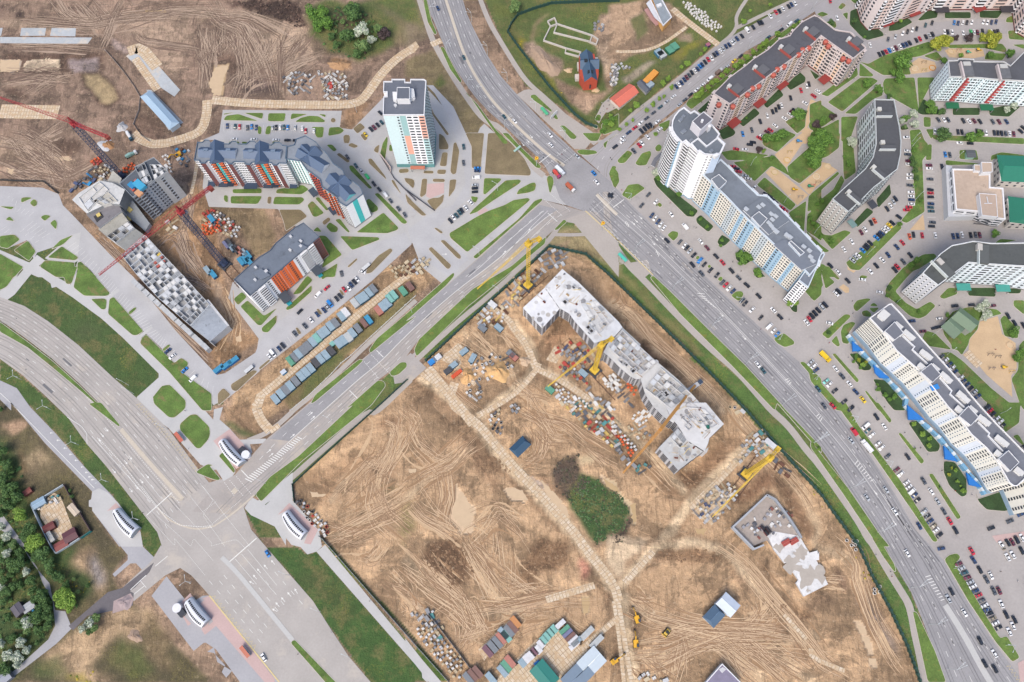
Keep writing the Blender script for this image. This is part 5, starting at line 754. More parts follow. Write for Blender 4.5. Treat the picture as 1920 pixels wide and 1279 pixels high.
def vents(root,s,h,size=(1.6,1.2,1.2),c=(225,228,232),rz=None,name='vent'):
 key=PX(s)
 for i_,(x,y) in enumerate(key):
  size=(size[0],size[1],size[2]+.04*(i_%9==0)+.035); p=G(x,y,h+size[2]); mb=MB(); mb.box((p.x,p.y),(size[0],size[1],size[2]),rz if rz is not None else ang(x,y,40),cm(c,.7),z0=h); mb.box((p.x,p.y),(size[0]*1.25,size[1]*1.25,.14),rz if rz is not None else ang(x,y,40),cm(tuple(int(v*.92) for v in c),.7),z0=h+size[2]); mb.build(name,root)
def gable(root,name,a,b,wd,h,rise,c,cend=None,hip=0.0):
 a,b=Vector(a[:2]),Vector(b[:2]); d=(b-a).normalized(); n=Vector((-d.y,d.x))*wd/2; m=cm(c,.6,.05); mb=MB(); e=d*hip
 A,B,C_,D=a-n,b-n,b+n,a+n; r0,r1=a+e,b-e; z1=h+rise
 mb.face([(*A,h),(*B,h),(*r1,z1),(*r0,z1)],m); mb.face([(*C_,h),(*D,h),(*r0,z1),(*r1,z1)],m)
 me_=cm(cend,.7) if cend else m
 mb.face([(*D,h),(*A,h),(*r0,z1)],m if hip else me_); mb.face([(*B,h),(*C_,h),(*r1,z1)],m if hip else me_)
 o=mb.build(name,root)
 mb=MB(); mb.beam((*r0,z1+.05),(*r1,z1+.05),.22,cm(tuple(min(255,int(v*1.2)) for v in c),.6)); q=mb.build('ridge',root); q.parent=o; q.location=(0,0,0)
 return o
def canopy(root,px,py,deg,size,z,c,name='entrance_canopy',legs=True):
 p=G(px,py,z); rz=ang(px,py,deg); mb=MB(); mb.box((p.x,p.y),(size[0],size[1],.35),rz,cm(c,.7),z0=z-.35)
 if legs:
  for sx in(-1,1):
   for sy in(-1,1):
    q=Vector((sx*size[0]*.44,sy*size[1]*.44)); q.rotate(Matrix.Rotation(rz,2)); mb.box((p.x+q.x,p.y+q.y),(.3,.3,z-.36),rz,cm((150,150,150),.7),z0=0)
 return mb.build(name,root)
# --- 1 twenty storey tower
to=[(DTEAL,8),(ORG,7),(DTEAL,5)]; to2=[(ORG,8),(DTEAL,12)]
ot=[((150,186,188),7),((222,166,146),7),((150,186,188),6)]; ot2=[((224,176,160),8),((176,208,210),12)]
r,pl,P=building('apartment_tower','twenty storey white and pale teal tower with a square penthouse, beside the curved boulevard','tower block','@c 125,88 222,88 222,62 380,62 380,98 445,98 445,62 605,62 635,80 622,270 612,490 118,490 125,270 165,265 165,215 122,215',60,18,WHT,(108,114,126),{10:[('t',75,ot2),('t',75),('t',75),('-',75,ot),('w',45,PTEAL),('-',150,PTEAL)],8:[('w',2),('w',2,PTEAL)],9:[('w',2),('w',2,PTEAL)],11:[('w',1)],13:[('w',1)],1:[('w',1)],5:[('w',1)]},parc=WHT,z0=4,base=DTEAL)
pl.flush()
on_roof(r,'penthouse','@c 285,155 435,155 435,295 280,295',60,5,WHT,(104,110,122)); on_roof(r,'stair_house','@c 230,205 280,205 275,310 235,290',60,3,WHT,WHT,False); on_roof(r,'stair_house','@c 440,160 485,170 498,260 440,290',60,3,WHT,(220,224,228),False)
canopy(r,783,314,0,(10,2.6),4,(196,120,96)); vents(r,'@c 480,290 265,365',60)
# --- 2 angled block with slate gables
wS=[('w',5),('t',5,BRW),('w',5)]
mid_=[('w',7),('b',11,ORG),('s',9,TEAL),('b',11,ORG),('w',7)]
eA={0:[('w',1)],1:[('-',1)],2:[('s',1,BRW)],3:[('-',1)],4:mid_,5:[('-',1)],6:[('s',1,BRW)],7:[('w',1)],8:[('w',1),('w',1),('w',1)],9:[('w',1)],10:[('s',1,BRW)],11:[('w',1)],12:mid_,13:[('-',1)],14:[('s',1,BRW)],15:[('-',1)],16:[('w',1),('w',1)],'*':[('w',1)]}
r,pl,P=building('apartment_block','ten storey white block with orange balconies and two slate cross gables above the soil yard','apartment block','@b 50,650 145,655 170,705 270,705 310,662 680,672 710,718 800,718 840,682 1040,684 1070,728 1160,736 1205,690 1580,702 1610,742 1700,746 1740,708 1890,716 1905,360 1810,352 1770,300 1660,292 1590,346 1310,330 1250,270 1160,266 1090,328 920,326 880,270 800,272 740,326 385,306 340,250 265,246 210,292 115,292',30,10,WHT,(142,150,160),eA,parc=(96,118,140),par=.35)
pl.flush()
for ox,oy in((0,0),(897,22)):
 g1=lambda x,y,z=31:G(*cv('b',x+ox,y+oy),z)
 gable(r,'pitched_roof',g1(140,470),g1(880,495),8.2,30.1,3.2,(92,112,140),WHT); gable(r,'pitched_roof',g1(490,290),g1(490,690),9.5,30.15,4.6,(84,104,132))
 for x in(268,715):
  p=G(*cv('b',x+ox,425+oy),34); mb=MB(); mb.box((p.x,p.y),(3,1.6,1.6),0,cm((120,138,160),.6),z0=32.2); mb.build('dormer',r)
 p=cv('b',650+ox,1130+oy); canopy(r,p[0]-2,p[1]-2,0,(6.5,5.5),4,(62,74,92),'entrance_porch',False); p=cv('b',770+ox,1120+oy); canopy(r,p[0],p[1]-1,0,(4.5,4.5),5,(40,52,70),'entrance_porch',False)
canopy(r,470,348,0,(9,5),4,(52,70,94),'porch_roof',False); canopy(r,396.5,344,0,(5,5),4,(52,70,94),'porch_roof',False); canopy(r,550,348,0,(5,4),4,(52,70,94),'porch_roof',False)
eB={5:[('-',30),('-',40,TEAL),('-',35,WHT)],'*':[('w',5),('w',4),('t',5,BRW),('b',5,ORG)],0:[('w',1)]}
RB='@11 745,125 815,105 830,55 915,25 1005,78 1050,130 1110,190 1160,270 1245,330 1270,400 1340,430 1400,480 1425,540 1275,650 1210,612 1190,570 1060,480 1045,415 960,350 925,330 870,250 735,228'
r,pl,P=building('apartment_block','white slate gabled block whose end wall has a teal stripe and orange bar','apartment block',RB,30,10,WHT,(140,148,158),{12:[('-',35),('-',28,TEAL),('-',35)],20:[('-',1),('t',1,(150,196,192))],19:[('-',1,(200,226,226))],17:[('w',1),('b',1,(196,90,76))],15:[('w',1),('b',1,ORG),('s',1,TEAL),('w',1)],13:[('w',1),('w',1)],'*':[('w',5),('w',5)]},parc=(96,118,140),par=.35)
pl.flush()
for(x0,y0,x1,y1,w_,c_) in((850,150,1090,300,9,WHT),(1130,370,1310,560,9,(120,210,215)),(1010,130,900,250,10,None),(1270,390,1150,520,10,None),(880,110,960,190,8,None)):
 gable(r,'pitched_roof',G(*cv('11',x0,y0),32),G(*cv('11',x1,y1),32),w_,30.1,3.4+.3*(w_-8),(88,108,136),c_)
canopy(r,*cv('11',985,520),50,(7,5),4,(62,74,92),'entrance_porch',False); canopy(r,*cv('11',1160,680),50,(7,5),4,(62,74,92),'entrance_porch',False)
# --- 3 orange block
om=[('t',9,(128,66,56)),('B',9,WHT),('b',10,WHT),('w',8,WHT),('w',10,ORG),('s',9,ORG),('v',10,ORG),('w',8,WHT),('b',10,WHT),('t',9,WHT)]
r,pl,P=building('apartment_block','white block with two bright orange facade bands, between soil yard and garages road','apartment block','@p 569.7,418.4 599,444.5 @12 420,262 280,120 @11 350,1240 500,1105 600,1045 655,975 820,840',27,9,WHT,(116,126,140),{1:om,0:[('-',1)],2:[('-',1)],'*':[('w',5)]},parc=(92,106,124),par=.35)
pl.flush(); vents(r,'@11 780,915 870,955 870,1000 775,1035 470,1190 565,1220 560,1225 ',27); vents(r,'@12 465,115',27)
on_roof(r,'lift_house','@11 760,1000 840,960 930,1010 840,1070',27,1.4,(120,130,144),(116,126,140),False); on_roof(r,'lift_house','@11 440,1240 520,1200 600,1260 520,1300',27,1.4,(120,130,144),(116,126,140),False)
canopy(r,*cv('11',1010,1210),50,(8,6),4.5,(70,80,92),'entrance_porch',False); canopy(r,*cv('12',730,270),50,(8,6),4.5,(70,80,92),'entrance_porch',False)
for x,y in((1030,1245),):canopy(r,*cv('11',x,y),50,(6,3),1.2,(40,160,176),'porch_panel',False)
canopy(r,*cv('12',755,310),50,(6,3),1.2,(40,160,176),'porch_panel',False)
# --- 4 precast block under construction
pc=(150,158,168)
r,pl,P=building('unfinished_block','raw grey precast block with open roof cells and curved recesses beside the red cranes','unfinished building','@p 225,345 271,305 289,296 314,320 250,371',30,9,pc,(92,100,110),{3:[('l',12,(134,142,152)),('b',13,(160,168,178)),('w',9),('s',8),('w',8),('v',6),('w',8),('w',9),('b',13,(160,168,178)),('l',12,(134,142,152))][::-1],4:[('w',1),('w',1),('l',1)],'*':[('w',5)]},parc=(168,176,184),par=.3)
pl.flush()
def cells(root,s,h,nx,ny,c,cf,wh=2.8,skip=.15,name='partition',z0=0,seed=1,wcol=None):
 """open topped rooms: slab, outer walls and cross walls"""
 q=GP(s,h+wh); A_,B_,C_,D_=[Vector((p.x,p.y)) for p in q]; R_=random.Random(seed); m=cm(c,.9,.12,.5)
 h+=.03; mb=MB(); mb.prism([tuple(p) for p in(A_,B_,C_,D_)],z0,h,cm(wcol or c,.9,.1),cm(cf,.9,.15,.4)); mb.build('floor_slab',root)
 f=lambda u,v:A_.lerp(B_,u).lerp(D_.lerp(C_,u),v)
 mb=MB(); k=0
 for i in range(nx+1):
  for j in range(ny):
   if 0<i<nx and R_.random()<skip:continue
   a,b=f(i/nx,j/ny),f(i/nx,(j+1)/ny); c_=(a+b)/2; k+=1; mb.box((*c_,),((b-a).length+.15,.24,wh+(k%7)*.01),math.atan2((b-a).y,(b-a).x),m,z0=h)
 for j in range(ny+1):
  for i in range(nx):
   if 0<j<ny and R_.random()<skip:continue
   a,b=f(i/nx,j/ny),f((i+1)/nx,j/ny); c_=(a+b)/2; k+=1; mb.box((*c_,),((b-a).length-.1,.26,wh+.1+(k%7)*.01),math.atan2((b-a).y,(b-a).x),m,z0=h)
 mb.build(name,root)
 for i in range(nx):
  for j in range(ny):
   if R_.random()<.38:
    p=[f((i+.08)/nx,(j+.08)/ny),f((i+.92)/nx,(j+.08)/ny),f((i+.92)/nx,(j+.9)/ny),f((i+.08)/nx,(j+.9)/ny)]; mb=MB(); mb.prism([tuple(v) for v in p],h+wh*.9,h+wh+.2+.01*((i+j)%3),cm(R_.choice([(210,214,218),(188,192,196),(222,222,220),(150,154,158)]),.9,.15,.5)); mb.build('ceiling_slab',root)
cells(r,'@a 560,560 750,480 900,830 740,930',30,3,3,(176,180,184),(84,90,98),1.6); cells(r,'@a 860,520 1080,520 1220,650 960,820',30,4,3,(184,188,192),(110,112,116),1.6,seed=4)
mb=MB()
for x,y,c_,sz in((510,940,(50,140,190),(5,3.6,2)),(665,940,(70,170,210),(8,5,2.6)),(600,860,(190,110,100),(4,2,1.4)),(515,1005,(200,90,70),(3,2,1)),(640,1085,(214,160,120),(5,4,1.2))):
 p=G(*cv('a',x,y),31); mb=MB(); mb.box((p.x,p.y),sz,ang(300,330,40),cm(c_,.6),z0=30.02); o=mb.build('site_box',None,loc=(p.x,p.y,30.02)); tag(o,{(510,940):'square bright blue box on the roof of the raw grey block',(665,940):'larger light blue cabin on the roof of the raw grey block',(600,860):'pale red box behind the light blue cabin on the raw grey roof',(515,1005):'small orange box below the bright blue box on the raw grey roof',(640,1085):'tan round topped box by the roof edge of the raw grey block'}[(x,y)],'site box')
r=empty('unfinished_wing',G(190,380),'white and grey wing of bare slabs between the raw grey block and room row','unfinished building')
def slabblock(root,s,h,c,ctop,nm='floor_slab',z0=0):
 P=[(p.x,p.y) for p in GP(s,h)]; mb=MB(); mb.prism(P,z0,h,cm(c,.9,.1),mat('slab_%02x%02x%02x'%ctop,ctop,.9,.14,.5,.12,spots=(tuple(int(v*.8) for v in ctop),.25,.57))); return mb.build(nm,root)
slabblock(r,'@01 640,590 700,530 880,420 1000,440 1110,500 1060,630 960,620 770,712',15,(150,154,158),(214,216,216)); slabblock(r,'@01 880,420 960,420 1000,330 1080,400 1065,450 1110,500',12,(150,152,156),(190,188,180)); slabblock(r,'@01 765,722 960,622 1060,640 1080,690 880,840',12.5,(176,178,182),(132,130,134)); slabblock(r,'@01 870,850 1080,700 1140,780 950,910',11,(150,150,150),(176,174,164)); slabblock(r,'@01 1030,968 1190,838 1290,910 1120,1040',9,(180,182,186),(150,152,150)); slabblock(r,'@01 1070,560 1180,600 1330,800 1290,870 1200,790 1120,740 1050,640',4,(176,180,184),(150,156,162))
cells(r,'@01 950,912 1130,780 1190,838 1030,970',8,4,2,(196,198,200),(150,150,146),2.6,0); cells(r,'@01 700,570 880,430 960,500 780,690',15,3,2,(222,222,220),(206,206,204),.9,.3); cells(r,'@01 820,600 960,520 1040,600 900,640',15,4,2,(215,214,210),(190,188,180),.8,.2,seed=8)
for s_ in('@01 830,740 890,700 920,740 860,790',):slabblock(r,s_,12.8,(70,72,76),(60,60,64),'shaft')
mb=MB()
p=G(*cv('01',870,720),14); mb.box((p.x,p.y),(2.6,2.4,1),ang(180,400,-30),cm((222,200,120),.8),z0=12.6); mb.build('formwork_panel',r)
for x,y,w_,l_ in((1110,610,3,5),(1130,660,3,6),(1115,740,2.4,7)):p=G(*cv('01',x,y),6); mb=MB(); mb.box((p.x,p.y),(l_,w_,.8),ang(230,390,40),cm((224,204,130),.8),z0=4.02); mb.build('formwork_panel',r)
r=empty('unfinished_block',G(330,530),'long low unfinished block of open white precast rooms beside the car park road','unfinished building')
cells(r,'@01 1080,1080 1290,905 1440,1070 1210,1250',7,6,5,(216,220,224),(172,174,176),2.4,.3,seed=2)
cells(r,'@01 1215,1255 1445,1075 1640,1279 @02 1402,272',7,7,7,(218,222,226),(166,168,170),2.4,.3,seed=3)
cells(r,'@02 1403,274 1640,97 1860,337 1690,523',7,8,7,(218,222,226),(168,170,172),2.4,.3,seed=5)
slabblock(r,'@02 1693,528 1863,342 1895,375 @12 230,525 60,668 @02 1885,680',7.5,(186,190,196),(158,166,176)); slabblock(r,'@12 30,300 50,290 235,520 220,530',8.6,(190,190,192),(200,202,206),'parapet',7.55)
mb=MB()
for k in range(14):
 x=1210+k*48; y=150+k*44; p=G(*cv('02',x,y),3); mb.box((p.x,p.y),(5,3.0,3+random.random()*3),ang(300,560,45),cm((188,192,196),.9),z0=0)
mb.build('stair_module',r)
for x,y,c_ in((1380,1090,(220,190,90)),(1400,1120,(170,90,80)),(1420,1155,(190,100,90))):p=G(*cv('01',x,y),10); mb=MB(); mb.box((p.x,p.y),(7,1.6,.8),ang(300,500,-40),cm(c_,.8),z0=8.2); mb.build('board_stack',r)
# --- 5 white round tower and long slab
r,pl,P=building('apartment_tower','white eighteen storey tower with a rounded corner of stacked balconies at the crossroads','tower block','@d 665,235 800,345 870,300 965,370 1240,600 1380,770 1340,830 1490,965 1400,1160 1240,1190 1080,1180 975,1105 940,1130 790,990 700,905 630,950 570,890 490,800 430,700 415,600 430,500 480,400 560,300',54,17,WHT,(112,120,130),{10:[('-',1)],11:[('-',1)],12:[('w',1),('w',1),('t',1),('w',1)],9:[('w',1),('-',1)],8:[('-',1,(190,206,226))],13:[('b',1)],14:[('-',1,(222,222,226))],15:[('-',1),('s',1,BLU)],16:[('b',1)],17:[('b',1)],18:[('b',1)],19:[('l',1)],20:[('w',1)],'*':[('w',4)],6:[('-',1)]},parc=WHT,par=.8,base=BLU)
pl.flush()
on_roof(r,'penthouse','@d 830,510 1055,320 1240,470 1000,680',54,8,(226,224,232),(110,110,120)); on_roof(r,'stair_house','@d 1140,560 1190,560 1220,600 1160,640',54,5,WHT,WHT,False); on_roof(r,'chimney','@d 1240,1180 1320,1130 1380,1170 1300,1220',54,2.6,WHT,WHT,False)
for s_ in('@d 555,470 610,420 650,450 600,510','@d 620,390 660,360 700,390 650,430','@d 600,700 680,650 720,690 640,750','@d 770,870 820,840 860,870 800,910','@d 1170,1090 1220,1050 1260,1080 1210,1130'):on_roof(r,'vent',s_,54,1.3,(168,176,186),(128,136,148),False)
mb=MB(); mb.ring([(p.x,p.y) for p in GP('@d 800,940 950,830 1120,990 1340,820 1480,965 1390,1150 1240,1180 1080,1170 970,1100 940,1120',55)],.7,54,55.2,cm(WHT,.8)); mb.build('parapet',r)
p=G(*cv('d',1035,480),64); mb=MB(); mb.cyl((p.x,p.y),.8,62,64,cm(WHT,.6)); mb.build('tank',r)
mb=MB(); mb.prism([(p.x,p.y) for p in GP('@31 380,280 410,220 475,165 490,180 430,250 415,300',4)],3.4,4,cm(WHT,.8),cm((120,122,130),.9)); mb.build('entrance_canopy',r)
bs=[('d',12,CREAMW),('d',12,CREAMW),('b',14,(160,190,214)),('d',12,CREAMW),('d',12,CREAMW)]
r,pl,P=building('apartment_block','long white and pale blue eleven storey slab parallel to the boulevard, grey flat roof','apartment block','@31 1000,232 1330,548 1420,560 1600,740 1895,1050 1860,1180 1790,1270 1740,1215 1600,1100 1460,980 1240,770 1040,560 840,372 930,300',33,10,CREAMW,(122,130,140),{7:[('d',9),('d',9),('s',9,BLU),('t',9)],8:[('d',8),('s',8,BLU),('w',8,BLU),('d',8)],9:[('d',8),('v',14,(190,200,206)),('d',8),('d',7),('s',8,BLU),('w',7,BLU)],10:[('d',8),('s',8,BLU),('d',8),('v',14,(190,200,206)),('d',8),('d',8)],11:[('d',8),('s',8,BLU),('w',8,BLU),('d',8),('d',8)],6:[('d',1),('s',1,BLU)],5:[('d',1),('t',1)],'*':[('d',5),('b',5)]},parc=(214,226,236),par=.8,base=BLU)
pl.flush()
for s_,dh in(('@31 915,410 985,365 1055,430 985,500',3),('@31 1275,745 1340,695 1415,760 1350,830',3),('@31 1605,970 1625,955 1745,1060 1710,1085',3)):on_roof(r,'stair_house',s_,33,dh,(206,220,234),(120,128,138))
vents(r,'@31 1340,655 1375,635 1450,715 1490,735 1460,765 1430,795 1450,820 1475,850 1500,870 1590,900 1620,920 1740,1005 1790,1040 1800,1095 1820,1130 1230,670',33,(2.4,1.8,1.4),(205,212,220))
on_roof(r,'roof_step','@31 1370,560 1610,775 1430,900 1200,680',33,1.0,WHT,(120,128,138)); on_roof(r,'roof_step','@31 1560,940 1895,1060 1850,1160 1720,1215 1470,990',33,1.0,WHT,(122,130,142))
r2,pl,P=building('apartment_block','white and blue end section of the long slab, lower corner by the side road','apartment block','@p 1510,507 1543,473 1546,478 1530,505 1515,540 1497,526',32,10,WHT,(122,130,142),{'*':[('d',4),('t',4)]},parc=(214,226,236),par=.6); pl.flush()
# --- 6, 7 red trimmed blocks
PK=(214,202,200); RD=(186,72,60)
pm=[('b',7,PK),('w',6,PK),('t',7,(226,200,176)),('w',6,PK),('d',6)]
r,pl,P=building('apartment_block','long grey pink block with red trim, dark roof, bent at its right end','apartment block','@30 935,835 1080,690 1215,590 1300,520 1410,450 1430,435 1520,350 1615,320 1640,280 1720,200 1830,140 1895,165 @40 45,135 220,270 350,290 490,430 375,525 240,430 90,322 @31 1895,-1279 @30 1810,400 1560,580 1330,750 1080,928'.replace('@31 1895,-1279 ',''),30,9,PK,(92,93,100),{'*':pm,22:[('w',6),('-',6,(200,190,188)),('w',6),('-',6)]},parc=PK,par=.5,base=(120,60,60))
pl.flush()
for x,y,k in((1080,760,'30'),(1310,590,'30'),(1540,410,'30'),(1760,250,'30'),(345,340,'40')):
 q=cv(k,x,y); p=G(*q,33); rz=ang(*q,35); mb=MB(); mb.box((p.x,p.y),(2.4,2.4,3.2),rz,cm((206,206,204),.9),z0=30.1); mb.build('chimney',r)
 q=cv(k,x+40,y+60); p=G(*q,32); mb=MB(); mb.box((p.x,p.y),(10,.5,2),ang(*q,38),cm((170,84,76),.9),z0=30.1); mb.box((p.x+2.6,p.y+3.4),(6.4,7,1.7),ang(*q,38),cm((104,105,110),.9),z0=30.1); mb.build('stair_house',r)
for x,y,k in((990,920,'30'),(1115,935,'30'),(1290,775,'30'),(1345,755,'30'),(1245,830,'30'),(1510,605,'30'),(1570,580,'30'),(1475,655,'30'),(1735,430,'30'),(1790,415,'30'),(1700,475,'30'),(140,360,'40'),(165,400,'40'),(295,510,'40'),(345,530,'40')):
 q=cv(k,x,y); p=G(*q,31); mb=MB(); mb.cyl((p.x,p.y),1.8,28.2,30.4,cm((176,92,80),.9),7); mb.cyl((p.x,p.y),1.9,30.4,31.4,cm((190,100,86),.9),7,.5); mb.build('red_turret_cap',r)
for x,y,k in((1120,1090,'30'),(1345,910,'30'),(1545,750,'30'),(130,700,'40')):canopy(r,*cv(k,x,y),-38,(9,6),4,(150,60,56),'entrance_porch',False)
r,pl,P=building('apartment_block','grey pink block with red trimmed porches along the top right edge','apartment block',[(p.x,p.y) for p in GP('@40 440,200 500,270 600,260 1000,110 1060,95 1780,85 1810,290 1895,340 2100,330 2050,-300 1000,-300 400,60',0)],30,9,PK,(92,93,100),{'*':[('b',6,WHT),('w',6),('t',8,(212,190,182)),('w',6)],0:[('w',6),('-',6)]},parc=PK,base=(120,60,60)); pl.flush()
for x,y in((920,110),(680,200),(1500,70)):canopy(r,*cv('40',x,y),-20,(9,6),4,(150,60,56),'entrance_porch',False)
for x,y in((1170,80),(1750,78)):canopy(r,*cv('40',x,y),0,(10,6),4,(64,62,70),'entrance_porch',False)
# --- 8 white and mint block
MN=(222,234,238)
wm_=[('t',10),('w',6,(196,216,220)),('w',6),('s',6,MN),('w',6,(196,216,220)),('w',6)]
r,pl,P=building('apartment_block','nine storey white and mint block with red balcony strips and a patched dark roof','apartment block','@p 1777,115 1795,114 1796,111 1825,112 1826,116 1882,117 1894,124 1920,98 1990,110 1985,156 1920,153 1902,152 1866,150 1835,147 1800,145 1780,145',27,9,MN,(90,92,98),{9:wm_,10:wm_,11:wm_,12:wm_,13:wm_,14:wm_,8:wm_,15:[('-',1,(206,214,222)),('w',1,(196,206,216)),('-',1)]},parc=(214,216,216),par=.5); pl.flush()
for x0,y0,x1,y1 in((975,445,730,735),(1565,480,1320,760)):
 a_=G(*cv('f',x0,y0),25); b_=G(*cv('f',x1,y1),4); mb=MB(); mb.box((a_.x,a_.y),(1.2,1.0,24),0,cm((176,72,72),.8),z0=3);
 for k in range(8):mb.box((a_.x+1.2,a_.y),(3,1.2,.9),0,cm((190,90,88),.8),z0=3+k*2.8)
 mb.build('balcony_strip',r)
for x,y in((750,850),(1310,880)):canopy(r,*cv('f',x,y),0,(9,5),4,(30,110,74),'entrance_canopy')
for x,y in((990,160),(1590,200)):
 q=cv('f',x,y); p=G(*q,30); mb=MB(); mb.box((p.x,p.y),(5,3.2,2.6),0,cm((196,196,192),.9),z0=27.1); mb.build('chimney',r)
 q=cv('f',x+10,y+110); p=G(*q,29); mb=MB(); mb.box((p.x,p.y),(7,10,2.2),0,cm((110,112,116),.9),z0=27.1); mb.box((p.x-3.8,p.y),(1.0,13,2.6),0,cm((212,200,198),.9),z0=27.1); mb.build('stair_house',r)
# --- 9 curved block
gm_=[('t',8),('w',6,(200,210,210)),('t',8)]
r,pl,P=building('apartment_block','curved ten storey pale green grey block with a dark roof and white brackets','apartment block','@p 1639,187 1676,188 1681,215 1686,238 1689,265 1688,290 1682,318 1660,335 1638,352 1614,376 1590,398 1560,374 1578,357 1598,339 1622,317 1636,296 1642,270 1641,230',30,9,(216,220,220),(84,86,90),{10:[('-',1,(176,172,168)),('t',1,(214,216,214)),('-',1,(176,172,168))],'*':gm_},parc=(200,206,206),par=.5); pl.flush()
for x,y,k,d in((660,1010,'40',0),(690,120,'41',0),(610,340,'41',40),(390,560,'41',40)):
 q=cv(k,x,y); p=G(*q,32); mb=MB(); mb.box((p.x,p.y),(10,3.2,1.8),ang(*q,d),cm((90,92,96),.9),z0=30.1); mb.box((p.x-.6,p.y-1.8),(10.6,.5,2.2),ang(*q,d),cm((206,212,212),.9),z0=30.1); mb.build('stair_house',r)
 q=cv(k,x-50,y-40); p=G(*q,32); mb=MB(); mb.box((p.x,p.y),(2.6,2.6,2.6),ang(*q,d),cm((206,206,200),.9),z0=30.1); mb.build('chimney',r)
canopy(r,*cv('41',550,630),50,(6,5),4,(70,74,84),'entrance_porch',False); canopy(r,*cv('41',370,800),50,(6,4),4,(120,150,150),'entrance_porch',False)
# --- 10 lower white green block
r,pl,P=building('apartment_block','angled ten storey white block with turquoise porches above the fitness ground','apartment block','@p 1729,513 1763,476 1784,461 1824,453 1858,457 1930,456 2000,470 1990,510 1920,500 1870,497 1815,493 1790,512 1758,536',30,9,(216,224,230),(88,92,92),{12:[('-',1,(196,198,204)),('t',1,(220,220,220)),('-',1,(190,192,198))],'*':[('t',9),('w',6,(200,210,216)),('w',6),('w',6,(200,210,216))]},parc=(228,232,234),par=.5); pl.flush()
for x,y,k in((1360,180,'42'),(1710,190,'42')):canopy(r,*cv(k,x,y),0,(9,5),4,(70,160,150),'entrance_canopy')
for x,y,d in((1540,1070,90),(1190,1200,45)):
 q=cv('41',x,y); p=G(*q,32); mb=MB(); mb.box((p.x,p.y),(13,6,2),ang(*q,d),cm((96,100,100),.9),z0=30.1); mb.box((p.x-3.2,p.y-.4),(14,.6,2.4),ang(*q,d),cm((214,222,220),.9),z0=30.1); mb.build('stair_house',r)
 q=cv('41',x-40,y-60); p=G(*q,32); mb=MB(); mb.box((p.x,p.y),(4.4,3,2.6),ang(*q,d),cm((200,196,190),.9),z0=30.1); mb.build('chimney',r)
# --- 11 stepped blue and white block
CB=(226,224,216)
sec=[('-',2.5,CB),('s',4,CB),('s',4,CB),('t',5,CB),('t',5,CB),('-',2,CB),('s',5,(206,214,226)),('-',5,(206,214,226)),('s',4,CB),('w',4,CB)]
r,pl,P=building('apartment_block','long stepped white block with bright blue ground floor canopies at the right edge','apartment block','@p 1630,597 1666,571 1671,570 1691,591 1706,610 1729,637 1773,686 1799,715 1822,744 1843,768 1870,797 1920,848 1990,915 1945,955 1920,899 1907,911 1900,912 1891,905 1879,884 1869,866 1849,841 1820,815 1797,784 1777,764 1752,732 1725,698 1706,681 1680,658 1655,624',27,8,CB,(122,126,136),{k:sec[:5] if k%2 else sec[5:] for k in range(17,30)}|{'*':[('w',6)],29:[('w',1,BLU)],28:[('w',1),('w',1),('w',1)]},parc=(244,244,244),par=.6,base=(160,186,208),z0=4.5); pl.flush()
for x,y,k in((420,700,'42'),(610,930,'42')):pass
for s_ in('@42 370,660 470,745 375,750','@42 560,870 700,990 620,985 575,940','@43 860,20 1010,150 870,150','@43 1185,380 1310,520 1195,500','@43 1385,620 1520,750 1410,730'):
 P=[(p.x,p.y) for p in GP(s_,5)]; mb=MB(); mb.prism(P,3.6,5,cm((30,120,205),.6)); mb.build('blue_canopy',r)
mb=MB(); k2=resample(GP('@42 340,600 450,740 560,850 700,1000 860,1170 @43 850,20 980,150 1150,300 1300,480 1500,720 1560,810',4),60)
for i in range(59):
 a_,b_=k2[i],k2[i+1]; c_=(a_+b_)/2; d=b_-a_; mb.box((c_.x,c_.y),(d.length+.1,1.8+.5*math.sin(i*1.3),3.4+.01*(i%2)),math.atan2(d.y,d.x),cm((120,170,205) if i%3 else(214,226,234),.7),z0=0)
mb.build('shop_gallery',r)
for s_ in('@42 655,575 745,490 825,590 745,655','@42 975,935 1070,860 1155,960 1080,1030','@43 1315,120 1400,30 1490,130 1420,205','@43 1665,500 1755,425 1850,530 1770,610'):on_roof(r,'stair_house',s_,27,3,(244,244,244),(118,122,132))
for s_ in('@42 820,600 890,690 1040,840 1100,760 970,620 880,520 740,430','@42 1160,960 1250,1080 1400,1240 1560,1279 1200,890','@43 1490,150 1600,290 1740,440 1850,440 1660,220'):pass
vents(r,'@42 635,445 665,415 780,525 780,585 860,595 890,620 1010,770 1045,795 990,890 1105,900 1100,955 1190,970 1220,1000 1340,1140 1375,1175',27,(4.2,2.6,2.0),(240,240,238)); vents(r,'@43 1325,65 1445,130 1440,65 1525,145 1560,170 1680,325 1720,355 1675,460 1855,610',27,(4.2,2.6,2.0),(240,240,238))
def wallstrip(root,s,h,dh,name='roof_curb',c=WHT,t=.6):
 P=GP(s,h+dh); mb=MB()
 for i in range(len(P)-1):
  a_,b_=P[i],P[i+1]; d=b_-a_; c_=(a_+b_)/2; mb.box((c_.x,c_.y),(d.length+.3,t,dh+.01*(i%2)),math.atan2(d.y,d.x),cm(c,.8),z0=h)
 return mb.build(name,root)
wallstrip(r,'@42 820,610 925,710 905,735 1040,860',27,1.2); wallstrip(r,'@42 1150,985 1255,1100 1240,1130 1370,1250',27,1.2); wallstrip(r,'@43 1490,170 1590,270 1580,290 1710,430',27,1.2)
mb=MB(); p=G(*cv('42',1108,1070),28); mb.box((p.x,p.y),(5,3,.5),ang(1752,722,-20),cm((50,140,220),.6),z0=27.1); mb.build('blue_tarpaulin',r)
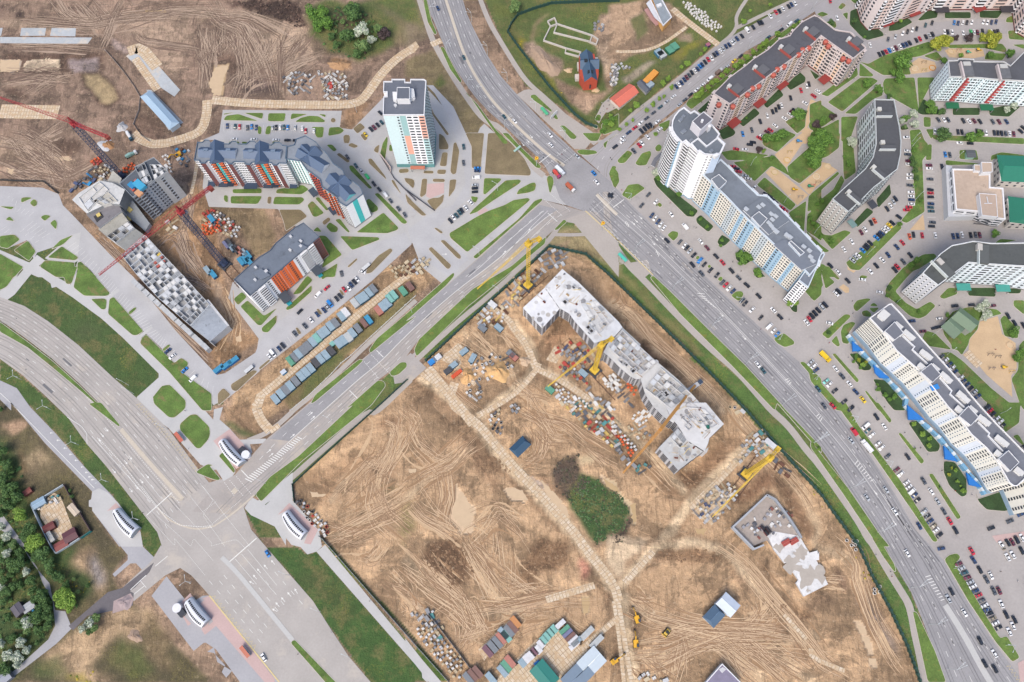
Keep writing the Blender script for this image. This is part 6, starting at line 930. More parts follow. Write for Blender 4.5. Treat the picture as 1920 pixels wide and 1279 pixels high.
# --- 12 offices and nursery
r,pl,P=building('office_building','beige roofed three storey white office with a taller corner block, beside marked parking bays','office building','@41 1255,320 1450,325 1590,370 1590,482 1705,490 1725,770 1640,760 1480,700 1285,682',10,3,(226,228,232),(196,176,158),{'*':[('t',6)]},parc=(240,240,242),par=.9); pl.flush()
on_roof(r,'upper_storey','@41 1495,535 1645,545 1660,745 1520,730',10,4,WHT,(190,170,154)); on_roof(r,'stair_house','@41 1515,257 1610,262 1612,345 1520,350',10,4,WHT,(196,176,158)); on_roof(r,'stair_house','@41 1450,280 1515,285 1515,340 1455,335',10,2,WHT,(196,176,158))
P=[(p.x,p.y) for p in GP('@41 1200,282 1255,290 1285,700 1480,712 1480,735 1222,740',6)]; mb=MB(); mb.prism(P,0,6,cm((210,214,220),.8),cm((200,204,210),.8)); mb.build('lower_storey',r)
P2=GP('@41 1400,830 1670,850 1725,775 1520,735',0); pool=Pool(r)
a_,b_=G(*cv('41',1515,738),12),G(*cv('41',1660,750),12)
facade(pool,(a_.x,a_.y-.1),(b_.x,b_.y-.1),14,4,[('w',1),('w',1),('w',1),('w',1)]); pool.flush()
mb=MB(); p=G(*cv('41',1580,620),15); mb.beam((p.x-2.5,p.y,14.6),(p.x+2.5,p.y,14.6),.4,cm(WHT,.6)); mb.beam((p.x,p.y,14.6),(p.x,p.y+5,14.6),.4,cm(WHT,.6)); mb.build('roof_duct',r)
GRN=(44,130,106)
def house(name,label,cat,s,h,rise,wc,rc,ridge='long',nf=2,mods=None,hip=2.0,over=.5):
 P=[Vector((p.x,p.y)) for p in GP(s,h)]
 if area([tuple(p) for p in P])<0:P=P[::-1]
 root=empty(name,(*(sum(P,Vector((0,0)))/4),0),label,cat)
 mb=MB(); mb.prism([tuple(p) for p in P],0,h,cm(wc,.85)); mb.build('wall',root)
 if(P[1]-P[0]).length<(P[2]-P[1]).length:P=P[1:]+P[:1]
 a_,b_=(P[0]+P[3])/2,(P[1]+P[2])/2; d=(b_-a_).normalized(); gable(root,'roof',a_-d*over,b_+d*over,(P[3]-P[0]).length+2*over,h+.02,rise,rc,wc,hip)
 if mods:
  pool=Pool(root)
  for i in range(4):
   facade(pool,P[i],P[(i+1)%4],h-.2,nf,mods,.4)
  pool.flush()
 return root
house('nursery_building','white building with large teal green roof, upper of the two by the office','public building','@41 1680,200 1960,210 1960,430 1680,420',8,2.5,(222,216,208),GRN,nf=2,mods=[('w',5)])
house('nursery_building','teal green roofed building with a bent vent pipe, lower one by the office','public building','@41 1745,580 1980,575 1980,800 1775,795',8,2.5,(222,216,208),(40,124,100),nf=2,mods=[('w',5)])
house('transformer_kiosk','small pale green kiosk with a dark roof on a grass island','kiosk','@41 1390,155 1460,155 1460,210 1390,210',3.4,.5,(168,206,190),(96,100,104),hip=.1)
r=house('gym_hall','hall with a curved sage green roof in two halves beside the fitness ground','hall','@42 1260,450 1330,375 1490,490 1420,580',7,2.6,(170,176,170),(112,136,112),hip=.2)
gable(r,'lower_roof',G(*cv('42',1215,480),7),G(*cv('42',1335,590),7),12,6.2,1.6,(116,138,116),None,.2); P=[(p.x,p.y) for p in GP('@42 1175,510 1200,490 1300,600 1280,620',4)]; mb=MB(); mb.prism(P,0,4,cm((150,158,160),.7),cm((176,184,188),.6)); mb.build('glazed_porch',r)
# ================================================================ SMALL BUILDINGS
r=empty('church',G(*cv('20',1640,650)),'red brick church with slate blue cross roofs and two dark dormers','church')
hC=11; rd=(188,82,60); sb=(72,98,124)
Pm=[(p.x,p.y) for p in GP('@20 1545,500 1600,465 1680,480 1690,540 1715,545 1718,660 1705,715 1590,725 1550,660',hC-1)]
mb=MB(); mb.prism(Pm,0,hC-1,cm(rd,.9)); mb.build('wall',r)
gable(r,'roof',G(*cv('20',1605,470),hC),G(*cv('20',1650,715),hC),9.5,hC-1,5,sb,rd); gable(r,'transept_roof',G(*cv('20',1550,565),hC),G(*cv('20',1720,560),hC),9,hC-1,4.4,sb,rd)
for x,y in((1615,530),(1645,630)):p=G(*cv('20',x,y),15); mb=MB(); mb.box((p.x,p.y),(4,2.2,2.4),0,cm((40,46,54),.7),z0=hC+1.2); mb.build('dormer',r)
for x,y,h_ in((1645,735,9),(1700,700,8)):
 a_=G(*cv('20',x,y),h_); pool=Pool(r); pool.add('window',glass,(a_.x,a_.y-.4,h_-4),(1,.3,4),0); pool.flush()
for s_ in('@20 1505,660 1550,655 1555,700 1510,700','@20 1525,555 1548,550 1550,610 1530,612','@20 1675,505 1712,510 1710,535 1680,535'):slabblock(r,s_,3,(200,196,190),(214,208,200),'annexe')
def walls_only(name,label,cat,segs,h,t,c):
 r=empty(name,G(*PX(segs[0])[0]),label,cat)
 for s_ in segs:wallstrip(r,s_,0,h,'wall',c,t)
 return r
walls_only('foundation_walls','white blockwork foundation walls of an unfinished hall beside the church','foundation',['@20 1265,185 1325,155 1348,208 1290,230 1265,185','@20 1290,230 1228,355 1430,425 1420,465 1540,498 1560,460','@20 1430,425 1560,460','@20 1350,208 1660,310 1640,365 1320,285 1350,208','@20 1660,310 1712,345 1695,390 1630,365'],1.6,.7,(208,202,194))
r=empty('stage_building',G(1236,30),'white stage building with orange side wall and curved grey canopy at top edge','building')
slabblock(r,'@30 380,-60 460,-60 565,150 495,225 470,180 400,0',7,(232,180,110),(150,160,168),'hall'); wallstrip(r,'@30 370,-20 490,225 565,150 470,-20',7,.8,'parapet',(236,236,240),.6)
P=[(p.x,p.y) for p in GP('@30 340,30 370,0 490,190 470,205 410,150',6)]; mb=MB(); mb.prism(P,5.6,6,cm((214,218,226),.6),bottom=True); mb.build('curved_canopy',r)
P=[(p.x,p.y) for p in GP('@30 325,85 350,70 480,190 430,225 380,170',1)]; mb=MB(); mb.prism(P,.02,1,cm((190,150,150),.9)); mb.build('stage_floor',r)
slabblock(r,'@30 430,40 470,25 480,45 445,60',8.5,WHT,WHT,'roof_hatch')
house('parish_house','small white house with a salmon red roof and a little gable, on the paved churchyard','house','@30 25,875 190,755 265,815 100,950',4,2.2,(226,214,206),(222,120,100),hip=.1)
house('shed','small dark grey roofed shed between the orange container and the red roofed house','shed','@30 265,740 300,710 375,790 340,825',3,1.2,(170,170,176),(92,98,108),hip=.1)
house('light_blue_house','long single storey building with a pale blue metal roof beside the concrete apron','site building','@00 1255,860 1325,808 1585,1090 1510,1145',4.5,1.6,(190,206,220),(168,194,216),hip=3)
house('substation','hut with a dark blue hipped roof beside the panel road on the building site','hut','@23 930,412 1040,305 1112,370 1000,478',3.6,1.6,(200,200,196),(50,84,112),hip=1.5)
house('site_hall','hut with a slate blue hipped roof attached to the pale hall','hut','@34 850,705 945,600 1040,680 940,785',5,1.8,(180,186,190),(84,110,136),hip=1.5)
house('site_hall','pale blue white gabled hall joined to the slate blue hut in the mud','hall','@34 960,580 1055,492 1168,600 1085,695',6,1.4,(214,222,230),(206,218,234),hip=.1)
r=empty('site_shelter',G(1358,1265),'white framed shelter with a mottled violet grey roof at the bottom edge','site building'); slabblock(r,'@34 875,1279 1015,1120 1180,1279 1180,1340 850,1340',5,(220,222,228),(140,134,156),'roof'); wallstrip(r,'@34 875,1279 1015,1120 1180,1285',5,.5,'parapet',WHT,.5); slabblock(r,'@34 985,1165 1020,1145 1050,1165 1015,1200',5.3,(206,206,210),(206,206,210),'roof_patch')
def pavilion(A_,B_,C_,D_,key,label,wh=None):
 h=5.0; q=[G(*cv(key,*v),h) for v in(A_,B_,C_,D_)]; q=[Vector((p.x,p.y)) for p in q]; base=sum(q,Vector((0,0)))/4
 r=empty('station_pavilion',(base.x,base.y,0),label,'pavilion'); L_=24; bow=2.6; W=cm((232,236,244),.4,.03); G_=cm((30,32,38),.3,.05)
 ax=(q[1]-q[0]); n_=Vector((ax.y,-ax.x)).normalized(); no_=(q[0]-q[3]).normalized()
 f=lambda u,v:(q[0].lerp(q[1],u)).lerp(q[3].lerp(q[2],u),v)+no_*1.7*(4*u*(1-u))*(1-.75*v)
 z=lambda v:3.2+2.0*math.sin(math.pi*min(1,max(0,v)))**.8
 mb=MB(); nv_=8
 for i in range(L_):
  for j in range(nv_):
   P=[(*f((i+a)/L_,(j+b)/nv_),z((j+b)/nv_)) for a,b in((0,0),(1,0),(1,1),(0,1))]; mb.face(P if area(P)>0 else P[::-1],W)
 mb.build('shell_roof',r); mb=MB()
 for v in(0,1):
  for i in range(L_):a_,b_=f(i/L_,v),f((i+1)/L_,v); mb.face([(*a_,0),(*b_,0),(*b_,3.2),(*a_,3.2)],W)
 for u in(0,1):
  for j in range(nv_):a_,b_=f(u,j/nv_),f(u,(j+1)/nv_); mb.face([(*a_,0),(*b_,0),(*b_,z((j+1)/nv_)),(*a_,z(j/nv_))],cm((150,160,170),.3))
 mb.build('wall',r)
 for v0,v1 in((.13,.31),(.60,.78)):
  for i in range(13):
   u0,u1=.06+i*.068,.06+i*.068+.052; mb=MB(); P=[(*f(a,b),z(b)+.1) for a,b in((u0,v0),(u1,v0),(u1,v1),(u0,v1))]; mb.face(P if area(P)>0 else P[::-1],G_); mb.build('roof_light',r)
pavilion((985,975),(1145,1200),(1225,1105),(1045,930),'03','white curved metro pavilion with black roof lights by the walled yard, left of the highway')
pavilion((130,355),(300,560),(375,510),(190,310),'13','white curved metro pavilion with black roof lights by the octagonal lawns')
pavilion((695,1010),(860,1215),(925,1140),(755,945),'13','white curved metro pavilion with black roof lights beside the site fence corner')
pavilion((1625,590),(1780,795),(1855,720),(1690,520),'04','white curved metro pavilion with black roof lights at the lower left bus stop')
for key,x,y,d,lb in(('13',355,430,50,'small rounded white and black glass lift house beside the pavilion by the octagonal lawns'),('04',1600,655,50,'small rounded white and black glass lift house beside the lower left pavilion')):
 q=cv(key,x,y); p=G(*q,3); rz=ang(*q,d); r=empty('lift_house',(p.x,p.y,0),lb,'lift house'); mb=MB(); mb.box((p.x,p.y),(5.5,3.6,3),rz,cm((60,64,72),.3),z0=0); mb.build('glass_box',r); mb=MB(); u=Vector((math.cos(rz),math.sin(rz)))*(3 if key=='13' else-3); mb.cyl((p.x+u.x,p.y+u.y),2.6,0,3.4,cm((236,238,244),.4),16); mb.build('round_roof',r)
r=walls_only('yard_wall','pale blue and dark panel wall round a junk filled yard among the trees','wall',['@03 270,905 560,725','@03 270,905 340,1060 450,1279 @04 490,130','@04 490,135 610,60 700,0'],2.4,.5,(176,190,200)); wallstrip(r,'@03 560,725 640,870 800,1140 620,1250',0,2.4,'wall',(86,70,70),.4); wallstrip(r,'@03 800,1140 715,1200',0,2.6,'wall',(30,110,110),.4)
def shed(key,x,y,d,L_,W_,h,c,label,cat='shed',name='shed',ridge=False,cw=None):
 q=cv(key,x,y); p=G(*q,h); rz=ang(*q,d); r=empty(name,(p.x,p.y,0),label,cat); mb=MB(); mb.box((p.x,p.y),(L_*.96,W_*.96,h-.1),rz,cm(cw or tuple(int(v*.8) for v in c),.8),z0=0); mb.build('wall',r)
 u=Vector((math.cos(rz),math.sin(rz)))*L_/2; gable(r,'roof',Vector((p.x,p.y))-u,Vector((p.x,p.y))+u,W_,h-.08,.6 if ridge else .25,c,None,0); return r
shed('03',430,1105,-30,7,4.5,3,(110,52,52),'dark red roofed shed at the left wall of the walled yard'); shed('03',620,1180,-30,8,7,3.4,(98,58,66),'larger maroon roofed shed at the lower end of the walled yard',ridge=True); shed('03',340,890,-30,8,5,3,(150,176,196),'pale blue canopy shed in the top corner of the walled yard'); shed('03',240,790,-35,5,3.4,2.6,(130,70,62),'small rusty red hut outside the walled yard, left of its top corner'); shed('04',540,60,-30,8,5,3,(140,76,72),'long brick red shed at the bottom corner of the walled yard'); shed('03',650,950,50,8,4,2.6,(206,190,170),'pale sand coloured shed along the right wall of the walled yard'); shed('03',445,1190,60,7,2.6,2.6,(206,206,200),'narrow white shed at the lower left of the walled yard')
shed('04',155,635,55,7,6,4,(92,88,98),'grey gabled garden house among the trees, left half of the pair','house','garden_house',True); shed('04',250,610,-35,7,5,3.4,(176,180,184),'cluttered pale lean-to beside the grey garden house among the trees','shed'); shed('04',20,1240,-40,8,7,4,(150,156,168),'blue grey roof at the bottom left corner of the picture','house','garden_house',True)
# ================================================================ CONTAINERS AND GARAGES
RIB={}
def container(key,x,y,d,c,L_=6.1,W_=2.5,h=2.6,label=None,group=None,top=None,cat='container',name='steel_container'):
 q=cv(key,x,y); p=G(*q,h); rz=ang(*q,d); kk=(c,L_,W_,h,top)
 if kk not in RIB:
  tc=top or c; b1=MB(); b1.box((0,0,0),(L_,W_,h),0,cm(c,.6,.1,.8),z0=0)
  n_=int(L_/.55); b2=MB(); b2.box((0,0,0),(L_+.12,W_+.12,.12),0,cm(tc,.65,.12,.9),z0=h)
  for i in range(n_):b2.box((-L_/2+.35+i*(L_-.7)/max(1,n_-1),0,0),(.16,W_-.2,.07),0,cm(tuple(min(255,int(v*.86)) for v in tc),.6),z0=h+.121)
  b3=MB();
  for s_ in(-1,1):b3.box((L_/2+.03,s_*W_*.24,0),(.06,W_*.44,h*.86),0,cm(tuple(int(v*.75) for v in c),.6),z0=.15)
  RIB[kk]=(b1.mesh('body'),b2.mesh('roof'),b3.mesh('door'))
 r=empty(name,(p.x,p.y,.18),label,cat,group); r.rotation_euler=(0,0,rz)
 for nm,m_ in zip(('body','roof','door'),RIB[kk]):link(nm,m_,parent=r)
 return r
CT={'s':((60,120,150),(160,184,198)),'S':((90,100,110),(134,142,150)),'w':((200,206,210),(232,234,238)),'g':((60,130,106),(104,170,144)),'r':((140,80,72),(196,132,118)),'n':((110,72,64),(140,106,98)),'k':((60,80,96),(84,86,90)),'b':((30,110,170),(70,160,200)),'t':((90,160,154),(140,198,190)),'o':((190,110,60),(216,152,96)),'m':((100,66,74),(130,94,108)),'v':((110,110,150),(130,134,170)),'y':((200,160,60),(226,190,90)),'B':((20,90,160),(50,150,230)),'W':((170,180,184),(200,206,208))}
CN={'s':'pale blue','S':'grey','w':'white','g':'green','r':'salmon red','n':'rusty brown','k':'dark grey','b':'bright blue','t':'turquoise','o':'orange','m':'maroon','v':'violet grey','y':'yellow','B':'vivid blue','W':'light grey'}
ORD=['first','second','third','fourth','fifth','sixth','seventh','eighth','ninth','tenth','eleventh','twelfth','thirteenth','fourteenth','fifteenth','sixteenth','seventeenth','eighteenth','nineteenth','twentieth']+['%dth'%i for i in range(21,60)]
def crow(key,d,items,desc,grp,L_=6.1,W_=2.5,thing='garage',name='steel_garage',cat='garage',h=2.6):
 for i,(x,y,c) in enumerate(items):
  sm=c.isupper() and False
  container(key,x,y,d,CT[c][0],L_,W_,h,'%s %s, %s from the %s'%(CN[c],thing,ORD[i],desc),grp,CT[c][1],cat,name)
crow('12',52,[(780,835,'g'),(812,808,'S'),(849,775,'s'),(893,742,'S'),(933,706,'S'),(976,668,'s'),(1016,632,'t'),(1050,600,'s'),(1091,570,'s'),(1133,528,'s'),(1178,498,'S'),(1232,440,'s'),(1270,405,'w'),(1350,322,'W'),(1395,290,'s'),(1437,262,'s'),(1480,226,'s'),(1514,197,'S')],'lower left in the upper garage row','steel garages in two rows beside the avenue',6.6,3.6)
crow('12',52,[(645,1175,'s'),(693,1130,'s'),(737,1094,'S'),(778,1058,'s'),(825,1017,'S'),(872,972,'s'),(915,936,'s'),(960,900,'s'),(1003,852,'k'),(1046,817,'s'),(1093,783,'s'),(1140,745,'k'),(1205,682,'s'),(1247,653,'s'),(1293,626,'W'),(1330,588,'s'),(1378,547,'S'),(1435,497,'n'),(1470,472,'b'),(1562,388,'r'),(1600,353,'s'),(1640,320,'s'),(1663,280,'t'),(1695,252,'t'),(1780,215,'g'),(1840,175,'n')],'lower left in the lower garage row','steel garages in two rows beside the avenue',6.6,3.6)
container('12',1150,685,52,*[CT['t'][0]],3,3,2.4,'tiny square turquoise hut between the two dark garages','steel garages in two rows beside the avenue',CT['t'][1],'hut','hut'); container('12',716,935,-38,(40,130,180),3.4,2.6,2.4,'small white and blue hut at the lower left end of the panel alley',None,(220,230,240),'hut','hut')
crow('12',-38,[(270,832,'b'),(210,872,'b'),(140,905,'b')],'right of three site cabins at the muddy corner','blue site cabins at the muddy corner',7,2.8,'cabin','site_cabin','cabin')
crow('11',52,[(75,755,'b'),(255,1010,'s'),(290,1025,'k'),(325,1040,'r'),(365,1060,'s'),(400,1080,'b'),(340,1135,'b'),(375,1120,'b'),(410,1135,'b'),(230,970,'k'),(40,1215,'s'),(90,1250,'b'),(210,985,'v')],'top among the cabins around the second red crane','site cabins around the second red crane',6.2,3,'cabin','site_cabin','cabin')
crow('22',-38,[(240,840,'B'),(282,808,'w'),(520,752,'s'),(380,920,'k'),(425,875,'s')],'gate side in the yard of stacked materials','cabins near the site gate',5.4,3.2,'cabin','site_cabin','cabin'); crow('22',-60,[(597,812,'s')],'gate: the tilted one beside the dark puddle','cabins near the site gate',6,3.2,'cabin','site_cabin','cabin')
container('22',455,950,-38,(220,80,40),7.5,2,2,'bright orange red skip beside the sand heap near the gate',None,(230,96,56),'skip','skip')
crow('22',40,[(775,335,'w'),(830,540,'s'),(685,545,'S'),(938,775,'S'),(962,800,'r'),(1580,945,'s'),(1285,1090,'g')],'top among the cabins left of the white shell','lone cabins left of the white shell',5.6,3.4,'cabin','site_cabin','cabin')
crow('33',40,[(1460,375,'w')],'corner: long white cabin by the dark fence',None,10,3,'cabin','site_cabin','cabin')
crow('24',50,[(980,745,'o'),(955,790,'n'),(922,825,'S'),(870,845,'s'),(897,872,'t'),(850,890,'r'),(820,925,'S'),(775,965,'S'),(732,1005,'m')],'top right in the slanted container row','containers in a slanted row in the mud',7,3,'container','steel_container','container')
crow('24',50,[(930,1095,'r'),(895,1140,'g'),(865,1180,'s'),(760,1245,'s'),(640,1190,'n'),(600,1215,'n'),(560,1245,'S')],'top right in the lower left container line','containers left of the panel yard',7,3.2,'container','steel_container','container')
crow('24',-42,[(1375,765,'w'),(1415,815,'g'),(1440,845,'v'),(1465,875,'n'),(1490,905,'w'),(1520,920,'s'),(1500,950,'w')],'top right side of the panel yard','containers round the panel yard',6.5,2.6,'container','steel_container','container')
crow('24',50,[(1320,810,'t'),(1290,840,'t'),(1260,870,'t'),(1230,905,'t'),(1205,940,'w'),(1180,990,'w'),(1145,1010,'m'),(1120,1035,'w'),(1080,1070,'w'),(1040,1110,'s')],'top on the left side of the panel yard','containers round the panel yard',4.6,3.2,'container','steel_container','container')
shed('24',1235,1215,50,14,10,4,(40,130,120),'teal green double pitched shed in the panel yard','shed','shed',True); container('24',1168,1110,-38,(30,110,200),3.4,1.6,1.2,'small vivid blue box on the pale panel yard',None,(50,140,225),'box','site_box')
for x,y,w_,l_,c_,nm in((1655,1100,12,15,(200,214,224),'upper'),(1600,1160,8,16,(214,222,226),'middle'),(1530,1230,12,18,(120,140,160),'lower')):shed('24',x,y,-45,l_*.9,w_*.9,4,c_,nm+' of the three pale blue grey roofs on the right side of the panel yard','shed','storage_shed')
crow('24',-45,[(1615,845,'W'),(1700,920,'W')],'top beside the panel lane','pale trailers beside the panel lane',9,3,'trailer','trailer','trailer')
for x,y,d,c,lb in((565,405,52,'g','front'),(547,445,52,'g','rear')):pass
crow('30',50,[(592,410,'g'),(552,440,'g'),(480,480,'W'),(455,465,'s')],'right of four cabins on the church meadow','cabins on the church meadow',6,5,'cabin','site_cabin','cabin')
container('30',380,680,-45,(214,130,30),13,4.5,3,'long bright orange container below the church meadow',None,(240,170,80)); container('30',370,752,-38,(140,160,176),6,4,3,'light grey lean-to cabin beside the orange container',None,(170,186,196),'cabin','site_cabin'); container('30',890,395,50,(90,80,130),2.6,3,2.6,'tiny violet and pink kiosk by the panel road exit',None,(180,110,130),'kiosk','kiosk')
for x,y,lb in((410,910,'lower left'),(1450,1185,'upper right')):
 container('12' if x<1000 else '11',x,y,-40,(40,42,46),6,2.2,1.8,'ribbed white bin shelter with dark bays, %s one by the car parks'%lb,'bin shelters',(226,230,232),'bin shelter','bin_shelter')
for key,x,y,d,c_,lb in(('20',1235,985,50,(90,190,140),'green roofed bus shelter on the churchyard side of the boulevard'),('31',130,1100,45,(90,200,180),'turquoise roofed bus shelter beside the zigzag bus bay'),('03',1585,305,52,(200,110,90),'red slatted bus shelter beside the upper zigzag bay of the highway'),('14',372,1010,52,(200,120,96),'red slatted bus shelter on the pink platform at the bottom left')):
 q=cv(key,x,y); p=G(*q,2.8); rz=ang(*q,d); r=empty('bus_shelter',(p.x,p.y,0),lb,'bus shelter'); mb=MB(); mb.box((p.x,p.y),(7.5,2.2,.18),rz,cm(c_,.5),z0=2.7); mb.build('roof',r); mb=MB(); n_=Vector((-math.sin(rz),math.cos(rz)))*.95; mb.box((p.x+n_.x,p.y+n_.y),(7.2,.08,2.3),rz,cm((150,180,190),.3),z0=.3); mb.build('back_panel',r)
 for k in(-3,0,3):mb=MB(); u=Vector((math.cos(rz),math.sin(rz)))*k; mb.box((p.x+u.x-n_.x,p.y+u.y-n_.y),(.14,.14,2.7),rz,cm((90,90,90),.5),z0=0); mb.build('leg',r)
q=cv('20',1320,1010); p=G(*q,5); r=empty('billboard',(p.x,p.y,0),'large white billboard beside the green bus shelter','billboard'); mb=MB(); mb.box((p.x,p.y),(7,.4,3),ang(*q,-45),cm((225,228,230),.6),z0=2.5); mb.build('panel',r); mb=MB(); mb.box((p.x,p.y),(.4,.3,2.5),0,cm((120,120,120),.6),z0=0); mb.build('leg',r)
q=cv('21',995,135); p=G(*q,4); r=empty('road_gantry',(p.x,p.y,0),'pale green flat sign beam crossing the verge left of the boulevard','sign'); mb=MB(); mb.box((p.x,p.y),(6.5,1.4,.3),ang(*q,-40),cm((170,206,196),.6),z0=3.7); mb.build('beam',r); mb=MB(); mb.box((p.x,p.y),(.3,.3,3.7),0,cm((150,150,150),.6),z0=0); mb.build('post',r)
# ================================================================ CENTRAL BUILDING SITE
WC=(214,216,220)
def shell(name,label,s,h,nf,ctop=(226,228,230),mods=[('w',5),('l',6)],wc=(200,202,208)):
 P=[(p.x,p.y) for p in GP(s,h)]
 if area(P)<0:P=P[::-1]
 n=len(P); r=empty(name,(sum(p[0] for p in P)/n,sum(p[1] for p in P)/n,0),label,'unfinished building')
 mb=MB()
 for i in range(n):a_,b_=P[i],P[(i+1)%n]; mb.face([(*a_,0),(*b_,0),(*b_,h),(*a_,h)],cm(wc,.9,.1))
 mb.build('wall',r); mb=MB(); vs,_,fs,_,_,_=cdt([Vector(p) for p in P],[],[list(range(n))],1,1e-4)
 fm=mat('screed_%02x%02x%02x'%ctop,ctop,.85,.1,.35,.1,spots=(tuple(int(v*.8) for v in ctop),.16,.6))
 for f in fs:
  q=[(vs[i].x,vs[i].y,h) for i in f]; mb.face(q if area(q)>0 else q[::-1],fm)
 mb.build('floor_slab',r); pool=Pool(r)
 for i in range(n):
  a_,b_=Vector(P[i]),Vector(P[(i+1)%n])
  if(b_-a_).length>3:facade(pool,a_,b_,h-.2,nf,mods,.5,0 if Vector((b_.y-a_.y,a_.x-b_.x)).dot(-(a_+b_))>0 else 999)
 pool.flush(60)
 return r
rS=[]
rS.append((shell('unfinished_shell','white screeded left wing of the long shell, square box nearest the avenue','@22 1045,365 1240,185 1372,372 1215,550',13,4,(228,230,234)),'@22 1045,365 1240,185 1372,372 1215,550',13,14))
rS.append((shell('unfinished_shell','white top end of the long shell below the first yellow crane','@22 1240,180 1395,20 1440,60 1540,140 1895,490 @32 130,540 60,620 @22 1680,680 1500,480 1460,420 1372,368',14,5,(226,228,230)),'@22 1300,120 1395,40 1850,500 1690,660 1480,420',14,60))
rS.append((shell('unfinished_shell','middle stretch of the long white shell with stair wells, facing the second yellow crane','@32 60,630 132,545 290,690 280,720 340,760 440,850 330,990 250,1000 200,975 110,900 0,790 @22 1760,760 1800,680',15,5,(206,206,204)),'@32 40,650 130,570 430,850 300,980 0,760',15,60))
rS.append((shell('unfinished_shell','lower middle stretch of the long white shell, left of the mobile crane','@32 442,850 620,1000 700,1080 870,1270 860,1279 @33 640,130 580,180 490,120 400,30 @32 330,1130 290,1000',15.6,5,(208,208,206)),'@32 442,880 620,1020 840,1279 @33 600,120 @32 350,1110',15.6,70))
rS.append((shell('unfinished_shell','white right end of the long shell with pools of grey screed','@33 500,0 870,0 1030,190 900,315 890,360 860,430 700,330 620,200 560,130',16.3,5,(212,213,214)),'@33 600,0 860,30 1010,190 880,300 700,250',16.3,50))
rS.append((shell('unfinished_shell','lowest wing of the long shell with yellow formwork boards laid on its roof','@33 620,225 705,330 880,440 895,395 @33 890,320 800,200 760,270 860,400 625,600 450,400'.replace('@33 890,320 800,200 760,270 860,400 ','@33 '),14.4,5,(196,198,198)),'@33 480,400 620,260 860,400 640,570',14.4,40))
for r,s_,h,n_ in rS:
 P=[Vector((p.x,p.y)) for p in GP(s_,h)]; R_=random.Random(n_); xs=[p.x for p in P]; ys=[p.y for p in P]; k=0
 while k<n_:
  x,y=R_.uniform(min(xs),max(xs)),R_.uniform(min(ys),max(ys)); ins=bool(inpoly([tuple(p) for p in P],np.array([x]),np.array([y]))[0])
  if not ins:continue
  k+=1; t_=R_.random(); rz=R_.choice([-.75,.8,-.75,.8,0])+R_.gauss(0,.15)
  mb=MB(); mc=MB()
  if t_<.28:mb.box((x,y),(R_.uniform(2.5,7),R_.uniform(.2,.45),.12+R_.random()*.2),rz,cm(R_.choice([(226,206,150),(206,188,160),(190,190,190),(150,120,90)]),.9),z0=h+.01)
  elif t_<.5:mb.box((x,y),(R_.uniform(.8,2.2),R_.uniform(.6,1.4),R_.uniform(.3,1.1)),rz,cm(R_.choice([(206,208,210),(120,124,130),(110,60,50),(160,164,170),(176,150,110)]),.9),z0=h+.01)
  else:mc.cyl((x,y),R_.uniform(.5,1.9),h+.005+k*.002,h+.03+k*.002,cm(R_.choice([(186,182,176),(150,150,152),(206,206,206)]),.9),9)
  if mb.v:mb.build('loose_board' if t_<.28 else 'stored_block',r)
  if mc.v:mc.build('wet_patch',r)
def well(r,key,x,y,d,sx,sy,h,dh=1.6):
 p=G(*cv(key,x,y),h+dh); rz=ang(*cv(key,x,y),d); mb=MB(); P=[]
 for a_,b_ in((-1,-1),(1,-1),(1,1),(-1,1)):v=Vector((a_*sx/2,b_*sy/2)); v.rotate(Matrix.Rotation(rz,2)); P.append((p.x+v.x,p.y+v.y))
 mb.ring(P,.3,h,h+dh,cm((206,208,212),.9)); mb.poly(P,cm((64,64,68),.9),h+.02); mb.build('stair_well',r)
for i,key,x,y,d,sx,sy,h in((1,'22',1630,540,45,3.5,3,14),(1,'22',1650,565,45,3.5,3,14),(1,'22',1495,180,45,2.6,2.2,14),(1,'22',1420,310,45,3,3,14),(2,'22',1850,730,45,5,3,15),(2,'32',60,735,45,5,3,15),(2,'32',130,840,45,5,3.4,15),(2,'32',160,860,45,3.5,3,15),(2,'32',330,800,-45,3,2.4,15),(3,'32',470,1140,-40,5,3.4,16),(3,'32',515,1130,-40,4,3.4,16),(3,'32',230,920,-40,4,2.4,16),(4,'33',700,150,45,4.5,3,16),(4,'33',715,215,45,3.5,3,16),(5,'33',720,250,45,3,2.4,14)):well(rS[i][0],key,x,y,d,sx,sy,h)
mb=MB()
for i in range(26):
 x,y=500+(i%7)*40+(i//7)*26,400+(i//7)*38-(i%7)*12; p=G(*cv('33',x,y),14.3); mb.box((p.x,p.y),(random.uniform(3,5),.5,.2),ang(1270,840,random.choice([45,-42])),cm((232,212,140),.8),z0=14.02+i*.004)
mb.build('formwork_board',rS[5][0])
slabblock(rS[4][0],'@33 870,205 900,195 905,225 880,232',17.5,(30,96,80),(40,110,96),'green_box')
cells(rS[2][0],'@32 130,565 430,850 290,960 20,730',15,9,4,(216,216,218),(178,178,178),1.4,.35,seed=21); cells(rS[3][0],'@32 470,900 740,1130 560,1260 330,1080',15.6,6,4,(218,218,218),(186,186,184),1.2,.4,seed=22); cells(rS[4][0],'@33 700,40 860,60 980,190 860,260',16.3,4,3,(224,225,226),(204,204,204),.7,.5,seed=25); cells(rS[1][0],'@22 1560,330 1700,300 1850,480 1720,600',14,4,4,(222,224,226),(206,206,206),.6,.55,seed=26); cells(rS[5][0],'@33 620,230 700,330 640,400 560,310',14.4,3,2,(206,208,210),(130,130,130),1.6,.2,seed=23)
r=empty('basement',G(*cv('33',1450,1030)),'grey walled basement crowded with crates, right end of the site','unfinished building')
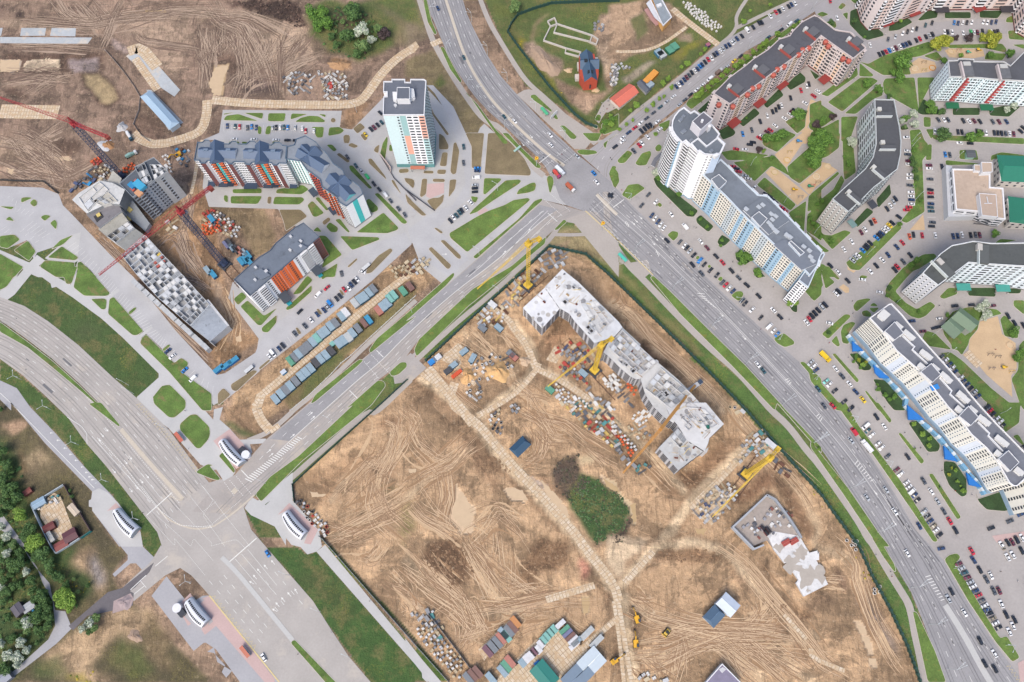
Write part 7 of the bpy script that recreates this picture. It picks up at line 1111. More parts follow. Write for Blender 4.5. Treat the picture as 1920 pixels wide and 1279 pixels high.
slabblock(r,'@33 1415,820 1480,860 1640,1040 1700,1150 1720,1230 @34 1470,90 1420,20 @33 1370,1240 1285,1279 @34 1295,98 @33 1110,1105',1.6,(150,152,156),(170,160,152),'floor_slab'); wallstrip(r,'@33 1415,820 1110,1105 1300,1300 1385,1265',0,4,'basement_wall',(176,182,190),1.0); wallstrip(r,'@33 1415,820 1490,860 1600,1010 1680,1130 1720,1200',0,4,'basement_wall',(160,166,174),1.2)
mb=MB(); R_=random.Random(3)
for i in range(46):
 x,y=R_.uniform(0,1),R_.uniform(0,1); X,Y=1180+x*330+y*190,1090-x*190+y*150; p=G(*cv('33',X,Y),2.5); mb.box((p.x,p.y),(R_.uniform(.8,2.2),R_.uniform(.8,1.8),R_.uniform(.4,1.2)),R_.choice([.7,-.8])+R_.gauss(0,.2),cm(R_.choice([(226,226,224),(206,208,210),(110,112,120),(90,92,100),(160,160,166),(140,90,80)]),.9),z0=1.62)
mb.build('block_pallet',r)
for x,y in((1375,1120),(1405,1160),(1425,1135)):slabblock(r,'@33 %d,%d %d,%d %d,%d %d,%d'%(x-25,y-20,x-5,y-35,x+30,y+10,x+10,y+25),3.4,(120,60,60),(46,44,50),'shaft')
r2=empty('ground_slab',G(*cv('44',30,300)),'long white concrete slab with grey damp pools in the lower right of the site','unfinished building')
slabblock(r2,'@34 1420,-20 1470,-60 1700,-20 1790,130 1860,110 1870,190 1840,200 @44 75,120 75,195 50,195 155,410 @34 1740,520 1670,400 1690,370 1585,215 1570,225 1470,95',1.8,(206,206,208),(232,232,232),'slab')
mb=MB()
for i,(x,y,rr) in enumerate(((1640,200,5.5),(1640,260,6),(1700,140,4.5),(1770,310,8),(1760,370,7),(1870,330,7),(1520,80,4),(1780,465,1.4),(1720,110,4),(1600,210,3))):
 p=G(*cv('34',x,y),1.8); P=[(p.x+rr*(.7+.3*math.sin(a*2.3+i))*math.cos(a),p.y+rr*(.6+.35*math.sin(a*3.1+i*2))*math.sin(a)) for a in[k*math.pi/9 for k in range(18)]]; mb.poly(P,mat('damp_concrete',(184,176,166),.7,.1,.3),1.83+i*.004)
mb.build('damp_patch',r2)
for x,y,lb in((1585,38,'left'),(1655,25,'right')):p=G(*cv('34',x,y),3); mb=MB(); mb.box((p.x,p.y),(5,3,1.3),.5,cm((170,80,72),.8),z0=1.82); mb.box((p.x,p.y),(5.2,.3,.2),.5,cm((200,110,100),.8),z0=3.13); o=mb.build('brick_stack',None,loc=(p.x,p.y,1.82)); tag(o,'%s red stack on the top of the white concrete slab'%lb,'brick stack')
# ================================================================ CRANES
def lattice(mb,a,b,w0,w1,m,n,t=.22,tri=False):
 a,b=Vector(a),Vector(b); d=(b-a).normalized(); u=d.cross(Vector((0,0,1)))
 if u.length<.2:u=Vector((1,0,0))
 u.normalize(); v=d.cross(u).normalized(); K=((-1,-1),(1,-1),(1,1),(-1,1)) if not tri else((-1,-.8),(1,-.8),(0,1))
 ring_=lambda f:[a.lerp(b,f)+u*x*(w0+(w1-w0)*f)/2+v*y*(w0+(w1-w0)*f)/2 for x,y in K]
 for i in range(n):
  A,B=ring_(i/n),ring_((i+1)/n); k=len(K)
  for j in range(k):
   mb.beam(A[j],B[j],t,m); mb.beam(A[j],A[(j+1)%k],t*.7,m); mb.beam(A[j],B[(j+1)%k],t*.7,m)
def solve_h(base,top):
 b0=G(*base); best=min(range(5,90),key=lambda h:(Vector(PJ((b0.x,b0.y,h)))-Vector(top)).length); return best
def crane(label,base,top,tip,tiph,c,mc=None,w=2.2,counter=None,cab=(150,150,160),rails=None,root_off=1.0,jw=1.2):
 h=solve_h(base,top); b0=G(*base); T=G(*top,h); ax=b0.lerp(T,0)
 r=empty('tower_crane',(b0.x,b0.y,0),label,'tower crane'); m=cm(c,.6,.06); mm=cm(mc or c,.6,.06); gy=cm((70,76,86),.6)
 mb=MB(); lattice(mb,(b0.x,b0.y,3),(b0.x,b0.y,h),w,w,mm,max(8,int(h/3)),.24); mb.build('mast',r)
 mb=MB(); rz=ang(*base,40)
 for s_ in(-1,1):
  v=Vector((0,s_*3)); v.rotate(Matrix.Rotation(rz,2)); mb.box((b0.x+v.x,b0.y+v.y),(8,.9,1.0),rz,gy,z0=.2); v2=Vector((s_*3,0)); v2.rotate(Matrix.Rotation(rz,2)); mb.box((b0.x+v2.x,b0.y+v2.y),(.9,6.4,.9),rz,gy,z0=1.0)
 mb.box((b0.x,b0.y),(5,4.4,1.6),rz,mm,z0=1.92); mb.build('undercarriage',r)
 mb=MB(); mb.box((b0.x,b0.y),(3.4,3.4,2.6),rz,m,z0=h-1.2); mb.box((b0.x+1.8,b0.y+1.8),(1.6,1.6,2.0),rz,cm(cab,.4),z0=h-4.2); mb.build('slewing_cab',r)
 tp=G(*tip,tiph); rt=Vector((b0.x,b0.y,h+root_off)); mb=MB(); lattice(mb,rt,tp,jw,jw*.55,m,max(10,int((tp-rt).length/2.6)),.14,True); mb.build('jib',r)
 ap=Vector((b0.x,b0.y,h+7)); mb=MB(); d=(Vector((rt.x-tp.x,rt.y-tp.y,0))).normalized()
 cp=G(*counter,h+1) if counter else rt+d*7
 lattice(mb,rt,cp,1.6,1.6,m,4 if not counter else 8,.26); mb.build('counter_jib',r)
 mb=MB(); lattice(mb,(b0.x,b0.y,h+1.2),ap,1.6,.5,m,3,.24); mb.build('apex',r)
 mb=MB(); mb.box((cp.x,cp.y),(2.6,2.6,2.6),rz,cm((150,70,60) if c[0]>c[1]*1.8 else c,.8),z0=h-1.4); mb.build('counterweight',r)
 mb=MB(); mb.beam(ap,tp,.12,m); mb.beam(ap,rt.lerp(tp,.5),.12,m); mb.beam(ap,cp,.12,m); mb.build('stay_cable',r)
 if rails:
  a_,b_=G(*rails[0]),G(*rails[1]); n_=(b_-a_).normalized(); n_=Vector((-n_.y,n_.x,0))*3; o=MB()
  for s_ in(-1,1):o.beam(a_+n_*s_+Vector((0,0,.15)),b_+n_*s_+Vector((0,0,.15)),.4,cm((96,70,60),.8))
  k=int((b_-a_).length/2.2)
  for i in range(k):q=a_.lerp(b_,i/k); o.beam(q-n_*1.25+Vector((0,0,.06)),q+n_*1.25+Vector((0,0,.06)),.5 if False else .3,cm((150,120,96),.9))
  q=o.build('crane_rails'); tag(q,'pair of rusty rails under the '+' '.join(label.split(',')[0].split()[:10]),'rails')
 return r
YL=(230,194,70); RC=(176,60,66); DB=(52,66,96)
crane('yellow luffing tower crane, the topmost of three, beside the avenue fence',(990,537),(985,458),(895,542),34,YL,rails=((968,560),(1022,512)))
crane('yellow luffing tower crane standing beside the middle of the long white shell',(1114,696),(1124,646),(1027,725),34,YL,rails=((1060,640),(1160,745)))
crane('yellow tower crane lying over toward the basement, lowest of the three yellow ones',(1397,890),(1444,860),(1335,970),20,YL,rails=((1370,935),(1425,860)))
crane('red and dark blue tower crane whose jib leaves the picture at left',(230,334),(133,236),(-10,180),62,RC,DB,3.2,(200,256),jw=2.2)
crane('red and dark blue tower crane reaching over the left car park',(422,497),(336,400),(186,516),52,RC,DB,3.2,(394,352),jw=2.4,rails=((400,470),(455,535)))
p=G(1301,726); r=empty('mobile_crane',(p.x,p.y,0),'white mobile crane with a long tan telescopic boom reaching over the white shell','mobile crane'); rz=ang(1301,726,-35)
mb=MB(); mb.box((p.x,p.y),(11,2.8,1.5),rz,cm((214,216,220),.5),z0=.8); mb.build('chassis',r); mb=MB(); u=Vector((math.cos(rz),math.sin(rz))); q=Vector((p.x,p.y))+u*4.4; mb.box((q.x,q.y),(2.4,2.6,1.6),rz,cm((70,84,104),.3),z0=2.31); mb.build('cab',r)
for k in range(5):
 for s_ in(-1,1):q=Vector((p.x,p.y))+u*(-4.6+k*2.2)+Vector((-u.y,u.x))*s_*1.35; mb=MB(); mb.beam((q.x-u.y*.15,q.y+u.x*.15,.55),(q.x+u.y*.15,q.y-u.x*.15,.55),1.0,cm((34,34,36),.9)); mb.build('wheel',r)
T0=Vector((p.x,p.y,3)); T1=G(1272,762,26); T2=G(1238,806,40); T3=G(1168,887,46); TN_=cm((222,160,84),.6)
mb=MB(); mb.beam(T0,T1,1.5,TN_); mb.beam(T1,T2,1.9,TN_); mb.build('boom',r); mb=MB(); lattice(mb,T2,T3,1.3,.6,TN_,18,.3); mb.build('lattice_extension',r)
# ================================================================ MACHINES
def excavator(key,x,y,d,arm,label):
 q=cv(key,x,y); p=G(*q); rz=ang(*q,d); r=empty('excavator',(p.x,p.y,0),label,'excavator'); u=Vector((math.cos(rz),math.sin(rz))); n_=Vector((-u.y,u.x)); YC=cm((236,180,40),.5); K=cm((50,48,46),.9)
 for s_ in(-1,1):mb=MB(); c_=Vector((p.x,p.y))+n_*s_*1.2; mb.box((c_.x,c_.y),(4.4,.7,.9),rz,K,z0=.02); mb.build('track',r)
 mb=MB(); mb.box((p.x,p.y),(3.8,2.8,1.3),rz,YC,z0=1.0); c_=Vector((p.x,p.y))-u*1.6; mb.box((c_.x,c_.y),(1.2,2.6,.5),rz,YC,z0=2.31); mb.build('body',r)
 mb=MB(); c_=Vector((p.x,p.y))+u*.9+n_*.8; mb.box((c_.x,c_.y),(1.6,1.1,1.3),rz,cm((60,72,90),.3),z0=2.31); mb.build('cab',r)
 ra=ang(*q,arm); v=Vector((math.cos(ra),math.sin(ra))); b0=Vector((p.x,p.y,2))+Vector((*v,0))*1.6; b1=b0+Vector((*v,0))*2.6+Vector((0,0,2.4)); b2=b1+Vector((*v,0))*2.8-Vector((0,0,2.6)); mb=MB(); mb.beam(b0,b1,.5,YC); mb.beam(b1,b2,.38,YC); mb.build('boom',r); mb=MB(); mb.box((b2.x,b2.y),(1.0,1.3,.9),ra,cm((90,80,70),.8),z0=.3); mb.build('bucket',r)
excavator('34',258,725,70,-110,'yellow excavator with its arm up left, upper of two beside the panel road'); excavator('34',245,940,85,-95,'yellow excavator with its arm straight up the picture, lower of two beside the panel road'); excavator('34',55,1090,-35,-35,'yellow excavator at the bottom left of the panel road')
excavator('01',1590,200,150,160,'orange drilling machine beside the slate roofed block')
q=cv('34',520,835); p=G(*q); rz=ang(*q,-50); r=empty('bulldozer',(p.x,p.y,0),'yellow and black bulldozer alone in the mud right of the excavators','bulldozer'); u=Vector((math.cos(rz),math.sin(rz))); n_=Vector((-u.y,u.x))
for s_ in(-1,1):mb=MB(); c_=Vector((p.x,p.y))+n_*s_*1.3; mb.box((c_.x,c_.y),(4,.6,.9),rz,cm((50,48,46),.9),z0=.02); mb.build('track',r)
mb=MB(); mb.box((p.x,p.y),(3.6,2,1.5),rz,cm((226,190,80),.6),z0=.6); mb.build('body',r); mb=MB(); mb.box((p.x,p.y),(1.4,1.6,1.2),rz,cm((50,52,54),.4),z0=2.11); mb.build('cab',r); mb=MB(); c_=Vector((p.x,p.y))-u*2.5; mb.box((c_.x,c_.y),(.4,3.4,1.2),rz,cm((206,170,70),.6),z0=.1); mb.build('blade',r)
# ================================================================ VEHICLES
def extrude_profile(mb,prof,w0,w1,m,zs=None):
 """prof: [(x,z)] side outline; body width w0 at the bottom, w1 at the top"""
 zmax=max(z for x,z in prof); zmin=min(z for x,z in prof); wz=lambda z:w0+(w1-w0)*max(0,(z-zmin)/(zmax-zmin))**2
 n=len(prof)
 for i in range(n):
  (x0,z0),(x1,z1)=prof[i],prof[(i+1)%n]
  mb.face([(x0,-wz(z0)/2,z0),(x1,-wz(z1)/2,z1),(x1,wz(z1)/2,z1),(x0,wz(z0)/2,z0)],m)
 mb.face([(x,-wz(z)/2,z) for x,z in prof][::-1],m); mb.face([(x,wz(z)/2,z) for x,z in prof],m)
CARC={'k':(38,42,50),'d':(84,90,98),'b':(46,70,110),'B':(44,130,206),'w':(236,238,240),'s':(184,190,196),'g':(150,140,120),'r':(198,50,66),'m':(112,50,66),'G':(60,190,110),'y':(232,200,50),'t':(56,94,104),'o':(214,96,60),'c':(140,214,206)}
CNM={'k':'black','d':'dark grey','b':'dark blue','B':'bright blue','w':'white','s':'silver','g':'beige','r':'red','m':'maroon','G':'green','y':'yellow','t':'dark teal','o':'orange','c':'pale cyan'}
carglass=mat('car_glass',(34,40,50),.12,0,1,k=1.0); tyre=mat('tyre_rubber',(30,30,32),.9,0,1,k=1.0)
CM_={}
def car_mats(c):return mat('car_paint_'+c,CARC[c],.28,0,1,k=.8,coat=.6)
def car_meshes(kind,c):
 key=(kind,c)
 if key in CM_:return CM_[key]
 m=car_mats(c); out=[]
 if kind=='car':
  b=MB(); extrude_profile(b,[(-2.2,.35),(2.15,.35),(2.25,.62),(2.05,.86),(1.15,.98),(-1.55,.98),(-2.2,.9),(-2.28,.6)],1.82,1.68,m); out.append(('body',b.mesh('body')))
  g=MB(); A_=[(-1.75,.97),(1.15,.97),(.35,1.40),(-1.15,1.40)]; extrude_profile(g,A_,1.6,1.3,carglass); out.append(('window_glass',g.mesh('window_glass')))
  t=MB(); P=[(-1.12,-.60),(.33,-.60),(.36,.60),(-1.12,.60)]; t.face([(x,y,1.42) for x,y in P],m);
  for i in range(4):a_,b_=P[i],P[(i+1)%4]; t.face([(*a_,1.36),(*b_,1.36),(*b_,1.42),(*a_,1.42)],m)
  out.append(('roof',t.mesh('roof')))
 else:
  L_=2.6 if kind=='van' else 3.4; Ht=2.0 if kind=='van' else 2.5
  b=MB(); extrude_profile(b,[(-L_,.4),(L_-.05,.4),(L_,.9),(L_-.7,1.1),(L_-1.5,Ht-.05),(L_-1.9,Ht),(-L_+.1,Ht),(-L_,Ht-.4)],2.0,1.8,m); out.append(('body',b.mesh('body')))
  g=MB(); g.face([(L_-.72,-.84,1.14),(L_-.72,.84,1.14),(L_-1.44,.8,Ht-.08),(L_-1.44,-.8,Ht-.08)],carglass)
  g.v=[(x+.05,y,z+.05) for x,y,z in g.v]; out.append(('windscreen',g.mesh('windscreen')))
 wv=MB(); n=10
 for y in(-.12,.12):
  P=[(.33*math.cos(i*2*math.pi/n),y,.33*math.sin(i*2*math.pi/n)) for i in range(n)]; wv.face(P if y<0 else P[::-1],tyre)
 for i in range(n):
  a_,b_=i*2*math.pi/n,(i+1)*2*math.pi/n; wv.face([(.33*math.cos(a_),.12,.33*math.sin(a_)),(.33*math.cos(b_),.12,.33*math.sin(b_)),(.33*math.cos(b_),-.12,.33*math.sin(b_)),(.33*math.cos(a_),-.12,.33*math.sin(a_))],tyre)
 if 'w' not in CM_:CM_['w']=wv.mesh('wheel')
 CM_[key]=out; return out
CARS='''10|90|in the marked bays under the long panel road|220,1125b 290,1127t 330,1130r 400,1140d 437,1130B 478,1138b 622,1140s 655,1138k 690,1135w 724,1137t 757,1137B 823,1140s 887,1145w 917,1167r 990,1167w
10|0|nose to tail behind the slate roofed block|283,1240w 455,1243w 650,1248w 755,1250k 830,1252k
10|48|left of the twenty storey tower|1578,1008k 1590,1092t 1555,1115k 1525,1138m 1497,1155k 1447,1200y
11|55|on the kerb right of the gabled block|1287,215d 1363,292t 1412,340s 1462,390Gv 1522,453k 1570,503k 1622,550wv 1670,605d 1740,675d 1797,730d
11|80|beside the orange block|1235,1252d
11|20|by the striped bin shelter|1420,1237w
12|-42|driving beside the orange block|1105,193r 1027,255wv 865,403k
12|50|in the bays above the garages|1370,115w 1350,140k 1320,165b 1298,195w 1260,208r 1223,265k 1192,290k 1133,335Bv 1107,362s 1080,390b 1020,428b 963,478w 910,530d 822,600d 715,705k 682,733b 625,775wv 597,803w
20|68|on the upper boulevard|289,80b 520,517t
20|50|on the boulevard left of the billboard|880,1045t 970,1082w 1283,1203w
21|82|right of the twenty storey tower|518,125t 517,270d
21|0|in the stack left of the triangular lawns|640,315B 640,340b 630,400wv 618,465s 618,493k 618,525k
21|52|on the slanted lane by the long lawn|580,620w 537,668w 502,690k 482,708t 455,735t 425,752w 402,782k
21|48|at the big crossroads|1293,110w 1525,210s 1673,360B 1697,440w 1822,558k 1285,20w
30|57|in the long slanted row of the church street|605,775b 628,757w 652,740b 677,713b 697,693m 720,675d 743,650k 770,635w 795,618b 815,595B 835,580b 862,558k 888,533r 918,522w 943,493k 967,478b 1000,460w 1020,440s 1047,418b 1075,403b 1100,385w 1118,370s 1145,350b 1188,325k 1235,278wv 1288,248k 1340,210k 1365,205k 1440,150w 1490,115r 1522,105k 1550,83w 1603,62k 1628,47b 1658,35w
30|-38|along the left kerb of the church street|582,862w 520,910s 463,957t 402,1008d 343,1055d 293,1097w 236,1142r 183,1183b 132,1228w 130,1262w
30|-39|along the hedge side of the church street|635,935s 682,892d 733,845k 790,800w 843,758w 903,708wv 1058,597s 1118,545y 1178,503k 1423,337t 1535,270k 1608,225wv 1675,188t
30|-42|near the rounded tower corner|441,1087w 460,1155w
31|50|by the lawn islands left of the rounded tower|380,-65k 350,-55k 325,-35k 295,-15k 297,92w 228,163d 277,113r 350,40w
31|-35|passing the crossroads island|62,125k 20,555k
30|75|in the red block courtyard lane|1275,1160d 1195,1195B 1412,1033w 1350,1083k 1460,997k 1490,980k 1515,955k 1538,940w 1620,875k 1712,808r 1762,768w 1783,752k
30|32|in the courtyard bays by the lawns|1860,820w 1825,857r 1747,920w 1567,1057w 1615,1022w 1635,1002m 1655,985k 1483,1122w 1440,1160r 1413,1177m 1368,1215w 1342,1230r
31|10|behind the white and blue slab|1285,85k 1258,105k 1215,150w 1135,145r 1110,300r 1140,320k 1160,345r 1215,385s 1245,410w
31|30|far side of the slab by the playground|1400,545k 1430,565k 1455,590k 1480,612k 1545,667r 1565,690r
31|-45|right above the slab roof|1300,485w
31|-50|in the bays before the long slab|358,550d 297,645d 425,612w 388,735b 418,760w 443,790b 468,815w 495,845w 638,970d 678,1003w 700,1022k 725,1050s 760,1087k 815,1135Bv 853,1170k 908,1220k 965,1265k
31|50|nose to tail before the long slab|558,725w 683,835wv 820,965w 878,1022m 958,1097k 1015,1152r 1095,1225k
31|46|on the carriageway by the slab car park|522,957k 748,1172k 828,1250d
32|-47|in the bays near the end of the slab|1013,145d 1043,167r 1073,195w 1108,222b 1190,303d 1215,333k 1277,387w 1355,457k 1430,535wv 1468,572w 1500,605B
32|46|single file near the end of the slab|1158,103d 1230,168k 1335,265k 1465,390w 1525,450k
32|50|right of the lone round tree|1760,500w 1787,470r 1808,443k 1835,418k 1863,390k 1890,355s
32|52|alone on the middle carriageway|1325,873w 1377,928t
32|-40|at the tip of the long green strip|1793,862s 1825,887w 1847,922b
40|62|in the slanted row under the top right block|608,488k 640,477k 667,465r 697,452B 727,443w 755,430m 790,418w 820,408b 848,397b 877,387k 935,363k 967,350r 1020,332k 1052,323s 1080,310k
40|-75|against the top right block|685,355d 750,330s 815,300w 858,285k 900,270w 938,262k 1017,228t 1075,210k 1272,205B 1307,210b 1347,205w 1385,205k 1427,203w 1530,200w 1565,205w 1603,203b 1643,200b
40|80|opposite the top right block|1185,290w 1215,290k 1252,290w 1350,297w 1420,290G 1448,290w 1478,293m 1523,283k 1600,290w 1630,290k 1660,285k
40|75|scattered at the bend of the top right lane|232,165w 525,405w 170,12r
40|55|in the upper mint block bays|1130,1070d 1178,1068w 1217,1070d 1352,1078k 1403,1082w 1448,1078m 1500,1085k 1613,1087d 1670,1087m 1735,1085b
40|82|in the lower mint block bays|1098,1165w 1305,1177k 1340,1177k 1475,1170k 1515,1180k 1553,1185w 1627,1185k 1660,1185k 1693,1190k 1728,1190d 1762,1192w 1800,1195m
40|0|top of the curved block lane|845,1225w
40|40|beside the courtyard lawns|65,815w 22,857r 1860,1170k 1885,1140k
41|5|right of the curved block|857,162w 857,192d 868,250m 868,280w 877,373w 875,405w 878,467d 888,528w 888,565w 893,595b 893,633w 870,660r 847,685r
41|40|in the staggered row below the curved block|780,747k 722,800k 697,822y 675,848w 650,868w 627,893b 607,913k 580,933B 525,980k 500,1003k 485,1022k 458,1045B 418,1090w 393,1107s 367,1132s
41|60|along the curved block|750,585k 730,613s 705,647w 675,675k 533,800k 565,780o 478,858w 445,885m 360,967w 290,1035w
41|4|in the office car park|1047,288m 1050,318w 1057,412d 1060,505k 1062,535r 1063,570k 1065,630b 1062,663t 1067,697t 1078,795d 1070,830k
41|80|close to the office front|1162,300k 1195,613k 1192,193B 1232,197d
41|3|above the office kiosk|1320,90w 1413,95k
41|78|below the office|875,920o 910,905k 987,910r 1103,910w 1262,918b 1302,915b 1340,903w 1417,907k 1460,905d 1497,907m
41|50|in the lane left of the angled white block|810,975r 760,1015b 683,1085b 630,1130w 578,1180k 523,1230w 880,1087k 818,1145d 765,1190r 743,1217k
41|46|at the slab end corner|170,1180k 238,1240w
42|45|at the junction by the stepped block|325,130k 245,225k 222,245w 125,343k 97,365s 65,393k 35,417k 10,440k
42|12|turning near the stepped block|455,120w 610,232w 165,507w
42|-8|round the gym hall|1275,352k 1425,342k 1500,350w 1612,350m 1140,467w 895,487b 993,578m 1095,550k 1130,540k
42|58|at the right picture edge by the fitness ground|1748,440k 1807,505k 1885,525k
42|-42|in the bays left of the stepped block|27,885w 45,922b 0,852s 133,1022c 163,1050w 210,1107k 295,1203k 355,1260k
42|50|nose to tail left of the stepped block|217,910w 275,977d 340,1045w 397,1115b 460,1185y
42|51|on the far carriageway beside the strip|62,1090t 113,1240d 193,1240r
42|-38|behind the stepped block|1160,800d 1195,835w 1228,872b 1253,903w 1278,937b 1330,990w 1352,1022b 1387,1050b 1417,1085k 1450,1117s 1480,1155b 1562,1250k
43|55|on the right carriageway by the strip|382,262rv 355,340s 663,775s 742,970w 960,1098b
43|54|on the left carriageway below the hatching|495,845s
43|-40|in the bays along the green strip|350,60k 483,213wv 503,252t 540,290w 595,368w 625,403w 680,478d 760,597m 795,637w 848,712w 868,750w 893,790wv 918,825b 943,870k 1003,970s 1032,1010k 1058,1055b 1087,1098g 1110,1133w 1140,1178k
43|57|single file before the blue shop fronts|580,130k 650,217w 857,483k 998,697d 1065,792w 1122,880s 1177,967d 1230,1053r 1280,1135k
43|-20|at the exit below the stepped block|1860,995b 1765,1055d 1598,1117k
43|-38|behind the lower end of the stepped block|1567,57d 1590,75r 1613,105k 1650,145w 1683,172w 1700,208k 1875,400k
43|58|at the top of the big car park|1870,1200w 1825,1220k 1785,1240m 1745,1245k 1690,1265w
44|60|on the bottom right boulevard|853,137w 1245,475k 1217,540s 1360,665w 1500,912k 1625,1025w 1540,1115k 1630,1160k
44|-10|turning into the big car park|1155,95b
44|62|driving through the big car park|1425,117r 1440,195b 1497,283k 1595,335w 1555,370d 1620,470d 1668,468m 1687,585w 1730,680k 1805,725k 1790,780w 1757,832w
44|-25|in the bays along the big car park verge|1310,230m 1335,270s 1360,310t 1385,352m 1413,392s 1435,430w 1460,470b 1487,508r 1513,555d 1540,598w 1560,635b 1583,670k 1612,713g 1637,755w 1663,797k
44|61|at the top rows of the big car park|1743,170w 1788,150w 1868,112k 1700,75g
14|60|on the lower highway leg|580,140B 545,1060w
02|-40|in the left car park bays|1495,753b 1535,803w 1645,922B 1718,1000wv'''
items=[]
for line in CARS.split('\n'):
 key,dg,desc,rest=line.split('|'); row=[]
 for t in rest.split():
  xy,c=t.rstrip('v'),t; x,y=xy[:-1].split(','); c0=xy[-1]; q=cv(key,float(x),float(y)); row.append([q,float(dg),c0,'van' if t.endswith('v') else 'car',desc])
 cnt={}
 for it in row:cnt[(it[2],it[3])]=cnt.get((it[2],it[3]),0)+1
 seen={}
 for it in row:
  k_=(it[2],it[3]); seen[k_]=seen.get(k_,0)+1
  it.append('%s %s %s %s'%('only' if cnt[k_]==1 else ORD[seen[k_]-1],CNM[it[2]],it[3],it[4])); items.append(it)
for it in items:it.append((G(*it[0])-Vector((0,0,H))).length)
cars=sorted([i for i in items if i[3]=='car'],key=lambda i:i[6]); vans=[i for i in items if i[3]=='van']
def jit(it):return it[0][0],it[0][1],it[1]+random.gauss(0,2.2)
def place(it,kind):
 x,y,d=jit(it); p=G(x,y); r=empty('parked_car' if kind=='car' else 'van',(p.x,p.y,.17),it[5],kind,'cars on the roads and car parks' if kind=='car' else 'vans among the cars')
 r.rotation_euler=(0,0,ang(x,y,d)+(math.pi if random.random()<.5 else 0)); s_=random.uniform(.97,1.07); r.scale=(s_,s_,s_)
 for nm,m_ in car_meshes(kind,it[2]):link(nm,m_,parent=r)
 w_=1.35 if kind=='car' else 1.75
 for sx in(-w_,w_):
  for sy in(-.8,.8):link('wheel',CM_['w'],(sx,sy,.33),0,r)
for it in cars[:300]:place(it,'car')
for it in vans:place(it,'van')
if len(cars)>300:
 mb=MB(); wide=[]
 for it in cars[300:]:
  x,y,d=jit(it); p=G(x,y,.17); M_=Matrix.Translation((p.x,p.y,.17))@Matrix.Rotation(ang(x,y,d)+(math.pi if random.random()<.5 else 0),4,'Z')
  for nm,m_ in car_meshes('car',it[2]):
   base=len(mb.v); mb.v+=[tuple(M_@v.co) for v in m_.vertices]
   for f in m_.polygons:mb.f.append([base+i for i in f.vertices]); mb.mi.append(mb._m(m_.materials[f.material_index]))
 tag(mb.build('parked_cars'),'distant parked cars in the upper right courtyards and church street','cars',kind='stuff')
def lorry(key,x,y,d,cabc,boxc,L_,label,name='lorry',tank=False,cat='lorry'):
 q=cv(key,x,y); p=G(*q); rz=ang(*q,d); u=Vector((math.cos(rz),math.sin(rz))); P2=Vector((p.x,p.y)); r=empty(name,(p.x,p.y,0),label,cat)
 c_=P2+u*(L_/2-1); mb=MB(); mb.box((c_.x,c_.y),(1.9,2.3,2.0),rz,cm(cabc,.4),z0=.8); mb.box((c_.x+u.x*.1,c_.y+u.y*.1),(1.3,2.0,.3),rz,cm(cabc,.4),z0=2.81); mb.build('cab',r); mb=MB(); e=c_+u*.96; mb.box((e.x,e.y),(.08,2.0,.9),rz,carglass,z0=1.8); mb.build('windscreen',r)
 c_=P2-u*1.0; mb=MB()
 if tank:
  for k in range(7):
   f0,f1=-L_/2+1+k*(L_-3)/7,-L_/2+1+(k+1)*(L_-3)/7; rr=1.25-.35*abs(k-2.6)/3.2; mb.box((*(P2+u*((f0+f1)/2)),),((f1-f0)+.01*k,rr*1.9,rr*1.5),rz,cm(boxc if k%2 else tuple(int(v*.9) for v in boxc),.5),z0=1.1); mb.box((*(P2+u*((f0+f1)/2)),),((f1-f0)*.98,rr*1.2,rr*1.9),rz,cm(boxc,.5),z0=1.0)
  mb.build('drum',r)
 else:mb.box((c_.x,c_.y),(L_-2.4,2.4,1.9 if L_>6 else 1.2),rz,cm(boxc,.6),z0=1.05); mb.build('cargo_box',r)
 mb=MB(); mb.box((P2.x,P2.y),(L_-.4,1.0,.35),rz,cm((50,50,54),.8),z0=.62); mb.build('chassis',r)
 for k in(L_/2-1.2,-L_/2+1.4,-L_/2+2.6):
  for s_ in(-1,1):c_=P2+u*k+Vector((-u.y,u.x))*s_*1.05; link('wheel',CM_['w'],Vector((c_.x,c_.y,.5))-r.location,rz,r,(1.5,1.6,1.5))
lorry('21',1340,368,50,(170,70,110),(220,90,80),8.5,'red tank lorry waiting at the crossroads stop line',tank=True); lorry('21',1465,492,45,(235,235,235),(190,100,70),8.5,'rusty orange tipper lorry with a white cab crossing the junction'); lorry('21',1373,342,45,(225,232,240),(232,238,244),9,'white coach beside the red tank lorry at the crossroads','coach',cat='coach')
lorry('42',120,805,45,(236,200,40),(244,206,40),8.5,'bright yellow box lorry left of the stepped block'); lorry('43',490,392,-130,(236,238,240),(240,242,246),9,'white box lorry on the boulevard beside the green strip'); lorry('01',1170,200,-25,(226,230,232),(150,190,184),9.5,'concrete mixer lorry with a striped pale green drum by the panel road','mixer_lorry',True,'mixer lorry'); lorry('00',1155,1215,60,(50,90,110),(236,238,240),9.5,'concrete mixer lorry with a white drum beside the grey gravel heap','mixer_lorry',True,'mixer lorry'); lorry('30',980,650,-38,(200,202,206),(130,110,100),6.5,'small tipper lorry on the hedge side of the church street')
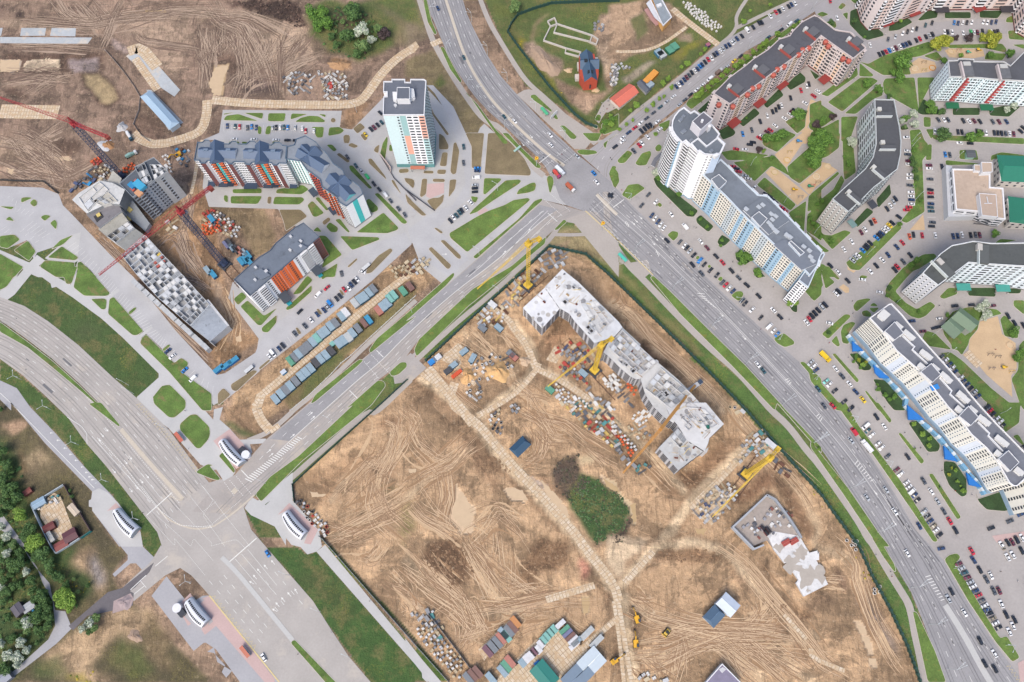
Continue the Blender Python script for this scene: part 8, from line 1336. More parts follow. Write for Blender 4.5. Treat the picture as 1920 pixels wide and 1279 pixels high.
# ================================================================ TREES
barkm=mat('bark',(92,78,64),.9,.2,2)
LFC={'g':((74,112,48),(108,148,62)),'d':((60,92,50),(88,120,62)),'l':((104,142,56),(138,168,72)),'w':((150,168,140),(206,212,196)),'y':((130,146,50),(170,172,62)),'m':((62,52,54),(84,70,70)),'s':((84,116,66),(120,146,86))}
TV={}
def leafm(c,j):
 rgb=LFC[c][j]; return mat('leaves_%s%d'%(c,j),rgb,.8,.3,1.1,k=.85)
def crown_mesh(c,v):
 key=(c,v)
 if key in TV:return TV[key]
 R_=np.random.default_rng(100+v*7+ord(c)); mb=MB(); nb=9+v*2; lob=[]
 for i in range(nb):
  a_=R_.random()*2*math.pi; r_=R_.random()**.5*.62; zz=R_.uniform(-.35,.55); lob.append((r_*math.cos(a_),r_*math.sin(a_),zz,R_.uniform(.26,.46)))
 lob.append((0,0,.35,.5)); A,B=leafm(c,0),leafm(c,1)
 for(lx,ly,lz,lr) in lob:
  n=int(150*lr/.36)
  for k in range(n):
   d=R_.normal(size=3); d/=np.linalg.norm(d); rr=lr*R_.uniform(.72,1.08); p=np.array([lx,ly,lz])+d*rr*np.array([1,1,.85])
   s_=R_.uniform(.05,.10); nrm=d+R_.normal(size=3)*.55; nrm/=np.linalg.norm(nrm); t1=np.cross(nrm,R_.normal(size=3)); t1/=np.linalg.norm(t1); t2=np.cross(nrm,t1)
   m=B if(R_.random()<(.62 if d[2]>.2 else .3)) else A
   mb.face([tuple(p+t1*s_),tuple(p+t2*s_*.8),tuple(p-t1*s_),tuple(p-t2*s_*.8)],m)
 TV[key]=mb.mesh('crown'); return TV[key]
def trunk_mesh():
 if 'trunk' in TV:return TV['trunk']
 mb=MB(); mb.cyl((0,0),.09,0,.55,barkm,8,.055);
 for i in range(5):
  a_=i*1.26; mb.beam((0,0,.4+.03*i),(.42*math.cos(a_),.42*math.sin(a_),.78),.04,barkm)
 mb.beam((0,0,.5),(0.03,0,1.0),.05,barkm)
 TV['trunk']=mb.mesh('trunk'); return TV['trunk']
TK={'g':('leafy_tree','green'),'d':('dense_tree','dark green'),'l':('leafy_tree','fresh light green'),'w':('blossoming_tree','white blossoming'),'y':('willow_tree','yellow green'),'m':('dark_leaved_tree','dark purple'),'s':('young_tree','dusty green')}
NEARN=[('church street hedge','@30 1100,600'),('rounded white tower','@31 500,200'),('long white slab','@31 1300,800'),('red trimmed block','@30 1500,500'),('curved block','@41 500,300'),('mint block','@40 1500,800'),('top right playground','@40 1300,450'),('courtyard playgrounds','@31 1600,300'),('stepped block','@42 700,900'),('lower end of the stepped block','@43 1300,600'),('fitness ground','@42 1650,600'),('gym hall','@42 1300,500'),('church','@20 1600,600'),('north grove','@10 1250,300'),('walled yard','@03 500,1000'),('garden houses','@04 200,620'),('forked lane at the lower left','@04 550,750'),('upper left woods edge','@03 50,500'),('office','@41 1500,600'),('angled white block','@42 1000,200'),('office car park verge','@41 940,400'),('striped side path','@p 430,1190'),('churchyard','@30 100,900'),('lower left bottom edge','@04 100,1150')]
NEARP=[(n,PX(s)[0]) for n,s in NEARN]
TL=[]
def trees(key,s,c,grp=None,asp=1.0):
 for t in s.split():
  x,y,r=t.split(','); cc=c
  if r[-1].isalpha():cc=r[-1]; r=r[:-1]
  TL.append((cv(key,float(x),float(y)),float(r)/TS,cc,asp))
trees('10','960,120,70 1060,110,60 1010,230,60 1090,200,60 1330,120,85d 1410,280,75w 1280,310,75d 1430,420,80s 1500,350,45w 1560,250,45s 1615,290,62m 1340,70,50 1150,330,40d 1200,400,45d 1370,480,45d 1250,200,30s','g'); trees('20','980,60,65','s')
trees('30','1205,190,30 1440,50,20 1260,100,20 1130,590,42 1180,560,34 1230,510,36 1290,460,30 1340,430,30 1380,400,28 1410,370,26 1500,310,30 1060,640,32 1010,680,28 960,720,30 930,745,30 890,780,30 840,800,30 790,860,36 820,830,30 1650,240,24 1700,200,22 705,565,34 650,600,20 540,700,28 490,740,28 565,780,26 255,930,36 200,985,26 400,930,30 455,880,24 340,985,25 160,1110,22 100,1150,22 220,1070,20 25,1110,30 60,1060,24 820,480,20 860,440,26 500,860,18 20,1030,24','l')
trees('20','1780,1090,34 1750,1160,30 1840,1060,30 1700,1060,16','g'); trees('30','1690,1020,60 1735,1010,34d 1850,1110,44m 1560,1190,50 1500,1210,60 1870,1180,40 1640,1120,20 1230,1050,14 420,1190,22l','g')
trees('40','1130,390,72 1210,360,66 1170,340,50 1530,340,50 1600,370,70 1660,340,54 1585,300,40','y'); trees('40','1290,340,34m 1410,340,48m 820,550,76 860,500,52 790,590,40 780,680,60 740,650,40 1180,540,30 1330,500,25l 1600,490,35 500,740,42 600,800,45 690,860,30d 195,1040,38m 100,1070,38 50,1110,30m 100,1200,70 150,1240,60 60,1250,60 180,200,35d 835,1050,40 920,1010,46w 920,1100,50w 800,1080,38w 830,1130,30s 1745,975,36w 1810,940,40w 1060,930,44 1080,980,56 1160,990,40d 1180,1200,76d 1430,1220,60 1500,1190,42 360,1250,42w 1780,480,50 390,190,26d 480,330,16 1230,60,20 800,190,20l','g')
trees('41','60,140,80 40,230,60 130,60,56 20,80,60 370,90,46w 330,270,30 300,210,22 790,810,26 1640,890,40 180,960,36 90,920,20 20,800,26 950,1130,36 890,1170,30 905,270,34d 925,330,32d 940,400,30d 980,600,24 900,220,28d 915,150,26 60,630,20 100,600,22','g')
trees('31','430,350,42w 450,400,30 630,545,26 740,710,20 880,830,20 820,760,18 1180,1080,48 1240,1110,50 1200,1140,44 1250,1060,36 1325,1230,36 1420,40,56 1340,150,34m 1380,160,26l 1460,220,28 1810,240,60 1850,180,60 1780,200,50 1880,110,60 1840,270,50 1790,760,26 1850,820,30 1010,950,20 1000,1000,16 145,200,12 435,640,8','g')
trees('32','1320,40,30 1345,80,28 1630,300,40 1610,330,36 1655,320,34','l'); trees('42','1540,340,56 1570,410,50 1500,370,40 1540,450,40','w'); trees('42','1810,570,44 1790,600,36 1850,780,44 1830,820,40 1880,760,40 430,830,26y 460,870,28l 400,800,24 380,840,18 490,850,18y 440,900,18 600,1090,26 660,1140,26 740,1150,30 590,1050,18 700,1180,20 160,590,26d 700,190,26d 780,320,20 680,260,20 960,400,20 1210,430,24','g')
trees('43','910,190,26 985,280,28 1060,320,24 1045,385,26 1355,790,26 1300,700,20 1230,640,18y 1290,600,20 1250,580,14y 1330,740,14 1815,880,24d 65,415,18 925,410,12s 1150,755,18s','l')
trees('03','20,420,60 60,560,56 40,660,60 110,740,60 60,800,60 150,830,64 190,980,66l 80,920,56 280,1120,70 330,1210,76l 240,1180,56 10,60,26 30,880,44 20,1100,36w 60,1180,50w 0,980,50 130,880,40 230,1010,40 640,830,24 620,780,18 100,620,36 0,520,44 20,740,50','d')
trees('04','290,60,66l 380,130,70 330,170,50 430,230,56 60,130,46w 130,260,66 230,300,46w 270,370,56 190,200,66 40,380,46 20,440,42w 60,480,50 560,480,66l 640,560,70l 540,590,56l 600,470,40l 500,520,40l 620,630,40l 540,350,50 500,330,40 810,740,56w 740,800,44w 860,700,46s 840,800,40s 800,830,34d 250,750,56w 330,700,66 400,700,50 240,820,44s 190,930,50w 240,990,46w 60,1040,60w 160,1050,56w 150,1120,40w 50,1170,66 10,930,40w 370,500,60 320,540,46 400,570,46 340,810,50 170,760,50 30,180,44 100,330,40 420,780,50 120,430,40 10,300,44 180,420,40 300,460,40 420,640,44 440,720,44 90,220,50 10,60,50 120,60,50s 180,120,44 30,560,44 70,700,40 350,620,40 110,890,44 380,860,30 330,930,26 600,400,36 700,480,26s 780,420,26 660,360,22s 450,300,36','d')
tcount={}
_TLn=[]
for(q,r,c,asp) in TL:
 best=min(NEARP,key=lambda n:(n[1][0]-q[0])**2+(n[1][1]-q[1])**2)[0]; _TLn.append((best,q,r,c,asp))
_TLn.sort(key=lambda t:(t[0],t[3],t[1][0])); cc_={}
for t in _TLn:cc_[(t[0],t[3])]=cc_.get((t[0],t[3]),0)+1
i_={}
for best,q,r,c,asp in _TLn:
 k=(best,c); i_[k]=i_.get(k,0)+1; R0=r*mpp(*q)*1.12; hh=max(2.2,min(13,R0*(2.0 if R0<3 else 1.55)));
 g0=G(q[0],q[1],hh*.6); nm,ds=TK[c]
 sz='small' if R0<2.6 else('middling' if R0<5 else 'broad')
 lb=('only %s %s tree by the %s'%(sz,ds,best)) if cc_[k]==1 else('%s %s tree, %s from left by the %s'%(sz,ds,ORD[min(i_[k]-1,58)],best))
 rt=empty(nm,(g0.x,g0.y,.1),lb,'tree','trees'); rt.rotation_euler=(0,0,random.random()*6.28)
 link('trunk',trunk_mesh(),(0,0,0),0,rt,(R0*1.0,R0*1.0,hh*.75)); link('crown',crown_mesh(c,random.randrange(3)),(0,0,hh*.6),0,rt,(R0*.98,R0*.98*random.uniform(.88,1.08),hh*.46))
def tufts(name,label,cat,polys,dens,c,hh=(.4,1.2),rad=(.5,1.4),seed=5,kind='stuff'):
 R_=np.random.default_rng(seed); mb=MB(); ms=[leafm(c[0],0),leafm(c[0],1)] if isinstance(c,str) else[mat(name+str(i),v,.85,.25,1.2,k=.6) for i,v in enumerate(c)]
 for s_ in polys.split('|'):
  P=[(p.x,p.y) for p in GP(s_)]; xs=[p[0] for p in P]; ys=[p[1] for p in P]; n=int(abs(area(P))*dens)
  X=R_.uniform(min(xs),max(xs),n*3); Y=R_.uniform(min(ys),max(ys),n*3); ok=inpoly(P,X,Y); X,Y=X[ok][:n],Y[ok][:n]
  ed=vnoise(X,Y,3.2,77)+.6*vnoise(X,Y,1.3,78)
  for x,y,e_ in zip(X,Y,ed):
   if kind=='stuff' and e_<-.28:continue
   r_=R_.uniform(*rad); h_=R_.uniform(*hh); m=ms[R_.integers(len(ms))]
   for k in range(5):
    a_=R_.random()*6.28; b_=a_+R_.uniform(1.4,2.2); z0=h_*R_.uniform(.3,1)
    mb.face([(x,y,h_+.05),(x+r_*math.cos(a_),y+r_*math.sin(a_),z0),(x+r_*.9*math.cos(b_),y+r_*.9*math.sin(b_),h_*R_.uniform(.1,.9))],m)
 return tag(mb.build(name),label,cat,kind=kind)
tufts('undergrowth','low bushes and undergrowth between the trees','bushes','@03 0,440 190,560 210,700 170,900 300,1279 0,1279|@04 0,0 170,30 330,320 460,560 470,780 300,980 0,1180|@04 480,300 600,300 700,620 600,660 500,560|@10 940,300 1100,380 1450,520 1380,560 1180,500|@10 1150,60 1500,120 1600,380 1250,400 1100,250',.12,'d',(.5,2.2),(.7,1.9))
tufts('reeds','dense green reeds standing in the site pond','reeds','@23 1545,630 1740,690 1770,770 1895,800 @33 60,770 150,860 195,1000 150,1130 60,1165 @24 1700,60 @23 1620,1090 1500,960 1450,860',1.5,[(64,100,54),(84,124,68),(112,142,94),(58,88,52),(94,94,66)],(.1,.35),(.35,.8),8)
tufts('dry_reeds','dark matted dead reeds at the head of the pond','dead reeds','@23 1320,570 1420,480 1540,462 1552,620 1650,700 1650,800 1440,860 1340,750 1300,640|@33 150,1160 210,1020 220,1100 150,1230 20,1250 0,1200',.8,[(92,80,68),(78,68,58),(108,98,84),(90,92,66)],(.08,.3),(.5,1.2),9)
tufts('meadow_weeds','tall weeds and dandelions in the rough meadow','weeds','@04 650,330 840,380 800,460 700,520 620,440|@04 600,1180 860,1140 900,1279 600,1279|@20 980,300 1080,340 1060,430 1000,420|@20 950,380 1500,900 1480,960 930,420|@44 380,130 500,280 640,560 560,520 400,240|@43 0,760 120,880 110,950 0,840',.1,[(180,164,40),(120,136,50),(200,180,60)],(.2,.7),(.4,1.0),11)
tufts('soil_clods','rows of freshly turned dark clods of earth','clods','@10 240,0 800,0 890,120 900,240 830,250 720,180 600,150 440,100 330,50',.3,[(92,74,66),(70,54,48),(120,98,86)],(.2,1.0),(.6,1.5),12)
tufts('rough_soil','churned brown clods beside the tracks of the building site','clods','@24 140,190 240,30 510,10 620,290 560,400 390,460|@24 1080,200 1200,20 1430,40 1430,260 1240,300 1190,420 1090,370|@33 600,640 820,620 1000,420 1160,340 1080,430 900,640 740,800|@34 420,100 860,100 1040,160 980,200 560,210|@34 1400,560 1480,540 1800,680 1760,740 1640,700|@23 690,430 880,520 940,620 720,600',.4,[(152,120,90),(138,108,82),(172,140,108)],(.05,.3),(.4,1.2),13)
tufts('shrub_border','low clipped shrubs in the green strips','shrubs','@41 890,60 950,80 970,700 930,640 900,420|@30 700,940 1230,500 1260,510 740,960|@40 640,470 1040,400 1060,430 700,520',.16,'g',(.4,1.1),(.5,1.2),14)
# ================================================================ MOUNDS, PUDDLES, RUBBLE
def mound(name,label,cat,key,x,y,rx,ry,d,h,c,seed=1):
 q=cv(key,x,y); p=G(*q); m_=mpp(*q)/TS; rx*=m_; ry*=m_; rz=ang(*q,d); R_=np.random.default_rng(seed); nr,na=9,28; T_=R_.random((3,5))*6.28; V=[(0,0,h)]; F=[]
 for i in range(1,nr+1):
  f=i/nr
  for j in range(na):
   a_=j*2*math.pi/na; w_=1+.14*math.sin(3*a_+T_[0,0])+.1*math.sin(5*a_+T_[0,1])+.06*math.sin(8*a_+T_[0,2]); zz=h*(math.cos(f*math.pi/2)**1.3)*(1+.22*math.sin(4*a_+6*f+T_[1,0]))
   V.append((rx*f*w_*math.cos(a_),ry*f*w_*math.sin(a_),max(0,zz) if i<nr else-.05))
 for j in range(na):F.append((0,1+j,1+(j+1)%na))
 for i in range(nr-1):
  for j in range(na):a_=1+i*na+j; b_=1+i*na+(j+1)%na; F.append((a_,a_+na,b_+na,b_))
 me=bpy.data.meshes.new(name); me.from_pydata(V,[],F); me.materials.append(mat('heap_%02x%02x%02x'%c,c,.95,.16,.6,bump=.6)); me.update()
 for f_ in me.polygons:f_.use_smooth=True
 o=bpy.data.objects.new(name,me); COL.objects.link(o); o.location=(p.x,p.y,.05); o.rotation_euler=(0,0,rz); return tag(o,label,cat)
mound('sand_heap','large orange sand heap among the concrete rings by the site gate','sand heap','22',820,930,110,95,20,4,(216,176,124)); mound('sand_heap','smaller orange sand heap beside the red skip by the site gate','sand heap','22',555,975,62,80,10,3,(216,174,122),2); mound('sand_heap','round pinkish sand pile at the panel road crossing','sand heap','22',1065,840,50,45,0,1.6,(206,180,152),3); mound('soil_heap','long pale soil heap inside the green church fence','soil heap','20',1240,550,190,70,52,2.4,(178,154,132),4); mound('soil_heap','small sandy cone at the left of the church','sand heap','20',1450,625,36,28,0,1.3,(206,180,146),5); mound('soil_heap','small sandy cone at the lower right of the church','sand heap','20',1690,800,34,28,0,1.2,(206,176,138),6)
mound('sand_heap','brown sand heap above the concrete mixer lorries','sand heap','g' if False else 'h',480,420,60,44,0,2.5,(168,128,92),7); mound('gravel_heap','light grey gravel heap behind the white mixer lorry','gravel heap','h',630,225,48,50,0,2.2,(190,190,192),8); mound('gravel_heap','pale grey gravel spread beside the end of the red jib','gravel heap','h',450,420,70,56,0,1.0,(196,198,202),9)
mound('soil_heap','ochre soil heap at the edge of the north grove','soil heap','10',1210,580,95,48,0,2.4,(180,144,108),10); mound('gravel_heap','pink grey gravel heap at the unfinished road end','gravel heap','04',1110,570,70,60,-40,1.4,(172,156,156),11); mound('soil_heap','pinkish soil heap right of the rough meadow track','soil heap','04',1200,870,70,44,40,1.3,(176,152,132),12)
pud=mat('muddy_water',(216,190,156),.12,.05,.3); pud2=mat('ochre_water',(200,172,128),.12,.06,.3)
pl_=Layer('puddle',pud,.028,'structure')
def puddle(s,m=pud,sd=1):
 P=[Vector(v) for v in[(p.x,p.y) for p in GP(s)]]; Q=[]
 R_=random.Random(sd)
 for i in range(len(P)):
  a_,b_=P[i],P[(i+1)%len(P)]; n=max(2,int((b_-a_).length/1.2))
  for k in range(n):q=a_.lerp(b_,k/n); Q.append((q.x+R_.gauss(0,.35),q.y+R_.gauss(0,.35)))
 pl_.pts(Q,m)
for i,s_ in enumerate(('@23 480,800 510,790 560,880 610,960 570,1120 520,1120 420,1010 440,870','@23 900,765 960,750 1040,790 1090,870 1040,870 900,815','@23 1200,680 1270,740 1370,850 1450,960 1450,1010 1380,980 1290,880','@44 410,780 480,780 495,850 450,840','@44 460,880 520,890 545,990 500,980','@44 520,1060 575,1055 575,1120 515,1115','@10 110,600 230,580 190,700 160,850 90,850 60,740','@23 30,590 90,590 90,620 50,630','@00 0,535 180,535 165,635 0,640','@01 470,215 620,220 620,245','@01 70,312 130,315 100,365 80,350','@34 400,640 430,660 400,690 360,680','@13 960,790 1090,820 1060,840 960,840','@12 290,620 340,615 350,660 300,670')):puddle(s_,pud,i)
for i,s_ in enumerate(('@23 1750,660 1890,760 1895,800 1790,750','@33 10,700 70,740 110,800 60,770','@33 200,900 245,890 255,1060 228,1080 215,980','@24 1570,540 1630,530 1630,660 1585,670','@00 1290,90 1480,90 1480,110 1290,108','@33 780,1110 880,1120 850,1180 790,1160')):puddle(s_,pud2,i)
pl_.done()
# ================================================================ FENCES
FG=(44,84,76); fgm=mat('fence_dark_green',FG,.8,.15,2,k=.6)
def fence(s,h,label,m=fgm,t=.22,post=3.0,name='site_fence'):return wall_line(GP(s),h,t,m,name,label,'fence',post,.1)
fence('@p 549,909 583,877 640,825 716,757 765,712',2.4,'dark green site fence along the lower avenue'); fence('@p 799,677 891,591 980,511 1030,463 1098,478 1140,515 1281,652 1330,700 1398,770 1478,861 1540,930 1562,962 1609,1025 1633,1079 1668,1144 1699,1210 1726,1285',2.6,'long dark green site fence between the mud and the boulevard',t=.5)
fence('@p 549,909 553,943',2.4,'short green fence piece at the left corner of the site'); fence('@p 599,1006 606,1012 780,1210 842,1279',2.4,'site fence along the footpath at the lower left of the site',mat('fence_grey',(150,156,156),.8,.1,2),.2); fence('@20 1895,15 1600,25 1300,38 1130,90 1000,140 940,220 910,290 950,350 1000,420 1280,780 1500,1020 1600,1100 1700,1140',2.6,'dark green fence curving round the church meadow',t=.4)
wm2=mat('fence_white',(226,226,220),.7,.1,2); wall_line(GP('@12 780,1279 950,1140 1150,950 1230,860 1320,790 1500,620 1895,260'),1.0,.2,wm2,'barrier','white zigzag barrier behind the lower garage row','barrier',4,.1)
fence('@24 210,680 300,790 430,960 580,1160',2.2,'grey fence between the block pallets and the ruts',mat('fence_steel',(130,130,132),.8,.1,2)); fence('@24 980,1130 1130,1010 1330,790 1380,728 1560,950',2.4,'dark fence round two sides of the panel yard',mat('fence_dark',(60,62,64),.8,.1,2)); fence('@01 0,420 200,430 390,432 520,540',1.8,'dark fence on the bank above the left car park',mat('fence_dark',(60,62,64),.8,.1,2))
fence('@00 935,450 1000,520 1100,640 1200,780 1250,870 1240,980 1190,1110 1260,1210 1330,1260',1.4,'thin pale fence looping round the light blue house',mat('fence_thin',(176,166,160),.8,.1,2),.12,4); wall_line(GP('@21 @11 1580,200 1675,320 1670,350'),3,.5,cm((206,190,184),.8),'ramp_wall','pale retaining wall of the garage ramp left of the tower','wall'); wall_line(GP('@11 1580,200 1700,400 1895,600 @21 0,500 260,690'),1.2,.35,cm((74,74,84),.8),'retaining_wall','long low dark retaining wall below the tower','wall')
# ================================================================ LAMPS
steel=cm((206,214,216),.5)
LAMPN={}
def lamp(key,x,y,d,arms=2,h=10.5,L_=3.2,where='',spread=24,grp='street lamps'):
 q=cv(key,x,y); p=G(*q); rz=ang(*q,d); LAMPN[where]=LAMPN.get(where,0)+1
 r=empty('street_lamp',(p.x,p.y,.1),'%s pale steel lamp %s'%(ORD[LAMPN[where]-1],where),'street lamp',grp); r.rotation_euler=(0,0,rz); k=('lamp',arms,h,L_,spread)
 if k not in TV:
  a_=MB(); a_.cyl((0,0),.14,0,h,steel,8,.08); b_=MB(); c_=MB(); angs=[0] if arms==1 else([-math.radians(spread),math.radians(spread)] if arms==2 else[0,2.1,-2.1])
  for t in angs:e=(L_*math.cos(t),L_*math.sin(t),h+.5); b_.beam((0,0,h-.1),e,.13,steel); c_.box((e[0]*1.12,e[1]*1.12,h+.5),(.9,.34,.16),t,steel)
  TV[k]=(a_.mesh('pole'),b_.mesh('arm'),c_.mesh('lamp_head'))
 for nm,m_ in zip(('pole','arm','lamp_head'),TV[k]):link(nm,m_,parent=r)
W1='from the top, left kerb of the upper boulevard'
for x,y in((230,150),(370,470),(560,790),(640,850)):lamp('20',x,y,-15,2,10.5,3.2,W1)
for x,y in((590,200),(730,490),(905,730),(1155,990),(1415,1240)):lamp('20',x,y,200,2,10.5,3.2,'from the top, right kerb of the upper boulevard')
for k,x,y in(('20',885,1150),('32',570,215),('32',905,560),('32',1222,870),('32',1545,1230),('33',1830,360),('43',25,355),('43',340,765),('43',590,1150),('44',890,440),('44',1045,765),('44',1210,1160),('31',235,1060)):lamp(k,x,y,-35,2,11,5.2,'on the left kerb of the boulevard',8)
for k,x,y in(('31',195,600),('31',455,880),('31',800,1200),('32',1165,330),('32',1510,650),('32',1830,1000),('43',370,160),('43',670,550),('43',970,1010),('44',1270,270),('44',1500,620),('44',1730,950)):lamp(k,x,y,-25,2,10,3.6,'on the parking side verge of the boulevard',150)
for k,x,y in(('02',190,1005),('03',450,60),('03',700,375),('03',965,705),('03',1240,1040),('04',1700,390)):lamp(k,x,y,20,3,9,3.0,'three armed, on the green strip of the highway')
for k,x,y in(('02',1145,1055),('02',1190,1130),('14',770,330),('14',1050,650),('14',1320,1050),('03',1490,240),('13',1150,170),('13',560,720),('22',60,410),('22',530,280),('21',655,1080),('22',830,240),('21',820,510),('10',1370,1000)):lamp(k,x,y,205,1,9,3.4,'single armed, beside the highway and avenue')
for k,x,y in(('30',1240,450),('30',540,940),('30',390,1150),('30',1800,110),('41',900,120),('41',930,590),('41',900,800),('41',1280,240),('41',500,1080),('42',1080,610),('42',1210,780),('31',1560,620),('31',1265,290),('40',900,1260),('42',750,330),('43',1680,100),('31',1830,890)):lamp(k,x,y,-40,1,8,2.2,'slim, in the residential lanes')
for k,x,y,lb in(('21',1165,290,'traffic light mast with a round yellow board at the upper left of the crossroads'),('21',1745,860,'traffic light mast with a round yellow board at the lower right of the crossroads')):
 q=cv(k,x,y); p=G(*q); r=empty('traffic_light',(p.x,p.y,.1),lb,'traffic light'); mb=MB(); mb.cyl((p.x,p.y),.15,.1,9,steel,8); mb.build('pole',r); mb=MB(); mb.box((p.x,p.y),(2.6,.5,2.2),.3,cm((240,190,40),.6),z0=8); mb.cyl((p.x,p.y),1.2,10.2,10.4,cm((240,196,40),.6),12); mb.cyl((p.x,p.y),.5,10.41,10.5,cm((200,60,50),.6),10); mb.build('yellow_board',r); mb=MB(); mb.beam((p.x,p.y,7),(p.x+5,p.y+3,7.4),.15,steel); mb.box((p.x+4.6,p.y+2.8,6.6),(.5,.5,1.2),.5,cm((50,54,56),.7)); mb.build('arm',r)
# ================================================================ PEOPLE (too small to show more than a walking figure)
def person_mesh(c,c2,ph):
 key=('p',c,c2,ph)
 if key in TV:return TV[key]
 mb=MB(); sk=cm((206,160,130),.8); A=cm(c,.9); B=cm(c2,.9)
 def limb(pts,rs,m,n=7):
  rings=[]
  for i,(p,r_) in enumerate(zip(pts,rs)):rings.append([(p[0]+r_*math.cos(a*2*math.pi/n),p[1]+r_*math.sin(a*2*math.pi/n),p[2]) for a in range(n)])
  for i in range(len(rings)-1):
   for a in range(n):b_=(a+1)%n; mb.face([rings[i][a],rings[i][b_],rings[i+1][b_],rings[i+1][a]],m)
  mb.face(rings[-1],m); mb.face(rings[0][::-1],m)
 s_=.28*ph
 limb([(s_,.10,.0),(s_*.8,.10,.09),(s_*.45,.10,.48),(0,.09,.9)],[.06,.06,.065,.10],B); limb([(-s_,-.10,.0),(-s_*.8,-.10,.09),(-s_*.35,-.10,.48),(0,-.09,.9)],[.06,.06,.065,.10],B)
 limb([(0,0,.86),(0,0,1.05),(0,0,1.3),(0,0,1.46),(0,0,1.52)],[.16,.15,.2,.17,.07],A,9)
 for sg in(-1,1):limb([(s_*sg*.7,sg*.27,.78),(s_*sg*.45,sg*.27,.86),(s_*sg*.3,sg*.26,1.12),(0,sg*.21,1.42)],[.035,.045,.05,.06],A)
 limb([(0,0,1.5),(0,0,1.56),(0,0,1.6),(.01,0,1.68),(0,0,1.76),(0,0,1.8)],[.055,.07,.09,.1,.09,.04],sk,8); limb([(-.02,0,1.66),(-.02,0,1.75),(-.02,0,1.82)],[.105,.1,.04],cm((70,50,40),.9),8)
 TV[key]=mb.mesh('person'); return TV[key]
PC=[((40,44,54),(50,54,70)),((170,60,60),(50,54,70)),((226,226,226),(70,80,110)),((70,90,130),(40,42,48)),((60,60,64),(40,40,44))]; PN=['in a dark jacket','in a red top','in a white top','in a blue jacket','all in grey black']
def people(key,pts,where):
 for i,(x,y) in enumerate(pts):
  q=cv(key,x,y); k=(i*2+int(x))%5; p=G(*q); o=link('person',person_mesh(*PC[k],i%2),(p.x,p.y,.12),random.random()*6.28); tag(o,'person %s walking, %s of those %s'%(PN[k],ORD[i],where),'person','people on foot')
people('20',[(1700,985),(1745,920),(1760,950),(1790,975),(1800,905),(1810,940),(1840,880),(1850,965),(1775,1020),(1730,1010),(1870,940),(1760,990)],'on the paved churchyard'); people('21',[(1820,225),(1832,240),(1770,110),(1390,195),(1435,810),(1320,465),(1600,690)],'crossing at the big crossroads'); people('31',[(210,370),(345,315),(360,310),(550,625),(760,840),(780,845),(830,915),(1105,1145),(120,510),(500,290)],'in front of the long white slab'); people('42',[(370,420),(380,445),(365,310),(160,680),(330,810),(650,1250),(580,1180),(1135,350),(1635,740)],'around the stepped block'); people('43',[(970,405),(1035,465),(1160,605),(1275,785),(1425,820),(830,270)],'before the blue shop fronts'); people('14',[(1485,560),(1145,838),(850,1030)],'on the lower left footpaths'); people('30',[(830,915),(790,960),(310,945),(1535,240)],'on the church street pavement'); people('32',[(1180,45),(1285,215),(1605,475),(1355,560),(1465,185)],'by the slab end car park'); people('40',[(380,705),(660,310),(1435,90)],'below the top right block'); people('03',[(1650,75),(1675,410),(1275,980)],'on the highway plaza'); people('44',[(1680,298),(1835,385),(705,300),(715,340),(575,150)],'near the bottom right boulevard')
# ================================================================ PLAYGROUNDS
def play(key,x,y,kind,c,label):
 q=cv(key,x,y); p=G(*q); r=empty('play_equipment',(p.x,p.y,.12),label,'play equipment'); m=cm(c,.6); m2=cm((90,96,104),.6); z=.12
 if kind=='ring':mb=MB(); P=[(p.x+2.4*math.cos(a*math.pi/9),p.y+2.4*math.sin(a*math.pi/9)) for a in range(18)]; mb.ring(P,.35,z,z+.4,m); mb.build('border',r); mb=MB(); mb.poly([(p.x+1.9*math.cos(a*math.pi/9),p.y+1.9*math.sin(a*math.pi/9)) for a in range(18)],cm((222,196,160),.9),z+.2); mb.build('sand_fill',r)
 elif kind=='swing':
  mb=MB();
  for s_ in(-1.6,1.6):
   for t in(-1,1):mb.beam((p.x+s_,p.y+t,z),(p.x+s_,p.y,z+2.4),.14,m)
  mb.beam((p.x-1.6,p.y,z+2.4),(p.x+1.6,p.y,z+2.4),.14,m); mb.build('frame',r)
  for s_ in(-.8,.8):mb=MB(); mb.box((p.x+s_,p.y,z+.5),(.5,.25,.06),0,m2); mb.beam((p.x+s_-.2,p.y,z+.5),(p.x+s_-.2,p.y,z+2.4),.03,m2); mb.beam((p.x+s_+.2,p.y,z+.5),(p.x+s_+.2,p.y,z+2.4),.03,m2); mb.build('seat',r)
 else:
  mb=MB(); mb.box((p.x,p.y),(1.8,1.8,.15),.4,m2,z0=z+1.3);
  for a,b in((-1,-1),(1,-1),(1,1),(-1,1)):mb.box((p.x+a*.75,p.y+b*.75),(.12,.12,2.3),0,m2,z0=z)
  mb.build('platform',r); mb=MB(); mb.beam((p.x+.9,p.y,z+1.4),(p.x+3.4,p.y+.6,z+.2),.6,m); mb.build('slide',r); mb=MB(); P=[(p.x-1,p.y-1),(p.x+1,p.y-1),(p.x+1,p.y+1),(p.x-1,p.y+1)]
  for i in range(4):mb.face([(*P[i],z+2.3),(*P[(i+1)%4],z+2.3),(p.x,p.y,z+3.2)],m)
  mb.build('canopy',r)
